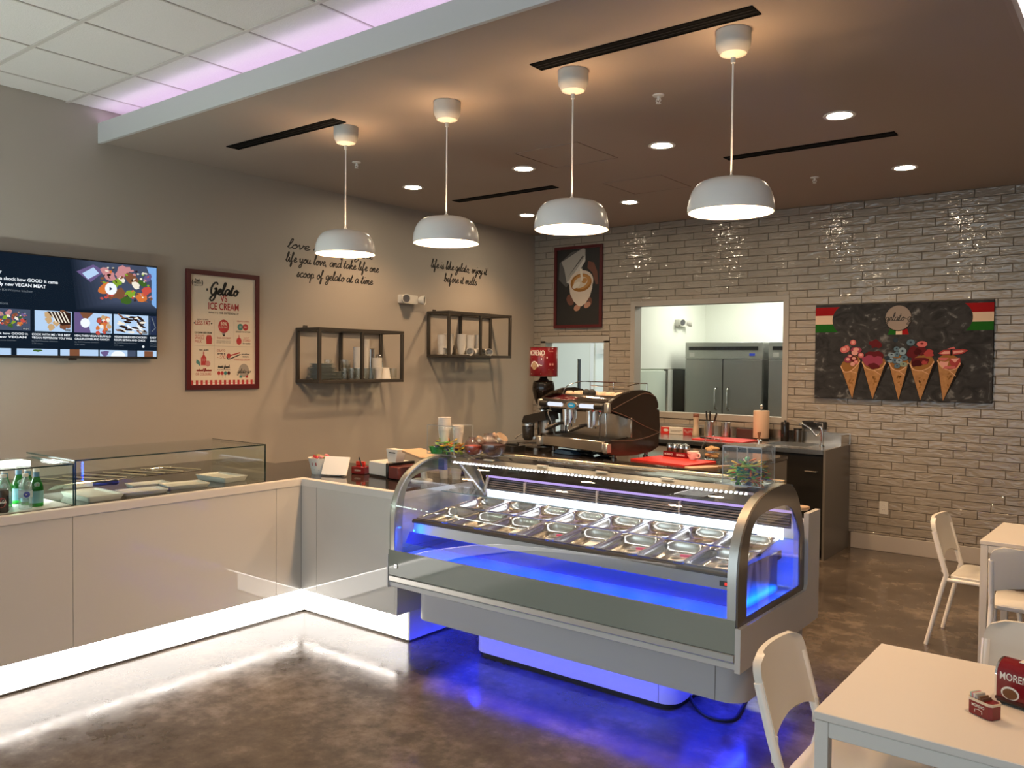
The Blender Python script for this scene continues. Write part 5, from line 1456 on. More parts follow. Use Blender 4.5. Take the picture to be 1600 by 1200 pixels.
def jar(loc, r, label, fill, fm, tilt, rz):
    t = thing('cookie_jar', label, 'jar', loc, rot=(0, 0, R(rz)), group='tilted glass sweet jars on the case')
    prof = [(0.0, 0.004)] + [(r * math.cos(R(a)), r * .92 + r * .92 * math.sin(R(a))) for a in (-62, -40, -15, 10, 35, 55)] + [(r * .50, r * 1.80), (r * .52, r * 1.90)]
    mb = MB(); mb.lathe(spline(prof, 3), 28); obj('body', mb, 'amberglass', t)
    mb = MB(); mb.lathe([(0.0, .010)] + [(r * .92 * math.cos(R(a)), r * .92 + r * .86 * math.sin(R(a))) for a in (-60, -40, -15, fill)] + [(0.0, r * .92 + r * .86 * math.sin(R(fill)) + .006)], 24); obj('sweets', mb, fm, t)
    m4 = Matrix.Translation((r * .62, 0, r * 1.45)) @ Matrix.Rotation(R(tilt), 4, 'Y')
    mb = MB(); mb.lathe([(0.0, .024), (r * .50, .024), (r * .54, .018), (r * .54, .003), (r * .50, 0.0), (0.0, 0.0)], 26, mtx=m4); obj('lid', mb, mat('brushed_brass_lid', (0.55, 0.38, 0.25), 0.28, metal=.9), t)
jar((2.825, -4.465, ZT), .063, 'small glass jar of red sweets, nearest the acrylic cup box', 8, redcandy, 38, 20)
jar((2.965, -4.44, ZT), .078, 'larger glass jar of dark sweets with a tilted brass lid, at the row end', 5, brownc, 42, 5)
jar((2.835, -4.325, ZT), .070, 'glass sweet jar half hidden behind the other two jars', 8, brownc, 40, 40)

# ================================================================== back wall pictures
LC = (0.665, 2.678)
t = thing('framed_poster', 'tall latte art photo print in a maroon frame high on the tiled wall', 'poster', (LC[0], -0.012, LC[1]), rot=ROT_BACK)
hw, hh = 0.342, 0.490
mb = MB(); mb.plate([(-hw, -hh), (hw, -hh), (hw, hh), (-hw, hh)], [(-hw + .035, -hh + .035), (hw - .035, -hh + .035), (hw - .035, hh - .035), (-hw + .035, hh - .035)], 'z', 0.0, 0.026); obj('frame', mb, 'maroon', t, smooth=0)
mb = MB(); mb.box(-hw + .02, -hh + .02, 0.002, hw - .02, hh - .02, 0.010); obj('backing', mb, 'ink', t, smooth=0)
P = Print(0, 0, 0.0009)
def lm(n, c): return mat('latte_' + n, c, 0.7, spec=0.2)
skin = lm('skin', (0.42, 0.22, 0.15)); cupw = lm('cup', (0.62, 0.52, 0.43)); cofe = lm('coffee', (0.30, 0.13, 0.03)); foam = lm('foam', (0.62, 0.52, 0.40)); jug = lm('jug', (0.34, 0.32, 0.29)); jugd = lm('jug_dark', (0.10, 0.095, 0.09)); milk = lm('milk', (0.70, 0.63, 0.52)); crema = lm('crema', (0.45, 0.22, 0.07)); skd = lm('skin_dark', (0.16, 0.07, 0.05))
# normalised from the photo: u -0.31..0.31, v -0.455..0.455
P.poly([(.14, .30), (.22, .28), (.27, .17), (.285, .02), (.25, .02), (.20, .16), (.13, .22)], skd, 1)
P.poly([(-.27, .30), (-.28, .10), (-.17, .0), (.06, .22), (.10, .42), (.09, .455), (-.10, .42)], jugd, 1)
P.poly([(-.245, .31), (-.20, .22), (-.165, .06), (-.10, .06), (.10, .34), (.10, .445), (.06, .455)], jug, 2)
P.poly([(-.165, .06), (-.12, .09), (.085, .335), (.10, .375), (.10, .30), (-.10, .03)], lm('jug_light', (0.55, 0.52, 0.48)), 3)
P.poly([(-.15, .12), (-.13, .14), (.08, .36), (.06, .37)], jugd, 4)
P.blob(-.11, -.155, .05, skd, 2, .07, 0.4, .05)
P.disc(-.01, -.25, .048, skin, 2, .038, rot=.5); P.disc(.135, -.22, .05, skin, 2, .032, rot=.5); P.disc(.17, -.18, .03, skd, 1.5, .05)
P.poly([(-.125, .02), (-.11, -.08), (-.06, -.17), (.01, -.23), (.05, -.235), (.11, -.20), (.17, -.12), (.20, -.03), (.21, .06)], cupw, 3)
P.disc(.045, .06, .172, cupw, 4, .135, 40, .12); P.disc(.045, .048, .150, cofe, 5, .108, 40, .12); P.disc(.055, .058, .128, crema, 6, .086, 36, .15); P.disc(.04, .05, .100, foam, 7, .062, 30, .3); P.disc(.095, .07, .040, crema, 8, .03, 24, .3); P.disc(-.02, .02, .06, milk, 9, .03, 24, .5)
P.poly([(.028, .215), (.062, .215), (.075, .07), (.045, .07)], milk, 10); P.poly([(.082, .30), (.105, .33), (.098, .30), (.07, .26)], lm('spout', (.6, .58, .55)), 5)
P.make(t, 'print', loc=(0, 0, 0.0105))

PCN = (4.265, 1.902)
t = thing('canvas_painting', 'wide dark canvas painting of five fruit-filled waffle cones on the tiled wall', 'painting', (PCN[0], -0.012, PCN[1]), rot=ROT_BACK)
mb = MB(); mb.box(-.772, -.459, 0, .772, .459, 0.030, .003); obj('canvas', mb, 'canvas', t, smooth=0)
P = Print(*PCN, eps=0.0008)
def pm(n, c): return mat('paint_' + n, c, 0.85, spec=0.15)
C_ = dict(red=pm('red', (0.27, 0.008, 0.010)), cream=pm('cream', (0.62, 0.46, 0.34)), green=pm('green', (0.012, 0.10, 0.012)), grey=pm('grey', (0.27, 0.22, 0.19)), pink=pm('pink', (0.50, 0.13, 0.13)), lpink=pm('light_pink', (0.62, 0.30, 0.26)), magenta=pm('magenta', (0.26, 0.045, 0.085)), wine=pm('wine', (0.10, 0.012, 0.016)), dkwine=pm('dark_wine', (0.05, 0.006, 0.008)), blue=pm('blue', (0.09, 0.15, 0.20)), ltblue=pm('light_blue', (0.20, 0.28, 0.34)), dkblue=pm('dark_blue', (0.025, 0.04, 0.06)), rim=pm('rim', (0.62, 0.36, 0.20)), shade=pm('outline', (0.012, 0.010, 0.010)), crimson=pm('crimson', (0.33, 0.05, 0.05)), leaf=pm('pale_green', (0.22, 0.27, 0.20)), brown=pm('brown', (0.26, 0.12, 0.035)))
uL, uR, = 3.493, 5.037
def arcpts(x, v, r, side, a, b, n=10): return [(x + side * r * math.cos(R(a + (b - a) * i / n)), v + r * math.sin(R(a + (b - a) * i / n))) for i in range(n + 1)]
for side, ue in ((1, uL), (-1, uR)):
    cx = ue + side * .315; cv = 2.208; rr = .152
    def xb(v): return cx - side * math.sqrt(max(0, rr * rr - (v - cv) ** 2))
    for v0, v1, c in ((2.252, 2.334, 'red'), (2.168, 2.252, 'cream'), (2.090, 2.168, 'green')):
        pts = [(ue, v0), (ue, v1)] + [(xb(v1 + (v0 - v1) * i / 6), v1 + (v0 - v1) * i / 6) for i in range(7)]
        P.poly(pts, C_[c], 1)
P.poly([(4.185, 2.112), (4.237, 2.105), (4.237, 2.060), (4.165, 2.060)], C_['green'], 1); P.rect(4.237, 2.060, 4.290, 2.112, C_['cream'], 1); P.poly([(4.290, 2.060), (4.350, 2.060), (4.335, 2.112), (4.290, 2.112)], C_['red'], 1)
P.disc(4.258, 2.213, .117, C_['shade'], 2, .121, 40); P.disc(4.256, 2.216, .113, C_['grey'], 3, .116, 40)
P.script('gelato-go', 4.140, 2.190, .255, M['ink'], 4, xh=.036, pen=.17)
def cone(l, r, tip, fold):
    lx, lv = l; rx, rv = r; tx, tv = tip
    P.poly([(lx - .008, lv), (tx, tv - .004), (rx + .03, rv - .02), (rx + .012, rv)], C_['shade'], 1.5)
    P.poly([(lx, lv), (tx, tv), (rx, rv)] + [((lx + (rx - lx) * k), lv + (rv - lv) * k - .075 * math.sin(PI * k)) for k in (.85, .65, .5, .35, .15)], M['waffle'], 2)
    P.poly([(lx + (rx - lx) * (.5 - .5 * math.cos(2 * PI * i / 24)), lv + (rv - lv) * (.5 - .5 * math.cos(2 * PI * i / 24)) + .07 * math.sin(2 * PI * i / 24) * (-1)) for i in range(24)], C_['brown'], 2.5)
    P.stroke(spline([(lx, lv + .01), (lx + .03, lv - .045), (lx + (rx - lx) * .5, (lv + rv) / 2 - .072), (rx - .03, rv - .05), (rx, rv)], 4), .010, C_['rim'], 6)
    P.stroke([(lx + (rx - lx) * .5, (lv + rv) / 2 - .072), (lx + (rx - lx) * .82, rv - .12)], .007, C_['rim'], 6)
    for k in range(7): P.blob(lx + (rx - lx) * rnd.uniform(.42, .66), lv - rnd.uniform(.11, .22), .012, C_['brown'], 3, .007, rnd.uniform(0, 2))
cone((3.745, 1.752), (3.922, 1.815), (3.857, 1.447), 0); cone((3.942, 1.795), (4.152, 1.799), (4.042, 1.447), 0); cone((4.183, 1.788), (4.352, 1.800), (4.272, 1.449), 0); cone((4.363, 1.784), (4.568, 1.812), (4.460, 1.450), 1); cone((4.596, 1.812), (4.782, 1.800), (4.648, 1.452), 1)
def dots(lst, L=4, ring=None, dark=None):
    for (u, v, r, rv, c) in lst:
        P.disc(u, v, r * 1.08, C_['shade'], L - .3, rv * 1.08, 16); P.disc(u, v, r, C_[c], L, rv, 18)
        if ring: P.disc(u, v + r * .15, r * .55, C_[ring], L + .15, rv * .5, 12)
        if dark: P.disc(u, v + r * .1, r * .32, C_[dark], L + .3, rv * .3, 10)
        L += .25
dots([(3.855, 1.988, .028, .028, 'pink'), (3.795, 1.928, .030, .034, 'pink'), (3.772, 1.918, .036, .033, 'pink'), (3.885, 1.915, .052, .030, 'magenta'), (3.872, 1.890, .030, .025, 'lpink'), (3.930, 1.866, .026, .026, 'pink'), (3.83, 1.855, .026, .020, 'magenta'), (3.81, 1.822, .033, .030, 'magenta'), (3.865, 1.83, .034, .026, 'wine'), (3.885, 1.80, .022, .02, 'pink'), (3.855, 1.78, .022, .02, 'lpink')], ring='lpink')
P.blob(4.062, 1.972, .055, C_['wine'], 4, .040); P.blob(4.042, 1.870, .085, C_['wine'], 4.2, .036); P.blob(3.995, 1.815, .055, C_['magenta'], 4.5, .050); P.blob(4.065, 1.800, .062, C_['magenta'], 4.7, .050, .4); P.blob(4.05, 1.765, .045, C_['wine'], 4.9, .03); P.blob(4.10, 1.86, .04, C_['wine'], 4.3, .04)
dots([(4.238, 2.008, .020, .020, 'dkblue'), (4.368, 1.985, .036, .030, 'blue'), (4.248, 1.925, .026, .024, 'blue'), (4.298, 1.903, .034, .036, 'ltblue'), (4.205, 1.870, .034, .022, 'ltblue'), (4.252, 1.875, .022, .026, 'blue'), (4.315, 1.842, .032, .026, 'blue'), (4.198, 1.823, .034, .026, 'ltblue'), (4.235, 1.815, .026, .026, 'blue'), (4.272, 1.815, .028, .026, 'ltblue'), (4.31, 1.782, .034, .022, 'leaf'), (4.255, 1.765, .026, .020, 'blue'), (4.17, 1.84, .02, .02, 'dkblue')], dark='dkblue')
dots([(4.464, 1.970, .046, .028, 'pink')], 4, dark='wine'); P.blob(4.395, 1.890, .055, C_['wine'], 4.3, .06); P.blob(4.46, 1.90, .05, C_['wine'], 4.5, .04); P.blob(4.525, 1.888, .040, C_['crimson'], 4.7, .036); P.blob(4.43, 1.90, .03, C_['dkwine'], 4.9, .03); P.blob(4.455, 1.812, .075, C_['wine'], 5.0, .036); P.blob(4.42, 1.79, .04, C_['dkwine'], 5.2, .03); P.blob(4.49, 1.80, .03, C_['crimson'], 5.3, .018)
P.poly([(4.600, 1.885), (4.64, 1.915), (4.70, 1.918), (4.70, 1.870), (4.63, 1.868)], C_['crimson'], 5); P.poly([(4.715, 1.915), (4.80, 1.925), (4.842, 1.912), (4.80, 1.882), (4.72, 1.868)], C_['crimson'], 5); P.poly([(4.67, 1.925), (4.73, 1.945), (4.74, 1.925)], C_['pink'], 5)
P.poly([(4.615, 1.885), (4.65, 1.902), (4.695, 1.903), (4.695, 1.882), (4.64, 1.878)], C_['lpink'], 6); P.poly([(4.725, 1.903), (4.79, 1.912), (4.82, 1.908), (4.79, 1.892), (4.725, 1.882)], C_['lpink'], 6); P.rect(4.700, 1.866, 4.716, 1.918, C_['shade'], 6)
P.poly([(4.610, 1.795), (4.62, 1.815), (4.66, 1.808), (4.69, 1.815), (4.67, 1.745), (4.64, 1.745)], C_['lpink'], 5); P.poly([(4.69, 1.840), (4.78, 1.845), (4.785, 1.78), (4.745, 1.748), (4.70, 1.785)], C_['crimson'], 5.5); P.poly([(4.70, 1.838), (4.775, 1.842), (4.74, 1.80)], C_['lpink'], 6); P.poly([(4.60, 1.845), (4.69, 1.845), (4.66, 1.818), (4.62, 1.822)], C_['pink'], 4.6); P.poly([(4.64, 1.745), (4.75, 1.745), (4.74, 1.77), (4.66, 1.77)], C_['pink'], 6.2)
P.make(t, 'print', loc=(0, 0, 0.0303))

# outlet and the black socket box
t = thing('wall_outlet', 'pale double wall outlet low on the tiled wall, above the baseboard', 'outlet', (4.157, -0.011, 0.419), rot=ROT_BACK)
mb = MB(); mb.rbox(-.040, -.060, 0, .040, .060, .006, .006); obj('plate', mb, 'plastic', t)
for v in (-.022, .022):
    mb = MB(); mb.rbox(-.017, v - .014, .006, .017, v + .014, .009, .006); s = obj('socket', mb, 'white', t)
    mb = MB(); mb.box(-.008, v - .003, .0088, -.005, v + .006, .0094); mb.box(.005, v - .003, .0088, .008, v + .006, .0094); obj('slits', mb, 'black', s, smooth=0)
t = thing('socket_box', 'black horizontal power socket box on the tiles above the faucet', 'box', (3.495, -0.011, 1.172), rot=ROT_BACK)
mb = MB(); mb.box(-.118, -.038, 0, .118, .038, .032, .005); obj('housing', mb, 'black', t)
mb = MB(); mb.box(-.075, -.020, .032, .03, .020, .034, .002); obj('cover', mb, mat('glossy_black', (0.02, 0.02, 0.02), 0.1), t)
mb = MB(); mb.lathe([(0.0, .046), (.012, .046), (.014, .032), (0.0, .032)], 14, c=(.075, -.006, 0)); obj('plug', mb, 'rubber', t)

# ================================================================== espresso island
IZ = 1.0
t = thing('bar_island', 'dark espresso bar island with a grey end panel behind the gelato case', 'counter', (2.5, -2.15, 0))
wbox('body', 'cabinet', t, 1.25, -2.80, 0.08, 3.70, -1.48, IZ - .035)
wbox('top', 'blackglass', t, 1.22, -2.85, IZ - .035, 3.735, -1.445, IZ, bev=0.004)
wbox('end_panel', 'cabinetgrey', t, 3.700, -2.83, 0.0, 3.732, -1.46, IZ - .036)
wbox('front_rail', 'darksteel', t, 1.25, -2.856, IZ - .075, 3.70, -2.80, IZ - .037)
wbox('toe_kick', 'blackmatte', t, 1.30, -2.76, 0.0, 3.68, -1.52, 0.08)
for x in (1.9, 2.55, 3.15): wbox('door_gap', 'blackmatte', t, x, -2.802, 0.10, x + .006, -2.799, IZ - .08)

# espresso machine
em_ = thing('espresso_machine', 'two-group brown and chrome espresso machine on the bar island', 'espresso machine', (2.482, -2.440, IZ), R(-12.8))
W = 0.375
def E(name, mb, m, smooth=38, parent=None): return obj(name, mb, m, parent or em_, smooth=smooth)
for sx in (-1, 1):
    for sy in (-.19, .19):
        mb = MB(); mb.lathe([(0.0, 0.0), (.024, 0.0), (.024, .012), (.016, .016), (.016, .075), (0.0, .075)], 16, c=(sx * .355, sy, 0)); E('foot', mb, 'darksteel')
mb = MB(); mb.box(-W + .01, -.26, .070, W - .01, .24, .105); E('base', mb, 'darksteel')
mb = MB(); mb.box(-W + .005, -.315, .062, W - .02, -.02, .150, .008); dt = E('drip_tray', mb, 'steel')
for k in range(14):
    y = -.30 + k * .019
    mb = MB(); mb.box(-W + .02, y, .1505, W - .035, y + .008, .154); E('grate_bar', mb, 'darksteel', 0, dt)
mb = MB(); mb.box(-W + .01, -.035, .15, W - .01, -.02, .35); E('back_splash', mb, 'steel', 0)
mb = MB(); mb.box(-W + .01, -.02, .10, W - .01, .25, .45); E('boiler_housing', mb, 'espresso', 0)
side = [(-.330, .055), (-.334, .11), (-.315, .155), (-.06, .165), (-.045, .19), (-.055, .325), (-.275, .375), (-.312, .395), (-.320, .435), (-.285, .470), (-.18, .515), (-.05, .548), (.08, .552), (.17, .535), (.245, .490), (.272, .440), (.272, .402), (.245, .398), (.245, .386), (.285, .384), (.290, .25), (.280, .08), (.19, .045), (.0, .028), (-.2, .035)]
for sx in (-1, 1):
    x0 = W - .005 if sx > 0 else -W - .040
    mb = MB(); mb.prism(side, 'x', x0, x0 + .045)
    es = [e for e in mb.bm.edges if abs(e.verts[0].co.x - e.verts[1].co.x) < 1e-6]
    bmesh.ops.bevel(mb.bm, geom=es, offset=.006, segments=2, affect='EDGES', clamp_overlap=True)
    sp = E('side_panel', mb, 'espresso', 40)
    xo = x0 + .0455 if sx > 0 else x0 - .0005
    for pts in (spline([(-.285, .395), (-.10, .34), (.10, .26), (.285, .20)], 6), spline([(-.27, .405), (-.06, .48), (.10, .525), (.22, .50)], 6), spline([(-.29, .16), (-.05, .15), (.15, .17), (.28, .20)], 6)):
        mb = MB(); mb.tube([(xo, a, b) for a, b in pts], .0035, 6); E('moulded_line', mb, mat('seam_brown', (0.10, 0.065, 0.045), 0.3), 40, sp)
    mb = MB(); mb.box(x0 - .001, -.060, .17, x0 + .046, -.042, .335, .003); E('silver_strip', mb, 'steel', parent=sp)
    mb = MB(); mb.box(x0 - .003, -.338, .06, x0 + .048, -.28, .14, .008); E('corner_cap', mb, 'casealu', parent=sp)
    mb = MB(); mb.box(x0 - .002, -.328, .372, x0 + .047, -.29, .455, .008); E('corner_cap', mb, 'casealu', parent=sp)
mb = MB(); mb.prism([(-.290, .378), (-.318, .395), (-.325, .43), (-.295, .468), (-.20, .505), (-.19, .49), (-.19, .378)], 'x', -W, W - .005); hood = E('front_hood', mb, 'chrome')
mb = MB(); mb.box(-W + .005, -.20, .44, W - .01, .26, .465); E('cup_tray', mb, 'steel', 0)
for sx, x in ((-1, -.19), (1, .19)):
    mb = MB(); mb.cyl((x - .085, -.322, .420), (x + .075, -.322, .420), .017, n=14); E('light_strip', mb, emis('machine_light_strip', (0.85, 0.9, 1.0), 0.9), parent=hood)
    mb = MB(); mb.cyl((sx * .325 - .045, -.325, .420), (sx * .325 + .045, -.325, .420), .027, .024, n=16); E('steam_knob', mb, 'black')
mb = MB(); mb.lathe([(0.0, 0.0), (1.0, 0.0), (1.0, .010), (0.0, .010)], 28, mtx=Matrix.Translation((0.005, -.322, .420)) @ Matrix.Rotation(R(90), 4, 'X') @ Matrix.Diagonal((.068, .032, 1, 1))); bd = E('display_badge', mb, 'steel')
mb = MB(); mb.lathe([(0.0, 0.0), (1.0, 0.0), (1.0, .004), (0.0, .004)], 28, mtx=Matrix.Translation((0.010, -.332, .420)) @ Matrix.Rotation(R(90), 4, 'X') @ Matrix.Diagonal((.042, .020, 1, 1))); E('display', mb, emis('blue_display', (0.03, 0.22, 0.32), 1.0), parent=bd)
P = Print(0, 0); P.rect(-.022, -.004, .022, .004, mat('display_bar', (.5, .7, .8), .5), 1)
obj('display_bar', P.mb, P.mats, bd, loc=(0.010, -.3365, .420), rot=(R(90), 0, 0), smooth=0)
for x in (-.135, .145):
    mb = MB(); mb.cyl((x, -.20, .375), (x, -.20, .300), .055, .052, 24); mb.cyl((x, -.255, .380), (x, -.255, .245), .030, .026, 20); gh = E('group_head', mb, 'chrome')
    mb = MB(); mb.cyl((x, -.20, .300), (x, -.20, .262), .042, .040, 22); mb.tube([(x - .012, -.205, .262), (x - .022, -.21, .235)], .008, 8); mb.tube([(x + .012, -.205, .262), (x + .022, -.21, .235)], .008, 8); pf = E('portafilter', mb, 'chrome')
    mb = MB(); mb.tube([(x - .01, -.24, .272), (x - .04, -.31, .255), (x - .075, -.385, .225), (x - .085, -.405, .215)], [.010, .016, .019, .012], 12); E('handle', mb, 'black', parent=pf)
    mb = MB(); mb.cyl((x - .083, -.40, .217), (x - .087, -.41, .212), .011, n=12); E('handle_cap', mb, 'chrome', parent=pf)
for x, dx in ((-.31, .05), (.30, -.03)):
    mb = MB(); mb.tube(spline([(x, -.26, .38), (x - .01, -.29, .34), (x + dx * .4, -.28, .27), (x + dx, -.27, .165)], 6), .006, 8); E('steam_wand', mb, 'darksteel')
mb = MB(); mb.tube([(.195, -.12, .38), (.195, -.12, .165)], .008, 8); E('water_pipe', mb, 'chrome')
mb = MB()
for x in (-.33, -.05, .33): mb.cyl((x, .22, .465), (x, .22, .60), .004, n=8)
mb.cyl((-.33, .22, .60), (.33, .22, .60), .004, n=8); mb.cyl((-.05, -.05, .575), (.33, -.05, .575), .0035, n=8)
mb.tube(spline([(-.33, .22, .60), (-.34, .10, .60), (-.34, -.06, .56), (-.33, -.12, .48)], 5), .004, 8); mb.tube(spline([(.33, .22, .60), (.34, .10, .60), (.34, -.03, .58)], 5), .004, 8)
E('cup_rail', mb, 'chrome')
mE = Matrix.Translation(em_.location) @ Matrix.Rotation(R(-12.8), 4, 'Z')
ecup = None
warmcup = mat('cream_espresso_cup', (0.66, 0.50, 0.36), 0.3)
for k in range(13):
    x, y = -.26 + (k % 7) * .092 + (.03 if k > 6 else 0), (-.10 if k < 7 else 0.0)
    if k in (3,): continue
    p = mE @ Vector((x, y, .466))
    if ecup is None:
        mb = MB(); mb.lathe([(.026, 0.0), (.040, 0.055), (.041, .058), (.036, .060), (0.020, .062), (0.0, .0615)][::1] if False else [(.041, 0.0), (.041, .004), (.036, .040), (.026, .056), (.022, .060), (0.0, .060)], 22); ecup = o = obj('espresso_cup', mb, warmcup)
    else: o = ecup.copy(); COL.objects.link(o)
    o.location = p; o.rotation_euler = (0, 0, rnd.uniform(0, 6))
    tag(o, f'cream espresso cup upside down on the machine, {ORD[k % 7]} from the grinder in the ' + ('front row' if k < 7 else 'back row'), 'cup', 'espresso cups warming on the machine, ' + ('front row' if k < 7 else 'back row'))
p = mE @ Vector((0.0, -.12, .466))
t = thing('sunglasses', 'black rounded goggles-like pair of shakers lying on the machine top between the cups', 'shaker', p, R(-5))
for k, x in enumerate((-.028, .030)):
    mb = MB(); mb.ball((x, 0, .05), .033, 16, 10); obj('ball', mb, 'rubber', t)
mb = MB(); mb.cyl((-.03, 0, .05), (.03, 0, .05), .012, n=12); obj('bridge', mb, 'black', t)
t['label'] = 'pair of round black caps joined together, lying on the machine top among the cups'; t['category'] = 'cap'; t.name = 'black_caps'
# hoses and cloth under the machine
t = thing('cable_bundle', 'coiled black cables and hoses stuffed under the espresso machine', 'cable', (2.5, -2.5, IZ))
for k in range(7):
    a = rnd.uniform(0, 6.28); cx, cy = 2.50 + rnd.uniform(-.10, .14), -2.52 + rnd.uniform(-.06, .05)
    pts = [(cx + (.07 + .02 * math.sin(3 * s + k)) * math.cos(s + a), cy + .05 * math.sin(s + a), IZ + .010 + .02 * (1 + math.sin(2 * s + k)) * (.35 + .09 * k)) for s in [i * .45 for i in range(14)]]
    mb = MB(); mb.tube(pts, .0075, 8); obj('cable', mb, 'rubber', t, world=True)
t = thing('cleaning_cloth', 'folded blue cleaning cloth lying under the espresso machine', 'cloth', (2.28, -2.62, IZ))
mb = MB()
for k in range(3): mb.rbox(-.11 + .01 * k, -.05, .003 + k * .011, .12 - .015 * k, .05 - .006 * k, .013 + k * .011, .012, 4)
obj('folds', mb, 'bluecloth', t, rot=(0, 0, R(-10)))
# grinder with a coffee tin as its hopper lid
gx, gy = 1.910, -2.455
t = thing('coffee_grinder', 'black and steel coffee grinder left of the espresso machine', 'grinder', (gx, gy, IZ), R(-10))
def Q(n, mb, m, parent=None, smooth=38): return obj(n, mb, m, parent or t, smooth=smooth)
mb = MB(); mb.rbox(-.11, -.17, 0, .10, .13, .028, .05, 6); Q('base', mb, 'darksteel')
mb = MB(); mb.lathe([(0.0, .02), (.085, .02), (.082, .06), (.080, .27), (.072, .29), (0.0, .29)], 28, c=(.02, .03, 0)); Q('motor_body', mb, 'darksteel')
mb = MB(); mb.prism([(-.19, .235), (-.165, .290), (.10, .345), (.115, .27), (-.17, .222)], 'y', -.075, .085); Q('top_cover', mb, 'black')
mb = MB(); mb.lathe([(0.0, .215), (.052, .215), (.055, .19), (.052, .10), (.030, .075), (0.0, .075)], 24, c=(-.12, -.06, 0)); Q('dosing_chamber', mb, glass('smoked_plastic', (.35, .33, .31), 1.5, solid=.5, solid_col=(.05, .045, .04)))
mb = MB(); mb.lathe([(.0555, .205), (.058, .205), (.058, .225), (.0555, .225)], 24, c=(-.12, -.06, 0)); Q('chamber_ring', mb, 'steel')
mb = MB(); mb.tube([(-.17, -.09, .13), (-.20, -.12, .11), (-.205, -.14, .09)], .009, 8); Q('dosing_lever', mb, 'steel')
mb = MB(); mb.box(-.17, -.16, .052, -.06, -.06, .060, .003); mb.tube([(-.07, -.09, .056), (.0, -.02, .056)], .008, 8); Q('filter_fork', mb, 'black')
mb = MB(); mb.tube([(.02, -.06, .10), (.06, -.16, .115)], [.008, .012], 8); Q('side_lever', mb, 'chrome')
hop = spline([(.030, .335), (.045, .375), (.075, .43), (.097, .52), (.096, .565), (.085, .60), (.045, .612), (.030, .64)], 4)
mb = MB(); mb.lathe(hop, 28, c=(.005, .0, 0)); Q('hopper', mb, glass('dark_hopper', (.25, .22, .20), 1.6, solid=.75, solid_col=(.012, .008, .006)))
mb = MB(); mb.lathe([(.030, .335), (.05, .34), (.05, .35), (.03, .355)], 24, c=(.005, 0, 0)); Q('hopper_collar', mb, 'chrome')
t = thing('knock_drawer', 'low black knock-out tray in front of the coffee grinder', 'tray', (1.77, -2.745, IZ), R(-10))
mb = MB(); mb.rbox(-.10, -.08, 0, .12, .09, .05, .03, 5); obj('tray', mb, 'black', t)
mb = MB(); mb.cyl((-.09, -.02, .058), (.11, .0, .062), .012, n=12); obj('bar', mb, 'rubber', t)
mb = MB(); mb.cyl((-.10, -.05, .05), (-.10, -.05, .095), .013, .015, 12); obj('knob', mb, 'steel', t)
t = thing('coffee_tin', 'large red coffee tin with white lettering standing on the grinder hopper', 'tin', (gx + .004, gy, IZ + .642), R(-10))
TR = 0.124
mb = MB(); mb.lathe([(0.0, 0.0), (TR - .003, 0.0), (TR, .004), (TR, .256), (TR - .003, .26), (TR - .008, .255), (0.0, .255)], 44); obj('body', mb, 'tinred', t)
for z in (.003, .257):
    mb = MB(); mb.lathe([(TR - .002, z - .003), (TR + .003, z), (TR - .002, z + .003)], 44); obj('rim', mb, 'steel', t)
P = Print(0, 0)
P.text('MORENO', -.135, .185, .044, M['inkwhite'], 1, w=.155, bold=.012); P.rect(-.10, .166, -.02, .171, M['inkred'], 1); P.poly([(-.01, .160), (.045, .172), (.045, .158), (-.01, .146)], M['inkwhite'], 1)
st = [(-.075 + .038 * math.cos(R(180 - 9 * i)), .085 + .045 * math.sin(R(180 - 9 * i))) for i in range(21)]
P.stroke(st, .010, M['inkwhite'], 2); P.disc(-.075, .092, .028, M['wood'], 1.5, .032); P.rect(-.113, .078, -.037, .087, M['tinred'], 2.5); P.stroke([(-.037, .10), (-.020, .103), (-.012, .096), (.0, .098)], .007, M['inkwhite'], 2)
P.rect(-.115, .023, -.010, .027, M['inkwhite'], 1); P.rect(.062, .098, .080, .116, M['inkpink'], 1); P.rect(.088, .098, .106, .116, M['inkpink'], 1); P.rect(.055, .062, .11, .065, M['inkpink'], 1); P.rect(.06, .216, .10, .220, M['inkpink'], 1)
for v in P.mb.bm.verts:
    u, w, n = v.co; a = (u + .0575) / TR - 1.344; rr = TR + .0006 + n
    v.co = (rr * math.cos(a), rr * math.sin(a), w)
obj('print', P.mb, P.mats, t, smooth=0)
# red board with shaker caddy, cup, biscuit jar, paddle
t = thing('cutting_board', 'red rectangular board on the bar island beside the espresso machine', 'board', (3.20, -2.50, IZ), R(-9))
mb = MB(); mb.rbox(-.27, -.20, 0, .27, .20, .012, .015, 4); obj('board', mb, 'red', t)
t = thing('shaker_caddy', 'red caddy of glass-topped shakers standing at the back of the red board', 'caddy', (3.135, -2.26, IZ + .0), R(-12))
mb = MB(); mb.box(-.12, -.055, .013, .12, .055, .017); mb.plate([(-.12, -.055), (.12, -.055), (.12, .055), (-.12, .055)], [(-.116, -.051), (.116, -.051), (.116, .051), (-.116, .051)], 'z', .013, .055); obj('tray', mb, 'tinred', t, smooth=0)
P = Print(0, 0); P.text('MORENO', -.105, .026, .016, M['inkwhite'], 1, w=.082, bold=.02); P.text('MORENO', .015, .026, .016, M['inkwhite'], 1, w=.082, bold=.012)
obj('lettering', P.mb, P.mats, t, loc=(0, -.0552, 0), rot=(R(90), 0, 0), smooth=0)
sh = None
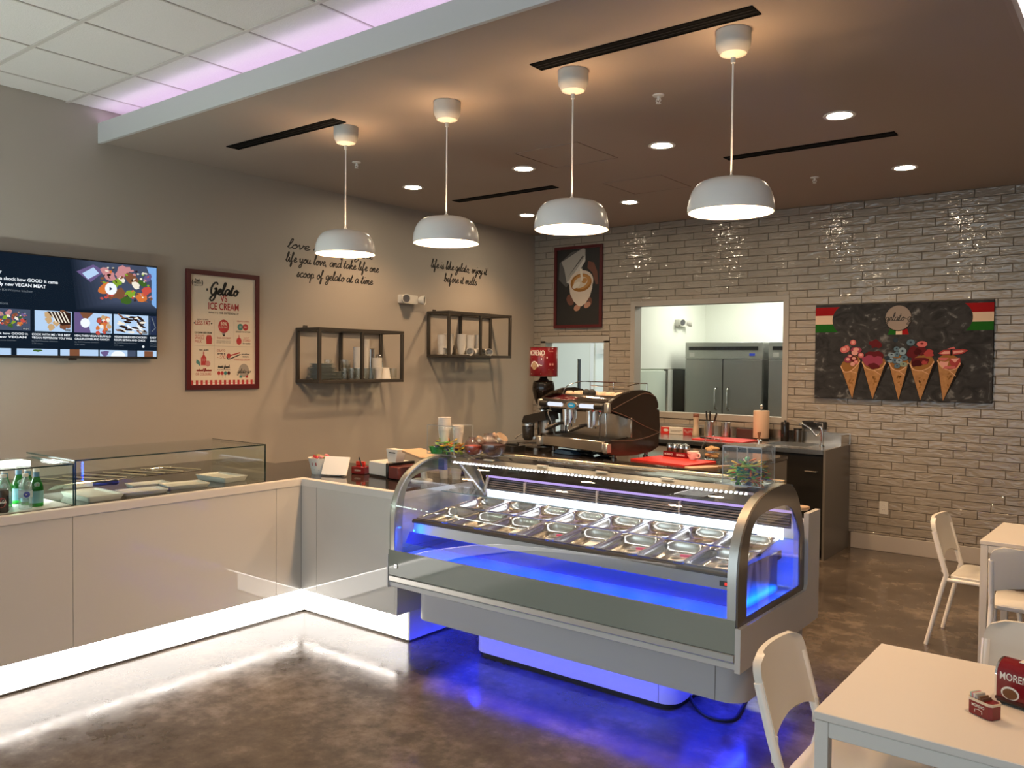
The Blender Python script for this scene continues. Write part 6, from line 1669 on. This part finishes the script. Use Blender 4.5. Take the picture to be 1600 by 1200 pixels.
for k, (x, y) in enumerate(((-.085, -.015), (-.028, -.02), (.03, -.012), (.088, -.016), (-.03, .032), (.035, .034))):
    p = Matrix.Translation((3.135, -2.26, IZ)) @ Matrix.Rotation(R(-12), 4, 'Z') @ Vector((x, y, .0175))
    lb = f'glass shaker with steel lid, {["first", "second", "third", "last"][k]} in the front row of the red caddy' if k < 4 else f'glass shaker with steel lid, {["near", "far"][k - 4]} one in the back row of the red caddy'
    if sh is None:
        sh = thing('shaker', lb, 'shaker', p, group='shakers in the red caddy')
        mb = MB(); mb.lathe([(0.0, 0.0), (.022, 0.0), (.024, .01), (.024, .065), (.020, .07), (0.0, .07)], 18); obj('body', mb, mat('cocoa_fill', (0.10, 0.05, 0.03), 0.15), sh)
        mb = MB(); mb.lathe([(.025, .062), (.026, .085), (.020, .098), (0.0, .102)], 18); obj('lid', mb, 'chrome', sh)
    else: dup(sh, lb, p)
t = thing('coffee_cup', 'small white coffee cup with red lettering in front of the red caddy', 'cup', (3.315, -2.385, IZ + .013), R(-20))
mb = MB(); mb.lathe([(0.0, 0.0), (.024, 0.0), (.026, .004), (.042, .03), (.048, .066), (.045, .066), (.038, .03), (.022, .008), (0.0, .007)], 28); obj('bowl', mb, 'china', t)
mb = MB(); mb.tube(spline([(.042, 0, .055), (.072, 0, .052), (.070, 0, .025), (.036, 0, .020)], 5), .005, 8); obj('handle', mb, 'china', t)
P = Print(0, 0); P.stroke(spline([(-.022, .042), (-.012, .050), (-.008, .040), (.002, .047), (.008, .041), (.020, .046)], 4), .005, M['inkred'], 1)
for v in P.mb.bm.verts:
    u, w, n = v.co; rr = .0415 + (w - .03) * .17 + n + .0008; a = u / rr - PI / 2
    v.co = (rr * math.cos(a), rr * math.sin(a), w)
obj('lettering', P.mb, P.mats, t, smooth=0)
t = thing('biscuit_jar', 'round glass jar of biscuits beside the red caddy', 'jar', (3.395, -2.20, IZ))
mb = MB(); mb.lathe(spline([(0.0, 0.003), (.06, .003), (.085, .03), (.092, .075), (.078, .125), (.066, .14), (.068, .15)], 4), 28); obj('body', mb, 'ware', t)
mb = MB(); mb.lathe([(.070, .148), (.074, .156), (.055, .175), (.018, .182), (.016, .195), (0.0, .198)], 24); obj('lid', mb, 'ware', t)
for k in range(16):
    a = k * 2.4; r = .05 * math.sqrt((k % 8) / 8)
    mb = MB(); mb.ball((r * math.cos(a), r * math.sin(a), .028 + .05 * (k // 8) + rnd.uniform(0, .02)), .026, 10, 6, (1, .9, .55), Matrix.Identity(4)); obj('biscuit', mb, 'biscuit', t)
t = thing('wooden_paddle', 'light wooden paddle lying at the island edge next to the red board', 'paddle', (3.56, -2.70, IZ), R(62))
mb = MB(); mb.rbox(-.16, -.055, 0, .10, .055, .010, .04, 5); mb.rbox(.09, -.018, 0, .24, .018, .010, .015, 4); obj('board', mb, 'wood', t)

# ================================================================== sink counter on the back wall
sc_ = thing('sink_counter', 'dark steel sink counter under the serving window', 'counter', (2.6, -0.4, 0))
SX0, SX1 = 1.20, 3.84
wbox('carcass', 'cabinet', sc_, SX0, -0.74, 0.09, SX1 - .022, -0.02, .955)
wbox('toe_kick', 'blackmatte', sc_, SX0, -0.68, 0.0, SX1 - .022, -0.02, .09)
wbox('end_panel', 'cabinetgrey', sc_, SX1 - .020, -0.775, 0.0, SX1, -0.016, 0.998)
mb = MB()
sx0, sx1, sy0, sy1 = 3.18, 3.62, -.60, -.16
for a in ((SX0, -.785, sx0, -.016), (sx1, -.785, SX1 - .021, -.016), (sx0, -.785, sx1, sy0), (sx0, sy1, sx1, -.016)): mb.box(a[0], a[1], .957, a[2], a[3], .998)
top = obj('steel_top', mb, 'steel', sc_, world=True, smooth=0)
mb = MB(); mb.plate([(sx0, sy0), (sx1, sy0), (sx1, sy1), (sx0, sy1)], [(sx0 + .02, sy0 + .02), (sx1 - .02, sy0 + .02), (sx1 - .02, sy1 - .02), (sx0 + .02, sy1 - .02)], 'z', .80, 1.0); mb.box(sx0 + .01, sy0 + .01, .79, sx1 - .01, sy1 - .01, .80); obj('sink_basin', mb, 'steel', sc_, world=True, smooth=0)
wbox('backsplash', 'steel', sc_, SX0, -.0155, .998, SX1, -.0125, 1.105)
wbox('side_splash', 'steel', sc_, SX1 - .018, -.30, .998, SX1 - .004, -.016, 1.10)
for k, (a, b) in enumerate(((1.22, 1.86), (1.865, 2.50), (2.505, 3.14), (3.145, 3.812))):
    d = wbox('door', 'cabinet', sc_, a, -.762, .10, b, -.742, .94)
    mb = MB(); mb.tube([(b - .16, -.764, .80), (b - .15, -.79, .80), (b - .05, -.79, .80), (b - .04, -.764, .80)], .005, 8); obj('handle', mb, 'steel', d, world=True)
t = thing('faucet', 'curved chrome faucet at the wall end of the sink counter', 'faucet', (3.69, -0.40, .998))
mb = MB(); mb.tube(spline([(0, 0, 0), (0, 0, .12), (-.01, 0, .175), (-.03, .0, .185)], 5), .013, 10); mb.lathe([(0.0, 0.0), (.026, 0.0), (.024, .012), (0.0, .014)], 18); obj('stem', mb, 'chrome', t)
mb = MB(); mb.tube(spline([(0, 0, .15), (-.05, .0, .10), (-.11, .0, .16), (-.19, .0, .205), (-.215, 0, .195)], 6), [.011] * 24 + [.014], 10); obj('spout', mb, 'chrome', t)
mb = MB(); mb.tube([(0, 0, .17), (-.005, .02, .215), (-.09, .03, .225)], .006, 8); obj('lever', mb, 'chrome', t)
SZ = .9985
t = thing('foil_box', 'red and white wrap box against the wall beside the espresso machine', 'box', (2.07, -0.115, SZ), R(4))
mb = MB(); mb.box(-.20, -.04, 0, .20, .035, .075, .003); obj('carton', mb, 'inkwhite', t)
P = Print(0, 0)
P.rect(-.20, 0, -.10, .075, M['red'], 1); P.rect(.06, 0, .20, .075, M['inkred'], 1); P.disc(-.14, .04, .03, M['inkwhite'], 2, .015); P.rect(-.085, .040, .045, .044, M['ink'], 1); P.rect(-.085, .026, .025, .030, M['ink'], 1)
for k in range(7): P.blob(.08 + k * .017, .025 + rnd.uniform(0, .025), .012, M['inkpink'], 2)
obj('print', P.mb, P.mats, t, loc=(0, -.0405, 0), rot=(R(90), 0, 0), smooth=0)
t = thing('pepper_mill', 'tall pale pepper mill with a brown cap under the serving window', 'mill', (2.305, -0.20, SZ))
mb = MB(); mb.lathe(spline([(0.0, 0.0), (.036, 0.0), (.036, .05), (.027, .12), (.031, .20), (.031, .205)], 3) + [(0.0, .205)], 22); obj('body', mb, mat('pale_mill', (0.62, 0.48, 0.34), 0.35), t)
mb = MB(); mb.lathe([(0.0, .205), (.033, .205), (.033, .232), (.028, .24), (0.0, .242)], 22); obj('cap', mb, mat('brown_cap', (0.20, 0.08, 0.05), 0.4), t)
def canister(loc, r, h, label):
    t = thing('steel_canister', label, 'canister', loc, group='steel canisters on the sink counter')
    mb = MB(); mb.lathe([(0.0, .003), (r, 0.0), (r, h), (r - .003, h + .002), (r - .004, h), (r - .004, .006), (0.0, .006)], 28); obj('body', mb, 'steel', t); return t
canister((2.455, -0.20, SZ), .052, .165, 'steel canister holding black utensils under the serving window')
canister((2.625, -0.16, SZ), .050, .160, 'empty steel canister next to the one holding utensils')
for k, (dx, dy, a, b, lb) in enumerate(((-.03, 0, -.10, 0, 'black handled whisk leaning outward in the steel canister'), (.0, .01, .04, .05, 'dark spatula standing upright in the steel canister'), (.03, 0, .30, .02, 'black handled spoon leaning towards the second canister'))):
    t = thing('utensil', lb, 'utensil', (2.455 + dx * .3, -.20 + dy, SZ + .008), rot=(b, a, 0), group='kitchen utensils in the canister')
    mb = MB(); mb.cyl((0, 0, 0), (0, 0, .17), .005, n=8); obj('shaft', mb, 'steel', t)
    mb = MB(); mb.tube([(0, 0, .165), (0, 0, .21), (0, 0, .265)], [.007, .011, .008], 10); obj('handle', mb, 'black', t)
t = thing('brown_tray', 'low dark red-brown tray leaning on the backsplash behind the red board', 'tray', (2.84, -0.075, SZ))
mb = MB(); mb.box(-.13, -.02, 0, .14, .02, .095, .004); obj('body', mb, mat('dark_red_brown', (0.075, 0.028, 0.024), 0.4), t)
t = thing('cutting_board', 'red cutting board on the sink counter under the serving window', 'board', (2.74, -0.45, SZ), R(-3))
mb = MB(); mb.rbox(-.27, -.20, 0, .29, .20, .012, .015, 4); obj('board', mb, 'red', t)
t = thing('chef_knife', 'black handled knife lying on the red cutting board by the sink', 'knife', (2.62, -0.56, SZ + .013), R(-16))
mb = MB(); mb.box(-.11, -.014, 0, .02, .016, .016, .005); obj('handle', mb, 'black', t)
mb = MB(); mb.prism([(.02, -.016), (.17, -.010), (.21, .012), (.02, .016)], 'z', .002, .005); obj('blade', mb, mat('dark_blade', (.05, .05, .05), .3, metal=.6), t, smooth=0)
t = thing('paper_towel_holder', 'upright paper towel roll on a black holder beside the sink', 'paper towel', (3.00, -0.15, SZ))
mb = MB(); mb.lathe([(0.0, 0.0), (.085, 0.0), (.085, .012), (.02, .018), (0.0, .018)], 28); obj('base', mb, 'black', t)
mb = MB(); mb.lathe([(.018, .02), (.078, .02), (.079, .025), (.079, .293), (.077, .298), (.018, .298)], 32); obj('roll', mb, 'kraft', t)
mb = MB(); mb.cyl((0, 0, .018), (0, 0, .32), .006, n=10); mb.ball((0, 0, .34), .017, 14, 8, (1, 1, 1.3)); obj('rod', mb, 'steel', t)
t = thing('coffee_tamper', 'small steel and wood coffee tamper in front of the paper towel roll', 'tamper', (3.085, -0.42, SZ))
mb = MB(); mb.lathe([(0.0, 0.0), (.029, 0.0), (.029, .022), (.012, .032), (0.0, .032)], 22); obj('base', mb, 'chrome', t)
mb = MB(); mb.lathe(spline([(.010, .03), (.012, .06), (.017, .09), (.012, .105), (0.0, .108)], 3), 16); obj('handle', mb, mat('brown_wood', (0.22, 0.10, 0.05), .4), t)
t = thing('soap_bottle', 'tall glossy black bottle at the edge of the sink', 'bottle', (3.235, -0.12, SZ))
mb = MB(); mb.lathe([(0.0, 0.0), (.040, 0.0), (.041, .004), (.041, .185), (.037, .195), (0.0, .197)], 26); obj('body', mb, mat('glossy_black_bottle', (0.018, 0.014, 0.012), 0.08), t)
mb = MB(); mb.lathe([(0.0, .195), (.012, .195), (.012, .212), (0.0, .214)], 14); obj('cap', mb, 'black', t)
t = thing('dark_jar', 'short dark round jar behind the sink next to the glossy bottle', 'jar', (3.355, -0.09, SZ))
mb = MB(); mb.lathe([(0.0, 0.0), (.040, 0.0), (.040, .12), (0.0, .12)], 24); obj('body', mb, 'darksteel', t)
mb = MB(); mb.lathe([(0.0, .120), (.042, .120), (.042, .135), (0.0, .137)], 24); obj('lid', mb, 'black', t)

# ================================================================== kitchen behind the window
def fridge(x0, x1, y0, label):
    t = thing('kitchen_fridge', label, 'refrigerator', ((x0 + x1) / 2, y0 + .38, 0), group='steel fridges in the kitchen')
    H = 2.045
    wbox('cabinet', 'fridge', t, x0, y0 + .03, .12, x1, y0 + .76, H, bev=.006)
    wbox('header', mat('fridge_header', (0.46, 0.47, 0.43), .35, metal=.6), t, x0, y0, 1.835, x1, y0 + .03, H, bev=.004)
    wbox('vent_slot', 'black', t, x0 + .05, y0 - .004, 1.945, x1 - .06, y0, 1.99)
    wbox('badge', 'plastic', t, x0 + .06, y0 - .004, 1.862, x0 + .13, y0, 1.915)
    wbox('thermometer', mat('blue_display_glass', (0.02, 0.04, 0.22), .2, emit=(.03, .06, .5), es=.5), t, x1 - .17, y0 - .004, 1.875, x1 - .10, y0, 1.905)
    xm = (x0 + x1) / 2
    for k, (a, b) in enumerate(((x0 + .004, xm - .006), (xm + .006, x1 - .004))):
        d = wbox('door', 'fridge', t, a, y0, .15, b, y0 + .03, 1.828, bev=.004)
        hx = b - .075 if k == 0 else a + .075
        mb = MB(); mb.tube(spline([(hx, y0, 1.19), (hx, y0 - .045, 1.22), (hx, y0 - .05, 1.32), (hx, y0 - .045, 1.44), (hx, y0, 1.47)], 5), .013, 10); obj('handle', mb, 'steel', d, world=True)
    wbox('gap', 'black', t, xm - .006, y0 + .005, .15, xm + .006, y0 + .032, 1.83)
    for x in (x0 + .06, x1 - .06):
        for y in (y0 + .08, y0 + .68):
            mb = MB(); mb.cyl((x, y, 0), (x, y, .12), .025, n=12); obj('caster', mb, 'black', t, world=True)
fridge(1.338, 2.370, 1.50, 'double-door steel fridge seen whole through the serving window')
fridge(2.440, 3.470, 1.50, 'steel fridge cut off by the edge of the serving window')
t = thing('wall_panel', 'large white panel mounted high on the kitchen side wall below the ceiling', 'panel', (1.10, 1.1, 1.7))
wbox('body', 'kwall', t, 1.101, 0.20, 1.700, 1.122, 1.95, 2.95, bev=.003)
d3 = tag(bpy.data.objects.new('door_3', None), kind='structure'); COL.objects.link(d3)
wbox('leaf', mat('pale_green_white', (0.58, 0.65, 0.57), .4), d3, 1.101, 0.25, 0.02, 1.135, 1.36, 1.675, bev=.003)
wbox('hinge_gap', 'black', d3, 1.101, 1.365, 0.02, 1.115, 1.41, 1.69)
wbox('post', 'kwall', d3, 1.101, 1.415, 0.0, 1.140, 1.545, 1.695)
wbox('dark_panel', mat('dark_grey_door', (0.055, 0.06, 0.058), .4), d3, 1.101, 1.55, 0.02, 1.120, 1.935, 1.69)
wbox('post', 'kwall', d3, 1.101, 1.94, 0.0, 1.140, 1.985, 1.695)
# ================================================================== tables and chairs
def cafe_table(x0, y0, lx, ly, rz, label):
    t = thing('cafe_table', label, 'table', (x0, y0, 0), R(rz), group='white cafe tables')
    mb = MB(); mb.box(0, 0, .716, lx, ly, .740, .002); obj('tabletop', mb, 'table', t, smooth=0)
    for x in (.003, lx - .043):
        for y in (.003, ly - .043):
            mb = MB(); mb.box(x, y, 0, x + .040, y + .040, .714, .002); obj('leg', mb, 'white', t, smooth=0)
    for a in ((.043, .006, lx - .043, .026), (.043, ly - .026, lx - .043, ly - .006), (.006, .043, .026, ly - .043), (lx - .026, .043, lx - .006, ly - .043)):
        mb = MB(); mb.box(a[0], a[1], .668, a[2], a[3], .714, .002); obj('apron', mb, 'white', t, smooth=0)
cafe_table(5.396, -5.925, 1.25, .768, 0, 'white cafe table nearest the camera with red tins on it')
cafe_table(5.373, -2.835, 1.25, .748, -2, 'white cafe table farther back near the tiled wall')
def chair_proto(label, loc, rz):
    t = thing('cafe_chair', label, 'chair', loc, rz, group='white cafe chairs')
    # local: front is +y, back of the chair at -y
    rings = []
    for z, e in ((.430, -.004), (.436, 0.0), (.452, 0.0), (.458, -.006)):
        rings.append([(p[0], p[1], z) for p in rrect(-.205 - e, -.185 - e, .205 + e, .205 + e, .05, 6)])
    mb = MB(); mb.loft(rings)
    for v in mb.bm.verts: v.co.z -= .012 * max(0, 1 - (v.co.x / .2) ** 2) * max(0, 1 - (v.co.y / .2) ** 2) if v.co.z > .45 else 0
    obj('seat', mb, 'plastic', t)
    # backrest: slightly hollow shell, rounded top corners, leaning back
    nx, nz = 16, 14
    F = []; B = []
    H0, H1, hw = .535, .798, .213
    def yb(z): return -.205 - (z - .46) * .27
    for j in range(nz + 1):
        z = H0 + (H1 - H0) * j / nz
        w = hw
        r = .065
        if z > H1 - r: w = hw - r + math.sqrt(max(0, r * r - (z - (H1 - r)) ** 2))
        f, b = [], []
        for i in range(nx + 1):
            s = -1 + 2 * i / nx
            x = w * s
            zz = z - (.030 * (1 - s * s) if False else 0)
            bow = .018 * (1 - s * s)
            edge = .010 * max(0, (abs(s) - .86) / .14)
            f.append((x, yb(zz) - bow + .008 + edge, zz + (.045 * (1 - s * s)) * (1 - j / nz) ** 3)); b.append((x, yb(zz) - bow - .010, zz + (.045 * (1 - s * s)) * (1 - j / nz) ** 3))
        F.append(f); B.append(b)
    mb = MB()
    rings = [f + b[::-1] for f, b in zip(F, B)]
    mb.loft(rings); obj('backrest', mb, 'plastic', t, smooth=50)
    for sx in (-1, 1):
        mb = MB(); mb.tube([(sx * .206, yb(.72), .72), (sx * .206, yb(.545), .545), (sx * .206, -.200, .455), (sx * .208, -.215, .40), (sx * .222, -.305, .0)], [.0165, .0165, .0155, .0150, .0135], 12); obj('rear_leg', mb, 'whitegloss', t)
        mb = MB(); mb.tube([(sx * .206, -.195, .428), (sx * .206, .10, .428), (sx * .207, .165, .420), (sx * .212, .19, .38), (sx * .222, .235, .0)], [.012, .012, .0135, .0145, .0135], 12); obj('front_leg', mb, 'whitegloss', t)
        mb = MB(); mb.box(sx * .203 - .007, yb(.535) - .004, .47, sx * .203 + .007, yb(.535) + .016, .56, .003); br = obj('bracket', mb, 'plastic', t)
        mb = MB(); mb.cyl((sx * .196 - sx * .001, yb(.52) + .008, .515), (sx * .194, yb(.52) + .008, .515), .004, n=8); obj('screw', mb, 'darksteel', br)
    return t
ch = chair_proto('white cafe chair at the near table end, back towards the gelato case', (5.445, -5.565, 0), R(-90))
dup(ch, 'white cafe chair seen side-on at the end of the far table', (5.37, -2.43, 0), R(-92))
dup(ch, 'white cafe chair tucked under the near long side of the far table', (5.68, -2.98, 0), R(4))
dup(ch, 'white cafe chair behind the near table, only its backrest top showing', (5.88, -5.06, 0), R(178))
# on the near table
t = thing('sugar_caddy', 'small red tin of sugar sachets on the near table', 'tin', (5.800, -5.640, .7405), R(-32))
def cham(w, d, c): return [(-w + c, -d), (w - c, -d), (w, -d + c), (w, d - c), (w - c, d), (-w + c, d), (-w, d - c), (-w, -d + c)]
mb = MB(); mb.loft([[(p[0], p[1], z) for p in cham(.040 + e, .024 + e, .008)] for z, e in ((0.0, -.002), (.003, 0), (.046, 0.0))]); obj('body', mb, 'tinred', t, smooth=20)
mb = MB(); mb.plate(cham(.0405, .0245, .008), cham(.038, .022, .008), 'z', .040, .0475); obj('rim', mb, mat('cream_rim', (.62, .52, .40), .35), t, smooth=0)
P = Print(0, 0); P.text('MORENO', -.022, .026, .008, M['inkwhite'], 1, w=.042, bold=.012); P.stroke([(-.012, .010), (-.012, .018), (0, .021), (.012, .018), (.012, .010)], .002, M['inkwhite'], 1)
obj('lettering', P.mb, P.mats, t, loc=(0, -.0242, 0), rot=(R(90), 0, 0), smooth=0)
m4 = Matrix.Translation((5.800, -5.640, .7405)) @ Matrix.Rotation(R(-32), 4, 'Z')
for k, (dx, m, n_, ti) in enumerate(((-.026, mat('mint_sachet', (.36, .55, .48), .5), 'mint green', 16), (-.020, mat('pink_sachet', (.60, .25, .25), .5), 'pink', 18), (-.013, M['paper'], 'white', 20), (-.004, mat('grey_sachet', (.45, .42, .38), .5), 'grey', 22), (.008, mat('brown_sachet', (.20, .10, .05), .5), 'brown', 26), (.018, mat('dark_brown_sachet', (.13, .06, .035), .5), 'dark brown', 28))):
    p = m4 @ Vector((dx, 0, .006))
    mb = MB(); mb.box(-.0022, -.018, 0, .0022, .018, .055 - .003 * max(0, k - 3), .001)
    o = obj('sugar_sachet', mb, m, loc=p, rot=(0, R(-ti * .5), R(-32)), smooth=0)
    tag(o, f'{n_} sugar sachet standing in the small red tin', 'sachet', 'sugar sachets in the red tin')
t = thing('napkin_dispenser', 'red napkin dispenser with white lettering at the right edge of the near table', 'dispenser', (5.885, -5.480, .7405), R(-18))
prof = [(p[0], p[1] + .064) for p in rrect(-.048, -.054, .048, .064, .045, 6)]
top_ = [(-.050, .012), (-.050, .085)] + [(.050 * math.cos(R(180 - 12 * i)) , .085 + .046 * math.sin(R(180 - 12 * i))) for i in range(1, 15)] + [(.050, .085), (.050, .012)]
mb = MB(); mb.prism([(a, b) for a, b in top_], 'x', -.062, .062)
obj('shell', mb, 'tinred', t, smooth=30)
mb = MB()
for sx in (-1, 1):
    mb.sheet([(a * 1.02, b) for a, b in top_], 'x', sx * .0625 - .003, sx * .0625 + .003)
obj('chrome_edge', mb, 'chrome', t, smooth=40)
mb = MB(); mb.box(-.060, -.048, .006, .060, .048, .013); obj('base', mb, 'black', t, smooth=0)
for sx in (-1, 1):
    for sy in (-1, 1):
        mb = MB(); mb.cyl((sx * .048, sy * .036, 0), (sx * .048, sy * .036, .007), .007, n=10); obj('foot', mb, 'rubber', t)
P = Print(0, 0)
P.text('MORENO', -.050, .078, .022, M['inkwhite'], 1, w=.10, bold=.012)
P.disc(-.02, .040, .026, M['inkwhite'], 1, .020, 28); P.disc(-.02, .0385, .021, mat('coffee_print', (.16, .06, .02), .4), 2, .0155, 26); P.rect(-.062, .013, .062, .022, M['tindark'], 3)
obj('print', P.mb, P.mats, t, loc=(0, -.0504, 0), rot=(R(90), 0, 0), smooth=0)
mb = MB(); mb.box(-.012, -.018, .1305, .014, .016, .1325); obj('top_print', mb, 'inkwhite', t, smooth=0)
